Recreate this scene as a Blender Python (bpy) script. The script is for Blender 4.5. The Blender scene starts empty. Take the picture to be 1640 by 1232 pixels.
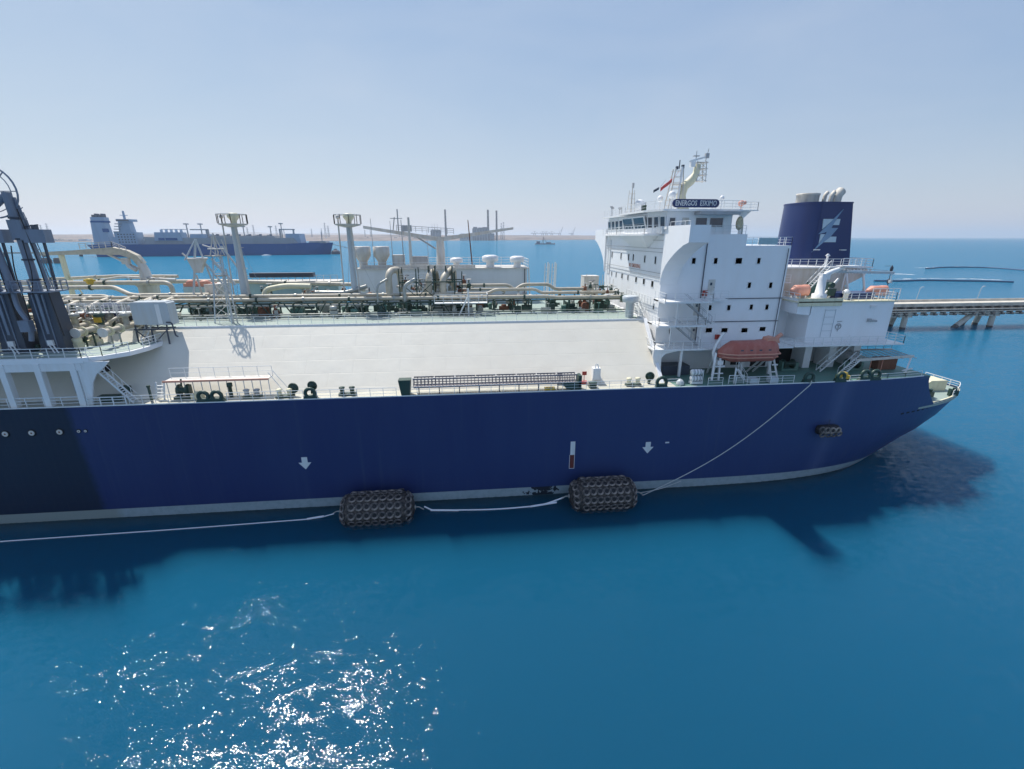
import bpy, math, random
from mathutils import Vector, Matrix
random.seed(7)
SC = bpy.context.scene
COL = SC.collection
R_ = math.radians

# ------------------------------------------------------------------ camera, sky, sun, exposure
FOC, CAM_H, YAW, PITCH = 726.0, 33.5, R_(5.7), math.atan(236/726.0)
cam_d = bpy.data.cameras.new('camera'); cam = bpy.data.objects.new('camera', cam_d); COL.objects.link(cam)
cam_d.sensor_width = 36.0; cam_d.lens = FOC/1640*36.0; cam_d.clip_start = 0.5; cam_d.clip_end = 200000
cam.location = (0, 0, CAM_H); cam.rotation_euler = (math.pi/2-PITCH, 0, -YAW)
SC.camera = cam
SUN_EL, SUN_AZ = R_(60), R_(36)          # azimuth measured from +Y towards -X
sun_dir = Vector((-math.sin(SUN_AZ)*math.cos(SUN_EL), math.cos(SUN_AZ)*math.cos(SUN_EL), math.sin(SUN_EL)))
W = bpy.data.worlds.new('World'); SC.world = W; W.use_nodes = True
wn = W.node_tree.nodes; bg = wn['Background']
sky = wn.new('ShaderNodeTexSky'); sky.sky_type = 'NISHITA'; sky.sun_disc = False
sky.sun_elevation = SUN_EL; sky.sun_rotation = -SUN_AZ
sky.air_density = 1.15; sky.dust_density = 0.35; sky.ozone_density = 3.0; sky.altitude = 0
# the camera's soft response to the sky: one response curve per channel over the whole sky
sp_ = wn.new('ShaderNodeSeparateColor'); cb_ = wn.new('ShaderNodeCombineColor'); WL = W.node_tree.links
WL.new(sky.outputs[0], sp_.inputs[0])
for i_, (k_, g_) in enumerate(((0.595, 0.62), (0.585, 0.52), (0.635, 0.30))):
    a_ = wn.new('ShaderNodeMath'); a_.operation = 'MULTIPLY'; a_.inputs[1].default_value = 0.135; WL.new(sp_.outputs[i_], a_.inputs[0])
    p_ = wn.new('ShaderNodeMath'); p_.operation = 'POWER'; p_.inputs[1].default_value = g_; WL.new(a_.outputs[0], p_.inputs[0])
    m_ = wn.new('ShaderNodeMath'); m_.operation = 'MULTIPLY'; m_.inputs[1].default_value = k_/0.15; WL.new(p_.outputs[0], m_.inputs[0])
    WL.new(m_.outputs[0], cb_.inputs[i_])
# faint high haze, everywhere over the sky
tcw = wn.new('ShaderNodeTexCoord'); mpw = wn.new('ShaderNodeMapping'); mpw.inputs['Scale'].default_value = (1.0, 1.0, 3.2); WL.new(tcw.outputs['Generated'], mpw.inputs[0])
now = wn.new('ShaderNodeTexNoise'); now.inputs['Scale'].default_value = 1.7; now.inputs['Detail'].default_value = 6; now.inputs['Roughness'].default_value = 0.55; now.inputs['Distortion'].default_value = 0.5; WL.new(mpw.outputs[0], now.inputs[0])
mrw = wn.new('ShaderNodeMapRange'); mrw.inputs['From Min'].default_value = 0.42; mrw.inputs['From Max'].default_value = 0.75; mrw.inputs['To Max'].default_value = 0.30; WL.new(now.outputs[0], mrw.inputs['Value'])
mxw = wn.new('ShaderNodeMix'); mxw.data_type = 'RGBA'; mxw.inputs['B'].default_value = (3.5, 3.9, 4.5, 1); WL.new(mrw.outputs[0], mxw.inputs['Factor']); WL.new(cb_.outputs[0], mxw.inputs['A'])
WL.new(mxw.outputs['Result'], bg.inputs[0]); bg.inputs[1].default_value = 0.15
sl = bpy.data.lights.new('sun', 'SUN'); sl.energy = 4.6; sl.angle = R_(0.53); sl.color = (1.0, 0.955, 0.89)
so = bpy.data.objects.new('sun', sl); COL.objects.link(so)
so.rotation_euler = sun_dir.to_track_quat('Z', 'Y').to_euler()
SC.view_settings.view_transform = 'Standard'; SC.view_settings.look = 'None'
SC.view_settings.exposure = 0.22; SC.view_settings.gamma = 1.0; SC.view_settings.use_curve_mapping = False
SC.cycles.volume_bounces = 1; SC.cycles.max_bounces = 8; SC.cycles.use_denoising = True

Fw = (math.sin(YAW)*math.cos(PITCH), math.cos(YAW)*math.cos(PITCH), -math.sin(PITCH))
Rt = (math.cos(YAW), -math.sin(YAW), 0.0)
Up = (math.sin(YAW)*math.sin(PITCH), math.cos(YAW)*math.sin(PITCH), math.cos(PITCH))
def spot(u, v, X=None, Y=None, Z=None):
    """measured place: where the sight line of a surveyed point meets a real plane"""
    a = (u-820)/FOC; b = -(v-616)/FOC
    d = [Fw[i]+a*Rt[i]+b*Up[i] for i in range(3)]
    t = X/d[0] if X is not None else Y/d[1] if Y is not None else (Z-CAM_H)/d[2]
    return Vector((t*d[0], t*d[1], CAM_H+t*d[2]))

# ------------------------------------------------------------------ materials
def newmat(name):
    m = bpy.data.materials.new(name); m.use_nodes = True
    n = m.node_tree.nodes; b = n['Principled BSDF']
    return m, n, m.node_tree.links, b
def paint(name, col, rough=0.45, metal=0.0, dirt=0.12, dcol=None, scale=0.6, bump=0.01, streak=True, spec=0.5, fine=6.0):
    m, n, L, b = newmat(name)
    tc = n.new('ShaderNodeTexCoord'); mp = n.new('ShaderNodeMapping')
    mp.inputs['Scale'].default_value = (scale, scale, scale*(0.18 if streak else 1))
    L.new(tc.outputs['Object'], mp.inputs[0])
    no = n.new('ShaderNodeTexNoise'); no.inputs['Scale'].default_value = 1.6; no.inputs['Detail'].default_value = 7; no.inputs['Roughness'].default_value = 0.62
    L.new(mp.outputs[0], no.inputs[0])
    cr = n.new('ShaderNodeValToRGB'); cr.color_ramp.elements[0].position = 0.42; cr.color_ramp.elements[1].position = 0.72
    L.new(no.outputs[0], cr.inputs[0])
    mu = n.new('ShaderNodeMath'); mu.operation = 'MULTIPLY'; mu.inputs[1].default_value = dirt; L.new(cr.outputs[0], mu.inputs[0])
    mx = n.new('ShaderNodeMix'); mx.data_type = 'RGBA'
    mx.inputs['A'].default_value = (*col, 1); mx.inputs['B'].default_value = (*(dcol or (col[0]*0.45, col[1]*0.4, col[2]*0.34)), 1)
    L.new(mu.outputs[0], mx.inputs['Factor']); L.new(mx.outputs['Result'], b.inputs['Base Color'])
    b.inputs['Roughness'].default_value = rough; b.inputs['Metallic'].default_value = metal
    b.inputs['Specular IOR Level'].default_value = spec
    if bump:
        n2 = n.new('ShaderNodeTexNoise'); n2.inputs['Scale'].default_value = fine; n2.inputs['Detail'].default_value = 4
        L.new(tc.outputs['Object'], n2.inputs[0])
        bp = n.new('ShaderNodeBump'); bp.inputs['Strength'].default_value = 0.35; bp.inputs['Distance'].default_value = bump
        L.new(n2.outputs[0], bp.inputs['Height']); L.new(bp.outputs[0], b.inputs['Normal'])
    return m
def plated(m, w, h, depth=0.012, plane='XZ'):
    """adds the shallow buckling and weld seams of ship's plating"""
    n = m.node_tree.nodes; L = m.node_tree.links; b = n['Principled BSDF']
    ge = n.new('ShaderNodeTexCoord'); sp = n.new('ShaderNodeSeparateXYZ'); cb = n.new('ShaderNodeCombineXYZ')
    L.new(ge.outputs['Object'], sp.inputs[0])
    L.new(sp.outputs[0], cb.inputs[0]); L.new(sp.outputs[2], cb.inputs[1])
    br = n.new('ShaderNodeTexBrick'); br.inputs['Scale'].default_value = 1.0; br.offset = 0.5
    br.inputs['Brick Width'].default_value = w; br.inputs['Row Height'].default_value = h
    br.inputs['Mortar Size'].default_value = 0.03; br.inputs['Mortar Smooth'].default_value = 1.0
    br.inputs['Color1'].default_value = (1, 1, 1, 1); br.inputs['Color2'].default_value = (1, 1, 1, 1); br.inputs['Mortar'].default_value = (0, 0, 0, 1)
    L.new(cb.outputs[0], br.inputs[0])
    no = n.new('ShaderNodeTexNoise'); no.inputs['Scale'].default_value = 0.45; no.inputs['Detail'].default_value = 2
    L.new(ge.outputs['Object'], no.inputs[0])
    ad = n.new('ShaderNodeMath'); ad.operation = 'MULTIPLY_ADD'; ad.inputs[1].default_value = 3.0
    L.new(no.outputs[0], ad.inputs[0]); L.new(br.outputs[0], ad.inputs[2])
    bp = n.new('ShaderNodeBump'); bp.inputs['Strength'].default_value = 0.5; bp.inputs['Distance'].default_value = depth
    L.new(ad.outputs[0], bp.inputs['Height']); L.new(bp.outputs[0], b.inputs['Normal'])
    return m

M = {}
M['white'] = plated(paint('white_ship_paint', (0.84, 0.85, 0.86), 0.38, dirt=0.10, dcol=(0.55, 0.45, 0.32), scale=0.5), 2.4, 2.8, 0.006)
M['white2'] = paint('white_gloss_paint', (0.79, 0.80, 0.80), 0.35, dirt=0.18, dcol=(0.5, 0.38, 0.24), scale=1.2)
M['cream'] = plated(paint('pale_trunk_paint', (0.745, 0.705, 0.605), 0.55, dirt=0.17, dcol=(0.56, 0.50, 0.40), scale=0.22), 6.0, 1.4, 0.03)
M['deck'] = paint('pale_green_deck_paint', (0.27, 0.345, 0.31), 0.65, dirt=0.5, dcol=(0.36, 0.38, 0.33), scale=0.35, streak=False)
M['walkway'] = paint('pale_cream_walkway_paint', (0.50, 0.48, 0.40), 0.65, dirt=0.5, dcol=(0.3, 0.32, 0.28), scale=0.5, streak=False)
M['deckgreen'] = paint('green_deck_paint', (0.10, 0.22, 0.18), 0.6, dirt=0.5, dcol=(0.2, 0.22, 0.18), scale=0.6, streak=False)
M['green'] = paint('dark_green_fitting_paint', (0.018, 0.055, 0.042), 0.45, dirt=0.4, dcol=(0.05, 0.06, 0.05), scale=1.5)
M['pipe'] = paint('beige_lagging', (0.54, 0.485, 0.385), 0.5, dirt=0.6, dcol=(0.30, 0.28, 0.22), scale=1.0, streak=False)
M['steelpipe'] = paint('grey_steel_pipe', (0.42, 0.43, 0.40), 0.42, metal=0.3, dirt=0.4, scale=1.0, streak=False)
M['yellowwhite'] = paint('cream_machinery_paint', (0.72, 0.68, 0.48), 0.5, dirt=0.3, scale=1.0)
M['grey'] = paint('grey_paint', (0.40, 0.41, 0.42), 0.5, dirt=0.3, scale=1.0)
M['palegrey'] = paint('weathered_pale_grey_paint', (0.62, 0.60, 0.56), 0.5, dirt=0.5, dcol=(0.42, 0.33, 0.22), scale=1.0)
M['mast'] = paint('pale_blue_grey_mast_paint', (0.50, 0.55, 0.58), 0.45, dirt=0.3, dcol=(0.4, 0.34, 0.26), scale=0.7)
M['house'] = plated(paint('pale_deckhouse_paint', (0.70, 0.73, 0.76), 0.45, dirt=0.15, scale=0.4), 2.4, 3.0, 0.006)
M['teal'] = paint('pale_teal_cabin_paint', (0.36, 0.52, 0.56), 0.5, dirt=0.2, scale=0.8)
M['armblue'] = paint('blue_grey_loading_arm_paint', (0.20, 0.235, 0.30), 0.42, dirt=0.35, dcol=(0.07, 0.07, 0.08), scale=0.8)
M['armdark'] = paint('dark_slate_paint', (0.045, 0.058, 0.085), 0.45, dirt=0.4, dcol=(0.10, 0.09, 0.09), scale=0.8)
M['navy'] = plated(paint('navy_funnel_paint', (0.012, 0.028, 0.115), 0.30, dirt=0.15, dcol=(0.03, 0.05, 0.12), scale=0.3), 3.0, 2.0, 0.004)
M['emblem'] = paint('silver_blue_emblem_paint', (0.42, 0.54, 0.62), 0.35, dirt=0.1, bump=0)
M['emblem2'] = paint('blue_emblem_shade_paint', (0.17, 0.28, 0.42), 0.35, dirt=0.1, bump=0)
M['red'] = paint('red_paint', (0.42, 0.045, 0.03), 0.5, dirt=0.2, bump=0)
M['markred'] = paint('dull_red_mark_paint', (0.13, 0.022, 0.018), 0.5, dirt=0.2, bump=0)
M['markwhite'] = paint('white_mark_paint', (0.70, 0.72, 0.72), 0.5, dirt=0.25, bump=0)
M['orange'] = paint('orange_lifeboat_paint', (0.40, 0.105, 0.075), 0.5, dirt=0.5, dcol=(0.52, 0.24, 0.19), scale=0.8)
M['orangefade'] = paint('faded_orange_paint', (0.62, 0.27, 0.19), 0.5, dirt=0.4, dcol=(0.66, 0.42, 0.32), scale=1.2)
M['rust'] = paint('rusty_steel', (0.20, 0.085, 0.05), 0.8, dirt=0.5, scale=1.5)
M['yellow'] = paint('yellow_paint', (0.62, 0.42, 0.05), 0.5, dirt=0.2)
M['glass'] = paint('dark_window_glass', (0.06, 0.075, 0.10), 0.06, dirt=0.0, bump=0, spec=0.8)
M['glassgrey'] = paint('curtained_window_glass', (0.16, 0.18, 0.17), 0.10, dirt=0.2, bump=0, spec=0.7)
M['glassdark'] = M['glass']
M['black'] = paint('black_rubber', (0.014, 0.014, 0.018), 0.62, dirt=0.5, dcol=(0.04, 0.036, 0.034), scale=1.5, streak=False, bump=0.02)
M['tyre'] = paint('dusty_sunlit_tyre_rubber', (0.055, 0.05, 0.05), 0.55, dirt=1.0, dcol=(0.46, 0.39, 0.34), scale=0.55, streak=False, bump=0.01)  # pale patches put sunlit highlights into the colour, along with dust
M['dustrubber'] = paint('dusty_rubber_skin', (0.022, 0.02, 0.02), 0.7, dirt=0.55, dcol=(0.25, 0.20, 0.165), scale=2, streak=False)
M['hole'] = paint('dark_opening', (0.01, 0.012, 0.016), 0.8, dirt=0, bump=0)
M['rope'] = paint('pale_mooring_rope', (0.50, 0.52, 0.50), 0.8, dirt=0.3, scale=2)
M['ropewhite'] = paint('white_rope_sleeve', (0.78, 0.80, 0.82), 0.7, dirt=0.1, scale=2)
M['wood'] = paint('dull_grating', (0.22, 0.20, 0.22), 0.7, dirt=0.3, scale=2)
M['concrete'] = paint('pale_concrete', (0.62, 0.58, 0.50), 0.85, dirt=0.5, dcol=(0.25, 0.22, 0.19), scale=0.25)
M['darkconcrete'] = paint('stained_concrete', (0.16, 0.15, 0.14), 0.85, dirt=0.5, scale=0.4)
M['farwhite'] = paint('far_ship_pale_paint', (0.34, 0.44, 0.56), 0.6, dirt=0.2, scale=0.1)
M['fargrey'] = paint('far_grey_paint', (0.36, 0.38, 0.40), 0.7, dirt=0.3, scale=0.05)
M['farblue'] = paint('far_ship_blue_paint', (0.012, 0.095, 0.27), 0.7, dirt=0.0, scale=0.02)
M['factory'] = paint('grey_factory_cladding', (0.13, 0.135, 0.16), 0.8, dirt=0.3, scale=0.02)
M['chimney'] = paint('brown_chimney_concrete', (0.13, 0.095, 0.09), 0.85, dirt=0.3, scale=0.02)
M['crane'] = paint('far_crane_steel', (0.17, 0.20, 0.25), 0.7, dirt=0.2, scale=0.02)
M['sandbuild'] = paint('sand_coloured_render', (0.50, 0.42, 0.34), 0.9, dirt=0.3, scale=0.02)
M['boom'] = paint('dark_boom_fabric', (0.03, 0.085, 0.17), 0.6, dirt=0.2, scale=0.1)
M['foam'] = paint('white_foam', (0.62, 0.70, 0.75), 0.8, dirt=0.4, scale=0.2)
M['flagred'] = paint('red_flag_cloth', (0.55, 0.10, 0.09), 0.8, dirt=0.1, bump=0)
M['flagdark'] = paint('dark_flag_cloth', (0.05, 0.07, 0.10), 0.8, dirt=0.1, bump=0)
M['rail'] = paint('white_rail_paint', (0.74, 0.76, 0.76), 0.45, dirt=0.2, scale=2, bump=0)
M['soot'] = paint('sooty_cowl', (0.62, 0.58, 0.50), 0.6, dirt=0.7, dcol=(0.30, 0.27, 0.24), scale=0.9)

def hull_material():
    m, n, L, b = newmat('blue_hull_paint')
    ge = n.new('ShaderNodeNewGeometry'); sp = n.new('ShaderNodeSeparateXYZ'); L.new(ge.outputs['Position'], sp.inputs[0])
    def math_(op, a, b2, clamp=False):
        q = n.new('ShaderNodeMath'); q.operation = op; q.use_clamp = clamp
        for i, x in enumerate((a, b2)):
            if isinstance(x, (int, float)): q.inputs[i].default_value = x
            else: L.new(x, q.inputs[i])
        return q.outputs[0]
    def mix(f, a, b2):
        q = n.new('ShaderNodeMix'); q.data_type = 'RGBA'; L.new(f, q.inputs['Factor'])
        for k, x in (('A', a), ('B', b2)):
            if isinstance(x, tuple): q.inputs[k].default_value = (*x, 1)
            else: L.new(x, q.inputs[k])
        return q.outputs['Result']
    def noise(sc, det, vec, rough=0.6):
        q = n.new('ShaderNodeTexNoise'); q.inputs['Scale'].default_value = sc; q.inputs['Detail'].default_value = det; q.inputs['Roughness'].default_value = rough
        L.new(vec, q.inputs[0]); return q.outputs[0]
    mp = n.new('ShaderNodeMapping'); mp.inputs['Scale'].default_value = (1, 1, 0.12); L.new(ge.outputs['Position'], mp.inputs[0])
    streak = noise(0.35, 6, mp.outputs[0]); blot = noise(0.08, 5, ge.outputs['Position']); fine = noise(1.4, 6, ge.outputs['Position'])
    blue = mix(math_('MULTIPLY', math_('SUBTRACT', streak, 0.35), 1.6, True), (0.015, 0.030, 0.120), (0.024, 0.044, 0.135))
    # lighter, greyer blue towards the stern
    aft_tint = math_('MULTIPLY', math_('ADD', sp.outputs[0], math_('MULTIPLY', blot, 24.0)), 0.0085, True)
    blue = mix(aft_tint, blue, (0.036, 0.070, 0.185))
    # chalky run-down patches aft, below the hanging fender
    px_ = math_('SUBTRACT', sp.outputs[0], math_('MULTIPLY', sp.outputs[2], 0.10))
    pm = math_('SUBTRACT', 1.0, math_('ABSOLUTE', math_('DIVIDE', math_('SUBTRACT', px_, 49.6), 2.1), 0), True)
    pm = math_('MULTIPLY', math_('MULTIPLY', pm, 1.4), math_('ADD', 0.2, math_('MULTIPLY', streak, 1.0)), True)
    blue = mix(math_('MULTIPLY', pm, 0.5), blue, (0.085, 0.12, 0.24))
    # pale rub marks and rusty weeps from the deck edge
    mp3 = n.new('ShaderNodeMapping'); mp3.inputs['Scale'].default_value = (1, 1, 0.035); L.new(ge.outputs['Position'], mp3.inputs[0])
    weep = math_('MULTIPLY', math_('SUBTRACT', noise(0.9, 4, mp3.outputs[0], 0.7), 0.58), 6.0, True)
    blue = mix(math_('MULTIPLY', weep, 0.35), blue, (0.05, 0.075, 0.15))
    mp4 = n.new('ShaderNodeMapping'); mp4.inputs['Scale'].default_value = (0.10, 1, 1.6); L.new(ge.outputs['Position'], mp4.inputs[0])
    rub = math_('MULTIPLY', math_('SUBTRACT', noise(0.8, 6, mp4.outputs[0], 0.75), 0.66), 9.0, True)
    blue = mix(math_('MULTIPLY', rub, 0.4), blue, (0.07, 0.09, 0.15))
    # darker hull colour below the manifold
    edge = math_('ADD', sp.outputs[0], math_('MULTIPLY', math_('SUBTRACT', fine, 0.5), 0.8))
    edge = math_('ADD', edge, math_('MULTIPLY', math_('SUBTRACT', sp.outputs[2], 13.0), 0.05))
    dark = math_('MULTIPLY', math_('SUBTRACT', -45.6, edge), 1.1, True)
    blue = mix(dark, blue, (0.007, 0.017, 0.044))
    # pale boot-topping above the waterline, stained
    gb = mix(math_('MULTIPLY', math_('SUBTRACT', fine, 0.42), 2.6, True), (0.30, 0.37, 0.40), (0.22, 0.29, 0.30))
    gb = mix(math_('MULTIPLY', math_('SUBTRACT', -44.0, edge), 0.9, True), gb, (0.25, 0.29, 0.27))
    band = math_('LESS_THAN', sp.outputs[2], 1.28)
    # scuffed patch where fenders have rubbed the stripe
    scx = math_('SUBTRACT', 1.0, math_('ABSOLUTE', math_('DIVIDE', math_('SUBTRACT', sp.outputs[0], 9.6), 3.6), 0), True)
    scf = math_('GREATER_THAN', math_('ADD', math_('MULTIPLY', scx, 0.35), noise(1.1, 5, ge.outputs['Position'])), 0.72)
    gb = mix(scf, gb, (0.015, 0.02, 0.03))
    slime = math_('LESS_THAN', sp.outputs[2], math_('ADD', -0.02, math_('MULTIPLY', fine, 0.16)))
    gb = mix(slime, gb, (0.03, 0.07, 0.08))
    col = mix(band, blue, gb)
    L.new(col, b.inputs['Base Color'])
    b.inputs['Roughness'].default_value = 0.42; b.inputs['Specular IOR Level'].default_value = 0.35
    # plating relief
    cb = n.new('ShaderNodeCombineXYZ'); L.new(sp.outputs[0], cb.inputs[0]); L.new(sp.outputs[2], cb.inputs[1])
    br = n.new('ShaderNodeTexBrick'); br.inputs['Scale'].default_value = 1.0; br.inputs['Brick Width'].default_value = 9.0; br.inputs['Row Height'].default_value = 2.6
    br.inputs['Mortar Size'].default_value = 0.03; br.inputs['Mortar Smooth'].default_value = 1
    br.inputs['Color1'].default_value = br.inputs['Color2'].default_value = (1, 1, 1, 1); br.inputs['Mortar'].default_value = (0, 0, 0, 1)
    L.new(cb.outputs[0], br.inputs[0])
    w = n.new('ShaderNodeTexWave'); w.bands_direction = 'X'; w.inputs['Scale'].default_value = 0.38; w.inputs['Distortion'].default_value = 0.6
    L.new(ge.outputs['Position'], w.inputs[0])
    s = math_('ADD', math_('MULTIPLY', w.outputs[1], 0.6), math_('ADD', br.outputs[0], math_('MULTIPLY', noise(0.5, 3, ge.outputs['Position']), 2.5)))
    bp = n.new('ShaderNodeBump'); bp.inputs['Strength'].default_value = 0.6; bp.inputs['Distance'].default_value = 0.012
    L.new(s, bp.inputs['Height']); L.new(bp.outputs[0], b.inputs['Normal'])
    return m
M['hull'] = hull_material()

def water_material():
    m, n, L, b = newmat('sea_water')
    ge = n.new('ShaderNodeNewGeometry')
    def noise(sc, det, scale=(1, 1, 1), rough=0.55, rot=0.0, dist=0.0):
        mp = n.new('ShaderNodeMapping'); mp.inputs['Scale'].default_value = scale; mp.inputs['Rotation'].default_value = (0, 0, rot)
        L.new(ge.outputs['Position'], mp.inputs[0])
        q = n.new('ShaderNodeTexNoise'); q.inputs['Scale'].default_value = sc; q.inputs['Detail'].default_value = det
        q.inputs['Roughness'].default_value = rough; q.inputs['Distortion'].default_value = dist
        L.new(mp.outputs[0], q.inputs[0]); return q.outputs[0]
    big = noise(0.018, 4, (1, 1.4, 1)); mid = noise(0.09, 3)
    a = n.new('ShaderNodeMath'); a.operation = 'MULTIPLY_ADD'; a.inputs[1].default_value = 0.3; L.new(mid, a.inputs[0]); L.new(big, a.inputs[2])
    cr = n.new('ShaderNodeValToRGB'); e = cr.color_ramp.elements
    e[0].position = 0.50; e[0].color = (0.002, 0.072, 0.160, 1); e[1].position = 0.82; e[1].color = (0.004, 0.095, 0.185, 1)
    L.new(a.outputs[0], cr.inputs[0])
    sx = n.new('ShaderNodeSeparateXYZ'); L.new(ge.outputs['Position'], sx.inputs[0])
    mr = n.new('ShaderNodeMapRange'); mr.inputs['From Min'].default_value = 55; mr.inputs['From Max'].default_value = 300; L.new(sx.outputs[1], mr.inputs['Value'])
    mx = n.new('ShaderNodeMix'); mx.data_type = 'RGBA'; mx.inputs['B'].default_value = (0.016, 0.105, 0.245, 1)      # clearer, deeper water beyond the berth
    L.new(mr.outputs[0], mx.inputs['Factor']); L.new(cr.outputs[0], mx.inputs['A']); L.new(mx.outputs['Result'], b.inputs['Base Color'])
    b.inputs['Roughness'].default_value = 0.05; b.inputs['IOR'].default_value = 1.333; b.inputs['Specular IOR Level'].default_value = 0.0; b.inputs['Subsurface Weight'].default_value = 1.0; b.inputs['Subsurface Radius'].default_value = (1.0, 3.6, 5.0); b.inputs['Subsurface Scale'].default_value = 1.0
    # wave slopes: sum of ripples at three scales, tilting the surface normal directly
    def slope(sc, amp, scale=(1, 1, 1), det=2, rot=0.0):
        mp = n.new('ShaderNodeMapping'); mp.inputs['Scale'].default_value = scale; mp.inputs['Rotation'].default_value = (0, 0, rot)
        L.new(ge.outputs['Position'], mp.inputs[0])
        q = n.new('ShaderNodeTexNoise'); q.inputs['Scale'].default_value = sc; q.inputs['Detail'].default_value = det; q.inputs['Roughness'].default_value = 0.6
        L.new(mp.outputs[0], q.inputs[0])
        v1 = n.new('ShaderNodeVectorMath'); v1.operation = 'SUBTRACT'; v1.inputs[1].default_value = (0.5, 0.5, 0.5); L.new(q.outputs['Color'], v1.inputs[0])
        v2 = n.new('ShaderNodeVectorMath'); v2.operation = 'MULTIPLY'; v2.inputs[1].default_value = (amp, amp, 0); L.new(v1.outputs[0], v2.inputs[0])
        return v2.outputs[0]
    def vadd(a_, b_):
        v = n.new('ShaderNodeVectorMath'); v.operation = 'ADD'; L.new(a_, v.inputs[0])
        if isinstance(b_, tuple): v.inputs[1].default_value = b_
        else: L.new(b_, v.inputs[1])
        return v.outputs[0]
    tot = vadd(vadd(slope(0.11, 0.20, (1, 2, 1), 3, 0.5), slope(0.9, 0.46, (1, 1.6, 1), 3, 0.35)), vadd(slope(8.5, 0.66, (1, 1.3, 1), 2, -0.3), (0, 0, 1)))
    # cat's-paws: ripples come in streaky patches
    wp = noise(0.035, 4, (1.0, 2.6, 1), 0.6, 0.6, 0.8)
    wm = n.new('ShaderNodeMapRange'); wm.inputs['From Min'].default_value = 0.36; wm.inputs['From Max'].default_value = 0.66; wm.inputs['To Min'].default_value = 0.70; wm.inputs['To Max'].default_value = 1.25; L.new(wp, wm.inputs['Value'])
    cbv = n.new('ShaderNodeCombineXYZ'); L.new(wm.outputs[0], cbv.inputs[0]); L.new(wm.outputs[0], cbv.inputs[1]); cbv.inputs[2].default_value = 1.0
    tm = n.new('ShaderNodeVectorMath'); tm.operation = 'MULTIPLY'; L.new(tot, tm.inputs[0]); L.new(cbv.outputs[0], tm.inputs[1]); tot = tm.outputs[0]
    nz_ = n.new('ShaderNodeVectorMath'); nz_.operation = 'NORMALIZE'; L.new(tot, nz_.inputs[0])
    gl = n.new('ShaderNodeBsdfGlossy'); gl.inputs['Roughness'].default_value = 0.05; L.new(nz_.outputs[0], gl.inputs['Normal'])
    fr = n.new('ShaderNodeFresnel'); fr.inputs['IOR'].default_value = 1.34; L.new(nz_.outputs[0], fr.inputs['Normal'])
    # a wind-roughened sea never reaches full grazing reflection: f / (1 + 1.7 f)
    d1 = n.new('ShaderNodeMath'); d1.operation = 'MULTIPLY_ADD'; d1.inputs[1].default_value = 1.7; d1.inputs[2].default_value = 1.0; L.new(fr.outputs[0], d1.inputs[0])
    d2 = n.new('ShaderNodeMath'); d2.operation = 'DIVIDE'; L.new(fr.outputs[0], d2.inputs[0]); L.new(d1.outputs[0], d2.inputs[1])
    ms = n.new('ShaderNodeMixShader'); L.new(d2.outputs[0], ms.inputs[0]); tr = n.new('ShaderNodeBsdfTransparent'); L.new(tr.outputs[0], ms.inputs[1])
    vo = n.new('ShaderNodeVolumePrincipled'); vo.inputs['Density'].default_value = 0.32; vo.inputs['Color'].default_value = (0.05, 0.465, 0.765, 1); vo.inputs['Anisotropy'].default_value = 0.2; L.new(vo.outputs[0], n['Material Output'].inputs['Volume']); L.new(gl.outputs[0], ms.inputs[2])
    L.new(ms.outputs[0], n['Material Output'].inputs['Surface'])
    return m
M['water'] = water_material()
def land_material():
    m, n, L, b = newmat('sandy_shore')
    ge = n.new('ShaderNodeNewGeometry'); mp = n.new('ShaderNodeMapping'); mp.inputs['Scale'].default_value = (1, 0.35, 1)
    L.new(ge.outputs['Position'], mp.inputs[0])
    no = n.new('ShaderNodeTexNoise'); no.inputs['Scale'].default_value = 0.004; no.inputs['Detail'].default_value = 9; no.inputs['Roughness'].default_value = 0.7
    L.new(mp.outputs[0], no.inputs[0])
    cr = n.new('ShaderNodeValToRGB'); e = cr.color_ramp.elements
    e[0].position = 0.40; e[0].color = (0.075, 0.05, 0.04, 1); e[1].position = 0.60; e[1].color = (0.24, 0.175, 0.135, 1)
    L.new(no.outputs[0], cr.inputs[0]); L.new(cr.outputs[0], b.inputs['Base Color']); b.inputs['Roughness'].default_value = 0.95
    return m
M['land'] = land_material()

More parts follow.
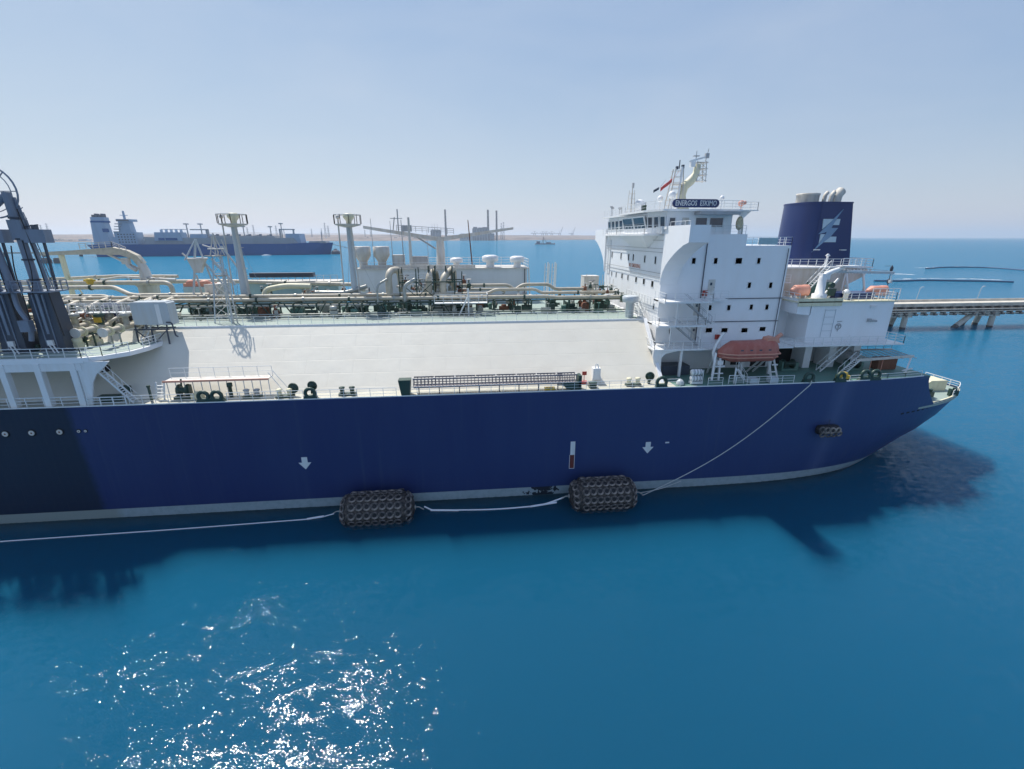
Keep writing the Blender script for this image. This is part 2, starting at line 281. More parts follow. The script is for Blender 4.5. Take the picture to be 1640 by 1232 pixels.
# ------------------------------------------------------------------ mesh helpers
ORG = {}
class MB:
    def __init__(s): s.v = []; s.f = []; s.mi = []; s.cur = 0; s.sm = []; s.runs = []
    def add(s, vs, fs, smooth=False):
        k = len(s.v); s.v += [tuple(p) for p in vs]
        for f in fs: s.f.append(tuple(i+k for i in f)); s.mi.append(s.cur); s.sm.append(smooth)
        return s
    def box(s, x0, x1, y0, y1, z0, z1):
        return s.add([(x, y, z) for z in (z0, z1) for y in (y0, y1) for x in (x0, x1)],
                     [(0, 2, 3, 1), (4, 5, 7, 6), (0, 1, 5, 4), (2, 6, 7, 3), (0, 4, 6, 2), (1, 3, 7, 5)])
    def beam(s, p, q, w, h=None, up=(0, 0, 1)):
        p = Vector(p); q = Vector(q); d = (q-p).normalized(); u = Vector(up)
        if abs(d.dot(u)) > 0.98: u = Vector((1, 0, 0))
        a = d.cross(u).normalized()*w/2; c = a.cross(d).normalized()*(h or w)/2
        vs = [x+i*a+j*c for x in (p, q) for i, j in ((-1, -1), (1, -1), (1, 1), (-1, 1))]
        return s.add(vs, [(0, 1, 2, 3), (7, 6, 5, 4), (0, 4, 5, 1), (1, 5, 6, 2), (2, 6, 7, 3), (3, 7, 4, 0)])
    def tube(s, pts, r, n=8, closed=False, cap=True):
        pts = [Vector(p) for p in pts]; m = len(pts); rr = r if isinstance(r, (list, tuple)) else [r]*m
        vs = []; prev = None
        for i, p in enumerate(pts):
            if closed: d = (pts[(i+1) % m]-pts[i-1]).normalized()
            else: d = (pts[min(i+1, m-1)]-pts[max(i-1, 0)]).normalized()
            if prev is None:
                u = Vector((0, 0, 1)) if abs(d.z) < 0.9 else Vector((1, 0, 0))
                a = d.cross(u).normalized()
            else: a = (prev-d*prev.dot(d)).normalized()
            prev = a; c = d.cross(a)
            for k in range(n):
                t = 2*math.pi*k/n; vs.append(p+(a*math.cos(t)+c*math.sin(t))*rr[i])
        fs = []
        for i in range(m if closed else m-1):
            j = (i+1) % m
            for k in range(n): fs.append((i*n+k, i*n+(k+1) % n, j*n+(k+1) % n, j*n+k))
        s.add(vs, fs, n > 5)
        if cap and not closed:
            s.add(vs[:n], [tuple(range(n))[::-1]]); s.add(vs[-n:], [tuple(range(n))])
        return s
    def pole(s, p, q, r, r2=None, n=8): return s.tube([p, q], [r, r if r2 is None else r2], n)
    def lathe(s, c, prof, n=16, axis='z'):
        vs = []; c = Vector(c)
        for r, h in prof:
            for k in range(n):
                t = 2*math.pi*k/n; a, b2 = r*math.cos(t), r*math.sin(t)
                vs.append(c+Vector((a, b2, h) if axis == 'z' else (h, a, b2) if axis == 'x' else (b2, h, a)))
        fs = [(i*n+k, i*n+(k+1) % n, (i+1)*n+(k+1) % n, (i+1)*n+k) for i in range(len(prof)-1) for k in range(n)]
        s.add(vs, fs, True)
        s.add(vs[:n], [tuple(range(n))[::-1]]); s.add(vs[-n:], [tuple(range(n))]); return s
    def ball(s, c, r, n=14, sz=1.0):
        pr = [(max(r*math.sin(math.pi*i/(n//2+2)), 0.001), -r*sz*math.cos(math.pi*i/(n//2+2))) for i in range(n//2+3)]
        return s.lathe(c, pr, n)
    def prism(s, poly, axis, a0, a1):
        n = len(poly)
        f = {'x': lambda p, a: (a, p[0], p[1]), 'y': lambda p, a: (p[0], a, p[1]), 'z': lambda p, a: (p[0], p[1], a)}[axis]
        vs = [f(p, a0) for p in poly]+[f(p, a1) for p in poly]
        return s.add(vs, [tuple(range(n))[::-1], tuple(range(n, 2*n))]+[(i, (i+1) % n, n+(i+1) % n, n+i) for i in range(n)])
    def torus(s, c, R, r, axis=(0, 0, 1), n=14, k=6, a0=0, a1=2*math.pi):
        ax = Vector(axis).normalized(); u = ax.orthogonal().normalized(); w = ax.cross(u); c = Vector(c); cl = abs(a1-a0-2*math.pi) < 1e-6
        m = n if cl else n+1
        return s.tube([c+(u*math.cos(a0+(a1-a0)*i/n)+w*math.sin(a0+(a1-a0)*i/n))*R for i in range(m)], r, k, closed=cl)
    def rail(s, pts, h=1.1, step=1.5, r=0.032, mids=2):
        s.runs.append((len(s.v), len(s.f)))
        pts = [Vector(p) for p in pts]
        for p, q in zip(pts, pts[1:]):
            L = (q-p).length; k = max(1, round(L/step))
            for i in range(k+1):
                a = p.lerp(q, i/k); s.beam(a, a+Vector((0, 0, h)), r*1.6)
            for j in range(1, mids+2):
                dz = Vector((0, 0, h*j/(mids+1))); s.beam(p+dz, q+dz, r*(1.7 if j == mids+1 else 1.1))
        return s
    def ladder(s, p, q, w=0.7, side=(0, 1, 0), step=0.45, rail=True, tread=0.22):
        p = Vector(p); q = Vector(q); sd = Vector(side).normalized()*w/2; L = (q-p).length; k = int(L/step)
        for e in (-1, 1):
            s.beam(p+sd*e, q+sd*e, 0.06, 0.18)
            if rail: s.beam(p+sd*e+Vector((0, 0, 1)), q+sd*e+Vector((0, 0, 1)), 0.05)
        if rail:
            for i in range(0, k+1, 4):
                for e in (-1, 1):
                    a = p.lerp(q, i/k)+sd*e; s.beam(a, a+Vector((0, 0, 1)), 0.045)
        for i in range(1, k): a = p.lerp(q, i/k); s.beam(a-sd, a+sd, tread, 0.05)
        return s
    def build(s, name, mat, parent=None, org=None):
        if name == 'railing' and len(s.runs) > 1:      # every run of railing is a part of its own
            cuts = [(0, 0)]+s.runs[1:]+[(len(s.v), len(s.f))]; out = None
            for (v0, f0), (v1, f1) in zip(cuts, cuts[1:]):
                q = MB(); q.v = s.v[v0:v1]; q.f = [tuple(i-v0 for i in f) for f in s.f[f0:f1]]; q.mi = s.mi[f0:f1]; q.sm = s.sm[f0:f1]
                out = q.build(name, mat, parent, org)
            return out
        o_ = Vector(org) if org is not None else (ORG[parent.name] if parent else Vector((0, 0, 0)))
        me = bpy.data.meshes.new(name)
        me.from_pydata([(x-o_.x, y-o_.y, z-o_.z) for x, y, z in s.v], [], s.f)
        mats = mat if isinstance(mat, (list, tuple)) else [mat]
        for k in mats: me.materials.append(M[k])
        me.polygons.foreach_set('material_index', s.mi); me.polygons.foreach_set('use_smooth', s.sm)
        me.update()
        o = bpy.data.objects.new(name, me); COL.objects.link(o); ORG[o.name] = o_
        if parent: o.parent = parent
        else: o.location = o_
        return o
def tag(o, label=None, cat=None, group=None, kind=None):
    for k, v in (('label', label), ('category', cat), ('group', group), ('kind', kind)):
        if v: o[k] = v
    return o
def thing(name, label, cat, loc, group=None):
    o = bpy.data.objects.new(name, None); COL.objects.link(o); o.location = loc; o.empty_display_size = 0.5
    ORG[o.name] = Vector(loc); return tag(o, label, cat, group)
def copy_tree(o, loc, label=None, rz=None, scale=None):
    c = o.copy(); COL.objects.link(c); c.location = loc
    if label: c['label'] = label
    if rz is not None: c.rotation_euler = (0, 0, rz)
    if scale: c.scale = (scale, scale, scale)
    def rec(src, dst):
        for ch in src.children:
            k = ch.copy(); COL.objects.link(k); k.parent = dst; rec(ch, k)
    rec(o, c); return c
def arc(c, r, a0, a1, n, plane='xz'):
    out = []
    for i in range(n+1):
        t = R_(a0+(a1-a0)*i/n); a, b = r*math.cos(t), r*math.sin(t)
        out.append((c[0]+a, c[1], c[2]+b) if plane == 'xz' else (c[0], c[1]+a, c[2]+b) if plane == 'yz' else (c[0]+a, c[1]+b, c[2]))
    return out
def sweep(pts, r=0.6, n=5):
    """rounds the corners of a pipe route"""
    pts = [Vector(p) for p in pts]; out = [pts[0]]
    for a, b, c in zip(pts, pts[1:], pts[2:]):
        d1 = (a-b); d2 = (c-b); rr = min(r, d1.length*0.49, d2.length*0.49)
        p = b+d1.normalized()*rr; q = b+d2.normalized()*rr
        for i in range(n+1):
            t = i/n; out.append(p*(1-t)**2+b*2*t*(1-t)+q*t*t)
    return out+[pts[-1]]

# ------------------------------------------------------------------ sea, land, hills
def sheet_sea():
    m = MB(); rings = [0, 60, 160, 400, 1200, 4000, 15000, 90000]; n = 32
    vs = [(0, 0, 0)]+[(r*math.cos(2*math.pi*k/n), r*math.sin(2*math.pi*k/n), 0) for r in rings[1:] for k in range(n)]
    fs = [(0, 1+k, 1+(k+1) % n) for k in range(n)]
    for i in range(len(rings)-2):
        a = 1+i*n; b = a+n
        fs += [(a+k, b+k, b+(k+1) % n, a+(k+1) % n) for k in range(n)]
    m.add(vs, fs); k0 = len(vs)-n; m.v += [(x, y, -45.0) for x, y, z in vs[k0:]]
    for k in range(n): m.f.append((k0+k, k0+n+k, k0+n+(k+1) % n, k0+(k+1) % n)); m.mi.append(0); m.sm.append(False)
    m.f.append(tuple(k0+n+k for k in range(n))[::-1]); m.mi.append(0); m.sm.append(False)
    return tag(m.build('sea', 'water'), 'blue sea', None, None, 'structure')
sheet_sea()
def shore_y(x):
    pts = [(-14000, 3300), (-6000, 3300), (-3000, 3666), (-1200, 4300), (0, 5000), (1000, 5700), (1805, 6500), (3600, 7600), (4400, 9800)]
    for (a, ya), (b, yb) in zip(pts, pts[1:]):
        if a <= x <= b: return ya+(yb-ya)*(x-a)/(b-a)
    return pts[-1][1]
def vnoise(x, y, s):
    from mathutils import noise
    return noise.noise(Vector((x*s, y*s, 3.1)))
m = MB(); nx, ny = 150, 26; vs = []
for j in range(ny+1):
    t = j/ny
    for i in range(nx+1):
        x = -14000+18400*i/nx; y0 = shore_y(x)+35*vnoise(x, 0, 0.004)
        d = 14000*t**2.2; y = y0+d
        z = -1.5+min(1, d/60)*3+min(1, d/900)*6*(1+vnoise(x, y, 0.003))+min(1, d/3500)*62+6*vnoise(x, y, 0.0011)*min(1, d/2500)
        vs.append((x*(1+t*0.5), y, z))
m.add(vs, [(j*(nx+1)+i, j*(nx+1)+i+1, (j+1)*(nx+1)+i+1, (j+1)*(nx+1)+i) for j in range(ny) for i in range(nx)], True)
tag(m.build('shore_land', 'land'), 'low sandy shore with desert behind', None, None, 'structure')
m = MB(); vs = []; nx = 160
for j in range(7):
    for i in range(nx+1):
        x = -19000+19500*i/nx
        env = max(0, 1-abs((x+8500)/9500)**2)
        h = (120+170*max(0, 0.55+vnoise(x, 5, 0.00035))+60*vnoise(x, 9, 0.0012))*env
        vs.append((x, 19500+j*500+300*vnoise(x, j*9, 0.0006), h*math.sin(math.pi*min(j, 6)/6)+30))
m.add(vs, [(j*(nx+1)+i, j*(nx+1)+i+1, (j+1)*(nx+1)+i+1, (j+1)*(nx+1)+i) for j in range(6) for i in range(nx)], True)
tag(m.build('desert_hills', 'land'), 'faint desert hills on the horizon', None, None, 'structure')

# ------------------------------------------------------------------ the gas carrier
CY = 75.3
SHIP = thing('gas_carrier_ship', 'huge blue-hulled gas carrier filling the view, white bridge block and navy funnel', 'ship', (0, CY, 0))
def lerp_tab(tab, x):
    if x <= tab[0][0]: return tab[0][1]
    for (a, va), (b, vb) in zip(tab, tab[1:]):
        if x <= b: return va+(vb-va)*(x-a)/(b-a)
    return tab[-1][1]
XE = [(-8, 58), (-3, 64), (0, 69.5), (3, 74.5), (6, 80), (10, 83.5), (15, 84.5)]
X0 = [(-8, 20), (0, 28), (8, 34), (15, 38)]
def half(x, z):
    if x < -150:
        t = min(1, (-150-x)/(48+max(0, z)*0.6)); return 21.7*max(0.0, (1-t**2.2))**0.6
    a = lerp_tab(X0, z); e = lerp_tab(XE, z)
    if x <= a: return 21.7
    t = min(1, (x-a)/(e-a)); return 21.7*max(0, 1-t**3)**0.36
def ztop(x): return 14.92 if x < 65 else 14.92-4.7*min(1, max(0, (x-65)/3.2))**0.6
xs = [-205+i*5 for i in range(11)]+[-150+i*10 for i in range(17)]+[15, 20, 24]+[27+i*1.6 for i in range(24)]+[65.02, 65.15, 65.35, 65.6, 65.9, 66.2, 66.6, 67, 67.4, 67.8, 68.2, 69, 70, 71, 72, 73, 74, 75, 76, 77, 78, 79.0, 79.6]
xs = sorted(set(xs)); zs = [-8, -3, -1, 0, 1.28, 3, 5, 7, 8.6, 10, 11.4, 12.8, 14.0, 14.92]
vs = []; fs = []; nz = len(zs)
for sd in (-1, 1):
    for x in xs:
        zt = ztop(x)
        for z in zs:
            zz = min(z, zt); e = lerp_tab(XE, zz)
            # rake of transom: lower levels end further forward, the shell closes on the centreline there
            xx = min(x, e); vs.append((xx if half(xx, zz) > 0 else min(x, e), CY+sd*half(xx, zz), zz))
n1 = len(xs)*nz
for s_ in (0, 1):
    for i in range(len(xs)-1):
        for j in range(nz-1):
            a = s_*n1+i*nz+j; q = (a, a+nz, a+nz+1, a+1); fs.append(q if s_ == 0 else q[::-1])
i = len(xs)-1
for j in range(nz-1): fs.append((i*nz+j, n1+i*nz+j, n1+i*nz+j+1, i*nz+j+1))
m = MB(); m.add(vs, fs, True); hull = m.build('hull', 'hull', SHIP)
ss = hull.modifiers.new('edges', 'EDGE_SPLIT'); ss.split_angle = R_(40)
# decks
m = MB(); pa = [(x, CY-half(x, 14.9)+0.02) for x in xs if x <= 65.2]; poly = pa+[(x, 2*CY-y) for x, y in pa[::-1]]
m.prism(poly, 'z', 14.55, 14.86); m.build('main_deck', 'deckgreen', SHIP)
m = MB(); pa = [(65.2, CY-half(65.2, 10)+0.02)]+[(x, CY-half(x, 10)+0.02) for x in xs if x > 65.2]; poly = pa+[(x, 2*CY-y) for x, y in pa[::-1]]
m.prism(poly, 'z', 9.6, 10.0); m.prism([(p[0], p[1]) for p in [(65.0, 56), (65.2, 56), (65.2, 94.6), (65.0, 94.6)]], 'z', 10, 14.6)
m.build('mooring_deck', 'deck', SHIP)
# sheer strake edge and fishplate on the near side
m = MB(); pa = [(x, CY-half(x, 14.9)+0.03, 14.93) for x in xs if -60 <= x <= 65]
for p, q in zip(pa, pa[1:]): m.beam(p, q, 0.10, 0.12)
m.build('deck_edge', 'rail', SHIP)
# cargo trunk
m = MB(); m.prism([(56.0, 14.86), (63.6, 22.0), (87.0, 22.0), (94.6, 14.86)], 'x', -150, 25.6)
trunk = m.build('cargo_trunk', 'cream', SHIP)
m = MB(); m.box(-150, 25.5, 63.9, 86.7, 22.004, 22.05); m.build('trunk_deck', 'deck', SHIP)
m = MB()
m.box(-150, 25.6, 63.62, 63.8, 22.0, 22.2)
for i in range(110): m.beam((-58+i*0.76*1.0, 63.82, 22.2), (-58+i*0.76+0.3, 64.3, 22.06), 0.05, 0.10)
m.build('trunk_coaming', 'white2', SHIP)
m = MB(); m.rail([(-38, 64.9, 22.05), (25.2, 64.9, 22.05)], 1.1, 1.5, 0.03, 1); m.build('railing', 'rail', SHIP)
# white end wall of the trunk
m = MB(); m.prism([(55.7, 14.9), (63.5, 22.25), (87.2, 22.25), (94.9, 14.9)], 'x', 25.62, 26.1); m.build('end_bulkhead', 'white', SHIP)

m = MB(); m.box(-75, 27.0, 53.7, 56.4, 14.864, 14.90); m.build('side_walkway', 'walkway', SHIP)
# painted marks on the hull
def mark(name, polys, mats):
    m = MB()
    for k, p in enumerate(polys): m.cur = k; m.prism([(a, b) for a, b in p], 'y', 53.585, 53.60)
    return m.build(name, mats, hull)
ar = [(-0.35, 0.85), (0.35, 0.85), (0.35, 0.1), (0.78, 0.1), (0, -0.85), (-0.78, 0.1), (-0.35, 0.1)]
for ax, az in ((-20.87, 6.4), (23.83, 6.4)): mark('arrow_mark', [[(ax+x, az+z) for x, z in ar]], ['markwhite'])
mark('draught_bar', [[(13.15, 5.85), (13.78, 5.85), (13.78, 7.8), (13.15, 7.8)], [(13.12, 3.9), (13.72, 3.9), (13.72, 5.85), (13.12, 5.85)]], ['markwhite', 'markred'])
for x0, x1, z0, z1 in ((13.06, 13.12, 3.85, 5.85), (13.72, 13.78, 3.85, 5.85), (13.06, 13.78, 3.80, 3.86)):
    mark('draught_bar', [[(x0, z0), (x1, z0), (x1, z1), (x0, z1)]], ['markwhite'])
mark('small_mark', [[(26.2, 6.95), (26.75, 6.95), (26.75, 7.15), (26.2, 7.15)]], ['markwhite'])
for x, r in ((-57.1, 0.36), (-53.41, 0.36), (-50.62, 0.36), (-47.65, 0.36), (-45.59, 0.2), (-44.86, 0.17)):
    m = MB(); m.cur = 0; m.lathe((x, 53.6, 11.9), [(r*1.25, 0), (r*1.25, -0.06), (r, -0.08)], 16, 'y'); m.cur = 1
    m.lathe((x, 53.6, 11.9), [(r*0.86, -0.07), (r*0.86, -0.12)], 16, 'y'); m.cur = 2
    m.lathe((x, 53.6, 11.9), [(r*0.3, -0.11), (r*0.3, -0.14)], 8, 'y')
    m.build('overboard_discharge', ['hole', 'palegrey', 'rust'], hull)
m = MB()
for i in range(9):
    x = 62+i*1.05; y = CY-half(x, 9.3); y2 = CY-half(x+0.6, 9.3)
    m.beam((x, y-0.02, 9.2+0.05*i), (x+0.55, y2-0.02, 9.25+0.05*i), 0.03, 0.22)
m.build('scrape_marks', 'hole', hull)

# ------------------------------------------------------------------ accommodation
acc = MB(); acc.box(27, 38.7, 62, 88.6, 14.86, 33.9); acc.box(38.7, 45.4, 62, 88.6, 14.86, 32.4)
ACC = acc.build('accommodation_block', 'white', SHIP)
def wing(sg, name):
    m = MB(); f = lambda y: y if sg > 0 else 2*CY-y
    lo = [(54.7, 32.9), (56.0, 32.55), (57.4, 31.95), (58.6, 31.3), (59.7, 30.6), (60.6, 29.9), (61.3, 29.1), (61.75, 28.2), (61.95, 27.2)]
    poly = [(54.7, 34.9)]+lo+[(61.97, 34.9)]
    if sg < 0: poly = [(f(a), b) for a, b in poly][::-1]
    m.prism(poly, 'x', 26.8, 29.4)
    return m.build(name, 'white', ACC)
wing(1, 'bridge_wing'); wing(-1, 'bridge_wing')
m = MB(); m.box(26.8, 29.4, 62, 88.6, 33.9, 34.15); m.build('wing_deck', 'white2', ACC)
# wheelhouse
WH = MB()
plan = [(27.2, 62.6), (25.9, 65.9), (25.9, 75.6), (27.1, 77.2), (27.1, 88.4), (36.5, 88.4), (36.5, 62.6)]
WH.prism(plan, 'z', 33.9, 36.8)
wh = WH.build('wheelhouse', 'white', SHIP)
m = MB(); rp = [(26.2, 61.6), (25.0, 65.6), (25.0, 76.0), (26.3, 77.5), (26.3, 89.6), (37.2, 89.6), (37.2, 61.6)]
m.prism(rp, 'z', 36.8, 37.05); m.build('roof', 'white2', wh)
# forward bay below the windows
m = MB(); b0 = [(26.95, 67.5), (26.95, 74.5)]
vs = [(25.0, 65.4, 33.9), (25.0, 76.0, 33.9), (26.98, 77.4, 33.9), (26.98, 64.0, 33.9), (26.9, 67.8, 31.9), (26.9, 74.0, 31.9), (26.98, 74.2, 31.9), (26.98, 67.6, 31.9)]
m.add(vs, [(0, 1, 2, 3)[::-1], (0, 4, 5, 1), (1, 5, 6, 2), (3, 7, 4, 0), (4, 7, 6, 5)]); m.box(25.0, 27, 65.4, 76.0, 33.9, 34.0)
m.build('bay_underside', 'white', wh)
def pane_quad(p0, p1, z0, z1, lean, name='window', glass='glass', frame='white2', parent=wh, out=0.06, fw=0.12):
    p0 = Vector((*p0, 0)); p1 = Vector((*p1, 0)); d = (p1-p0).normalized(); nrm = Vector((d.y, -d.x, 0))
    if nrm.x > 0 and abs(nrm.x) > abs(nrm.y): nrm = -nrm
    if nrm.y > 0 and abs(nrm.y) > abs(nrm.x): nrm = -nrm
    m = MB(); P = lambda a, z, o: a+nrm*(o+lean*(z-z0))+Vector((0, 0, z))
    m.cur = 0
    A = [P(p0, z0, out), P(p1, z0, out), P(p1, z1, out), P(p0, z1, out)]; B = [P(p0, z0, -0.1), P(p1, z0, -0.1), P(p1, z1, -0.1), P(p0, z1, -0.1)]
    i0 = p0+d*fw; i1 = p1-d*fw
    C = [P(i0, z0+fw, out), P(i1, z0+fw, out), P(i1, z1-fw, out), P(i0, z1-fw, out)]
    D = [P(i0, z0+fw, out-0.05), P(i1, z0+fw, out-0.05), P(i1, z1-fw, out-0.05), P(i0, z1-fw, out-0.05)]
    m.add(A+B+C+D, [(0, 1, 9, 8), (1, 2, 10, 9), (2, 3, 11, 10), (3, 0, 8, 11), (0, 4, 5, 1), (1, 5, 6, 2), (2, 6, 7, 3), (3, 7, 4, 0),
                    (8, 9, 13, 12), (9, 10, 14, 13), (10, 11, 15, 14), (11, 8, 12, 15)])
    m.cur = 1; m.add(D, [(0, 1, 2, 3)])
    return m.build(name, [frame, glass], parent)
for a, b in ((66.1, 70.6), (70.8, 75.4)): pane_quad((25.84, a), (25.84, b), 34.55, 36.35, 0.30, fw=0.16)
for i in range(5): y = 77.6+i*2.15; pane_quad((27.04, y), (27.04, y+1.75), 34.7, 36.3, 0.10)
for i in range(3):
    t0 = i/3+0.03; t1 = (i+1)/3-0.03; A = Vector((27.2, 62.6)); B = Vector((25.9, 65.9)); p = B.lerp(A, t0); q = B.lerp(A, t1)
    pane_quad(p, q, 34.7, 36.2, 0.12, fw=0.08)
for x0, x1 in ((27.5, 28.5), (31.2, 33.0), (33.2, 35.3)): pane_quad((x0, 62.58), (x1, 62.58), 34.75, 36.1, 0.0)
m = MB(); m.box(29.4, 30.3, 62.5, 62.6, 33.95, 36.0); m.build('door', 'palegrey', wh)
m = MB(); m.box(31.0, 36.6, 60.9, 62.6, 36.35, 36.75); m.build('awning', 'grey', wh)
m = MB(); m.prism([(25.0, 64.6), (25.0, 77.2), (26.2, 78.2), (26.2, 88.8), (27.0, 88.8), (27.0, 62.6), (26.2, 62.6)], 'z', 33.72, 33.88); m.build('bridge_walkway', 'white2', wh)
m = MB(); m.rail([(26.3, 62.4, 33.9), (25.1, 64.8, 33.9), (25.1, 77.0, 33.9), (26.25, 78.4, 33.9), (26.25, 88.4, 33.9)], 1.15, 1.3, 0.03); m.build('railing', 'rail', wh)
# windows of the block
def window_at(u, v, w, h, X=None, Y=None, parent=ACC, glass='glass'):
    p = spot(u, v, X=X, Y=Y); w *= .86; h *= .86
    if Y is not None: return pane_quad((p.x-w/2, Y), (p.x+w/2, Y), p.z-h/2, p.z+h/2, 0, glass=glass, parent=parent, out=0.05, fw=0.11)
    return pane_quad((X, p.y-w/2), (X, p.y+w/2), p.z-h/2, p.z+h/2, 0, glass=glass, parent=parent, out=0.05, fw=0.08)
for u, v in ((980.5, 408), (995, 410), (1007, 412), (1014.5, 412.5), (1033, 415), (1050, 417)): window_at(u, v, 0.8, 1.35, X=27)
for u, v, w in ((980, 438, .7), (987, 440, .7), (996.5, 442, .95), (1006, 444.5, .75), (1019, 448, 1.0), (1031.5, 451, 1.05), (1045, 455, 1.1)): window_at(u, v, w, 1.15, X=27, glass='glassgrey')
window_at(1047, 491, 0.7, 1.2, X=27, glass='glassgrey')
for u, v, w, h, g in ((1111, 418, .85, 1.15, 'glass'), (1146, 418, .85, 1.15, 'glass'), (1183, 418, 1.35, 1.15, 'glass'), (1215, 418, .8, 1.15, 'glass'),
                   (1200, 457, .8, 1.15, 'glassgrey'), (1234, 457, .8, 1.15, 'glass'), (1137, 493, .75, 1.1, 'glassgrey'), (1167, 493, .8, 1.1, 'glassgrey'), (1203, 492, .8, 1.1, 'glassgrey'), (1228, 492, .8, 1.1, 'glassgrey'),
                   (1135, 529, 1.35, 1.0, 'glassgrey'), (1160, 529, 1.35, 1.0, 'glassgrey'), (1192, 529, 1.35, 1.0, 'glass'), (1221, 527, 1.3, .95, 'emblem')):
    window_at(u, v, w, h, Y=62, glass=g)
window_at(1073, 531, 0.6, 0.9, Y=62)
def door_at(u, v, w, h, Y):
    p = spot(u, v, Y=Y); m = MB(); m.cur = 0; m.box(p.x-w/2, p.x+w/2, Y-0.09, Y, p.z-h/2, p.z+h/2); m.cur = 1; m.box(p.x-w*.28, p.x-w*.28+0.3, Y-0.12, Y-0.09, p.z+h*0.12, p.z+h*0.3)
    m.box(p.x+w*.36, p.x+w*.42, Y-0.13, Y-0.09, p.z-0.1, p.z+0.05)
    return m.build('door', ['palegrey', 'glass'], ACC)
door_at(1139, 460, 0.95, 2.1, 62); door_at(1116, 494, 0.85, 2.0, 62); door_at(1111, 533, 0.85, 2.0, 62)
# grab rails and conduits on the front wall
m = MB()
for z, y0, y1 in ((28.7, 61.9, 88), (28.15, 61.9, 88), (31.5, 62, 88), (32.0, 62, 88), (33.1, 62, 67)):
    m.beam((26.8, y0, z), (26.8, y1, z), 0.05, 0.07)
    for i in range(int((y1-y0)/1.6)): m.beam((26.8, y0+0.5+i*1.6, z), (27.0, y0+0.5+i*1.6, z), 0.04)
m.build('grab_rail', 'grey', ACC)
m = MB(); m.pole((33.0, 61.85, 19), (33.0, 61.85, 33.6), 0.07, n=6); m.pole((45.0, 61.85, 19), (45.0, 61.85, 32), 0.05, n=6)
for z in (25.15, 21.85): m.beam((33, 61.9, z), (45.4, 61.9, z), 0.08, 0.10)
m.build('downpipe', 'armdark', ACC)
m = MB(); m.box(26.9, 26.98, 85.5, 87.0, 27, 33); m.pole((26.6, 86.8, 24), (26.6, 86.8, 33.9), 0.05, n=6); m.pole((26.6, 85.9, 24), (26.6, 85.9, 33.9), 0.05, n=6); m.build('front_ladder', 'rail', ACC)
# NO SMOKING lettering on the front
def text_mesh(name, body, size, mat, parent, loc, rot, ext=0.01, align='CENTER', sx=1.0):
    c = bpy.data.curves.new(name, 'FONT'); c.body = body; c.size = size; c.extrude = ext; c.align_x = align; c.align_y = 'CENTER'; c.resolution_u = 2; c.offset = size*0.012
    t = bpy.data.objects.new(name+'_curve', c); COL.objects.link(t); dg = bpy.context.evaluated_depsgraph_get(); me = bpy.data.meshes.new_from_object(t.evaluated_get(dg))
    bpy.data.objects.remove(t); bpy.data.curves.remove(c)
    o = bpy.data.objects.new(name, me); me.materials.clear(); me.materials.append(M[mat]); COL.objects.link(o); o.parent = parent
    o.location = Vector(loc)-ORG[parent.name]; o.rotation_euler = rot; o.scale = (sx, 1, 1); ORG[o.name] = Vector(loc); return o
FRONT = (math.pi/2, 0, -math.pi/2)      # lettering on a wall that faces the bow
SIDE = (math.pi/2, 0, 0)                # lettering on a wall that faces the camera
text_mesh('no_smoking_lettering', 'NO SMOKING', 0.82, 'orangefade', ACC, (26.97, 72.7, 29.15), FRONT, sx=1.0)
# balconies on the near side
for z, x0, x1, y0 in ((25.3, 26.2, 36.3, 58.2), (22.1, 25.6, 34.8, 58.2), (18.9, 25.2, 45.5, 57.9)):
    m = MB(); m.box(x0, x1 if z < 20 else x0+6.8, y0, 62, z-0.22, z); m.box(x0, x1, 60.4, 61.98, z-0.24, z-0.02)
    m.build('balcony', 'white2', ACC)
    m = MB(); e = (x1 if z < 20 else x0+6.8); m.rail([(x0+.1, 61.8, z), (x0+.1, y0+.1, z), (e-0.1, y0+.1, z)]+([(e-0.1, 60.5, z), (x1, 60.5, z)] if z > 20 else []), 1.1, 1.3, 0.032); m.build('railing', 'rail', ACC)
    for xx in ((x0+1.9, x0+6.2) if z > 20 else ()):
        m = MB(); m.pole((xx, y0+.2, z-3.2), (xx, y0+.2, z-.22), 0.08, n=6); m.build('balcony_post', 'white2', ACC)
m = MB(); m.ladder((33.6, 59.6, 22.1), (29.6, 59.6, 25.2), 0.8, (0, 1, 0)); m.ladder((32.4, 59.6, 18.9), (28.4, 59.6, 22.0), 0.8, (0, 1, 0)); m.build('stair', 'grey', ACC)
for x in (29.3, 34.3, 38.4, 42.6): m = MB(); m.box(x-.16, x+.16, 58.1, 58.4, 14.9, 18.7); m.build('deck_post', 'white2', ACC)
m = MB(); m.prism([(25.2, 18.7), (25.2, 17.9), (26.0, 14.9), (26.6, 14.9), (26.4, 17.7), (27.0, 18.3), (29.0, 18.7)], 'y', 58.0, 58.3); m.build('bracket', 'white2', ACC)
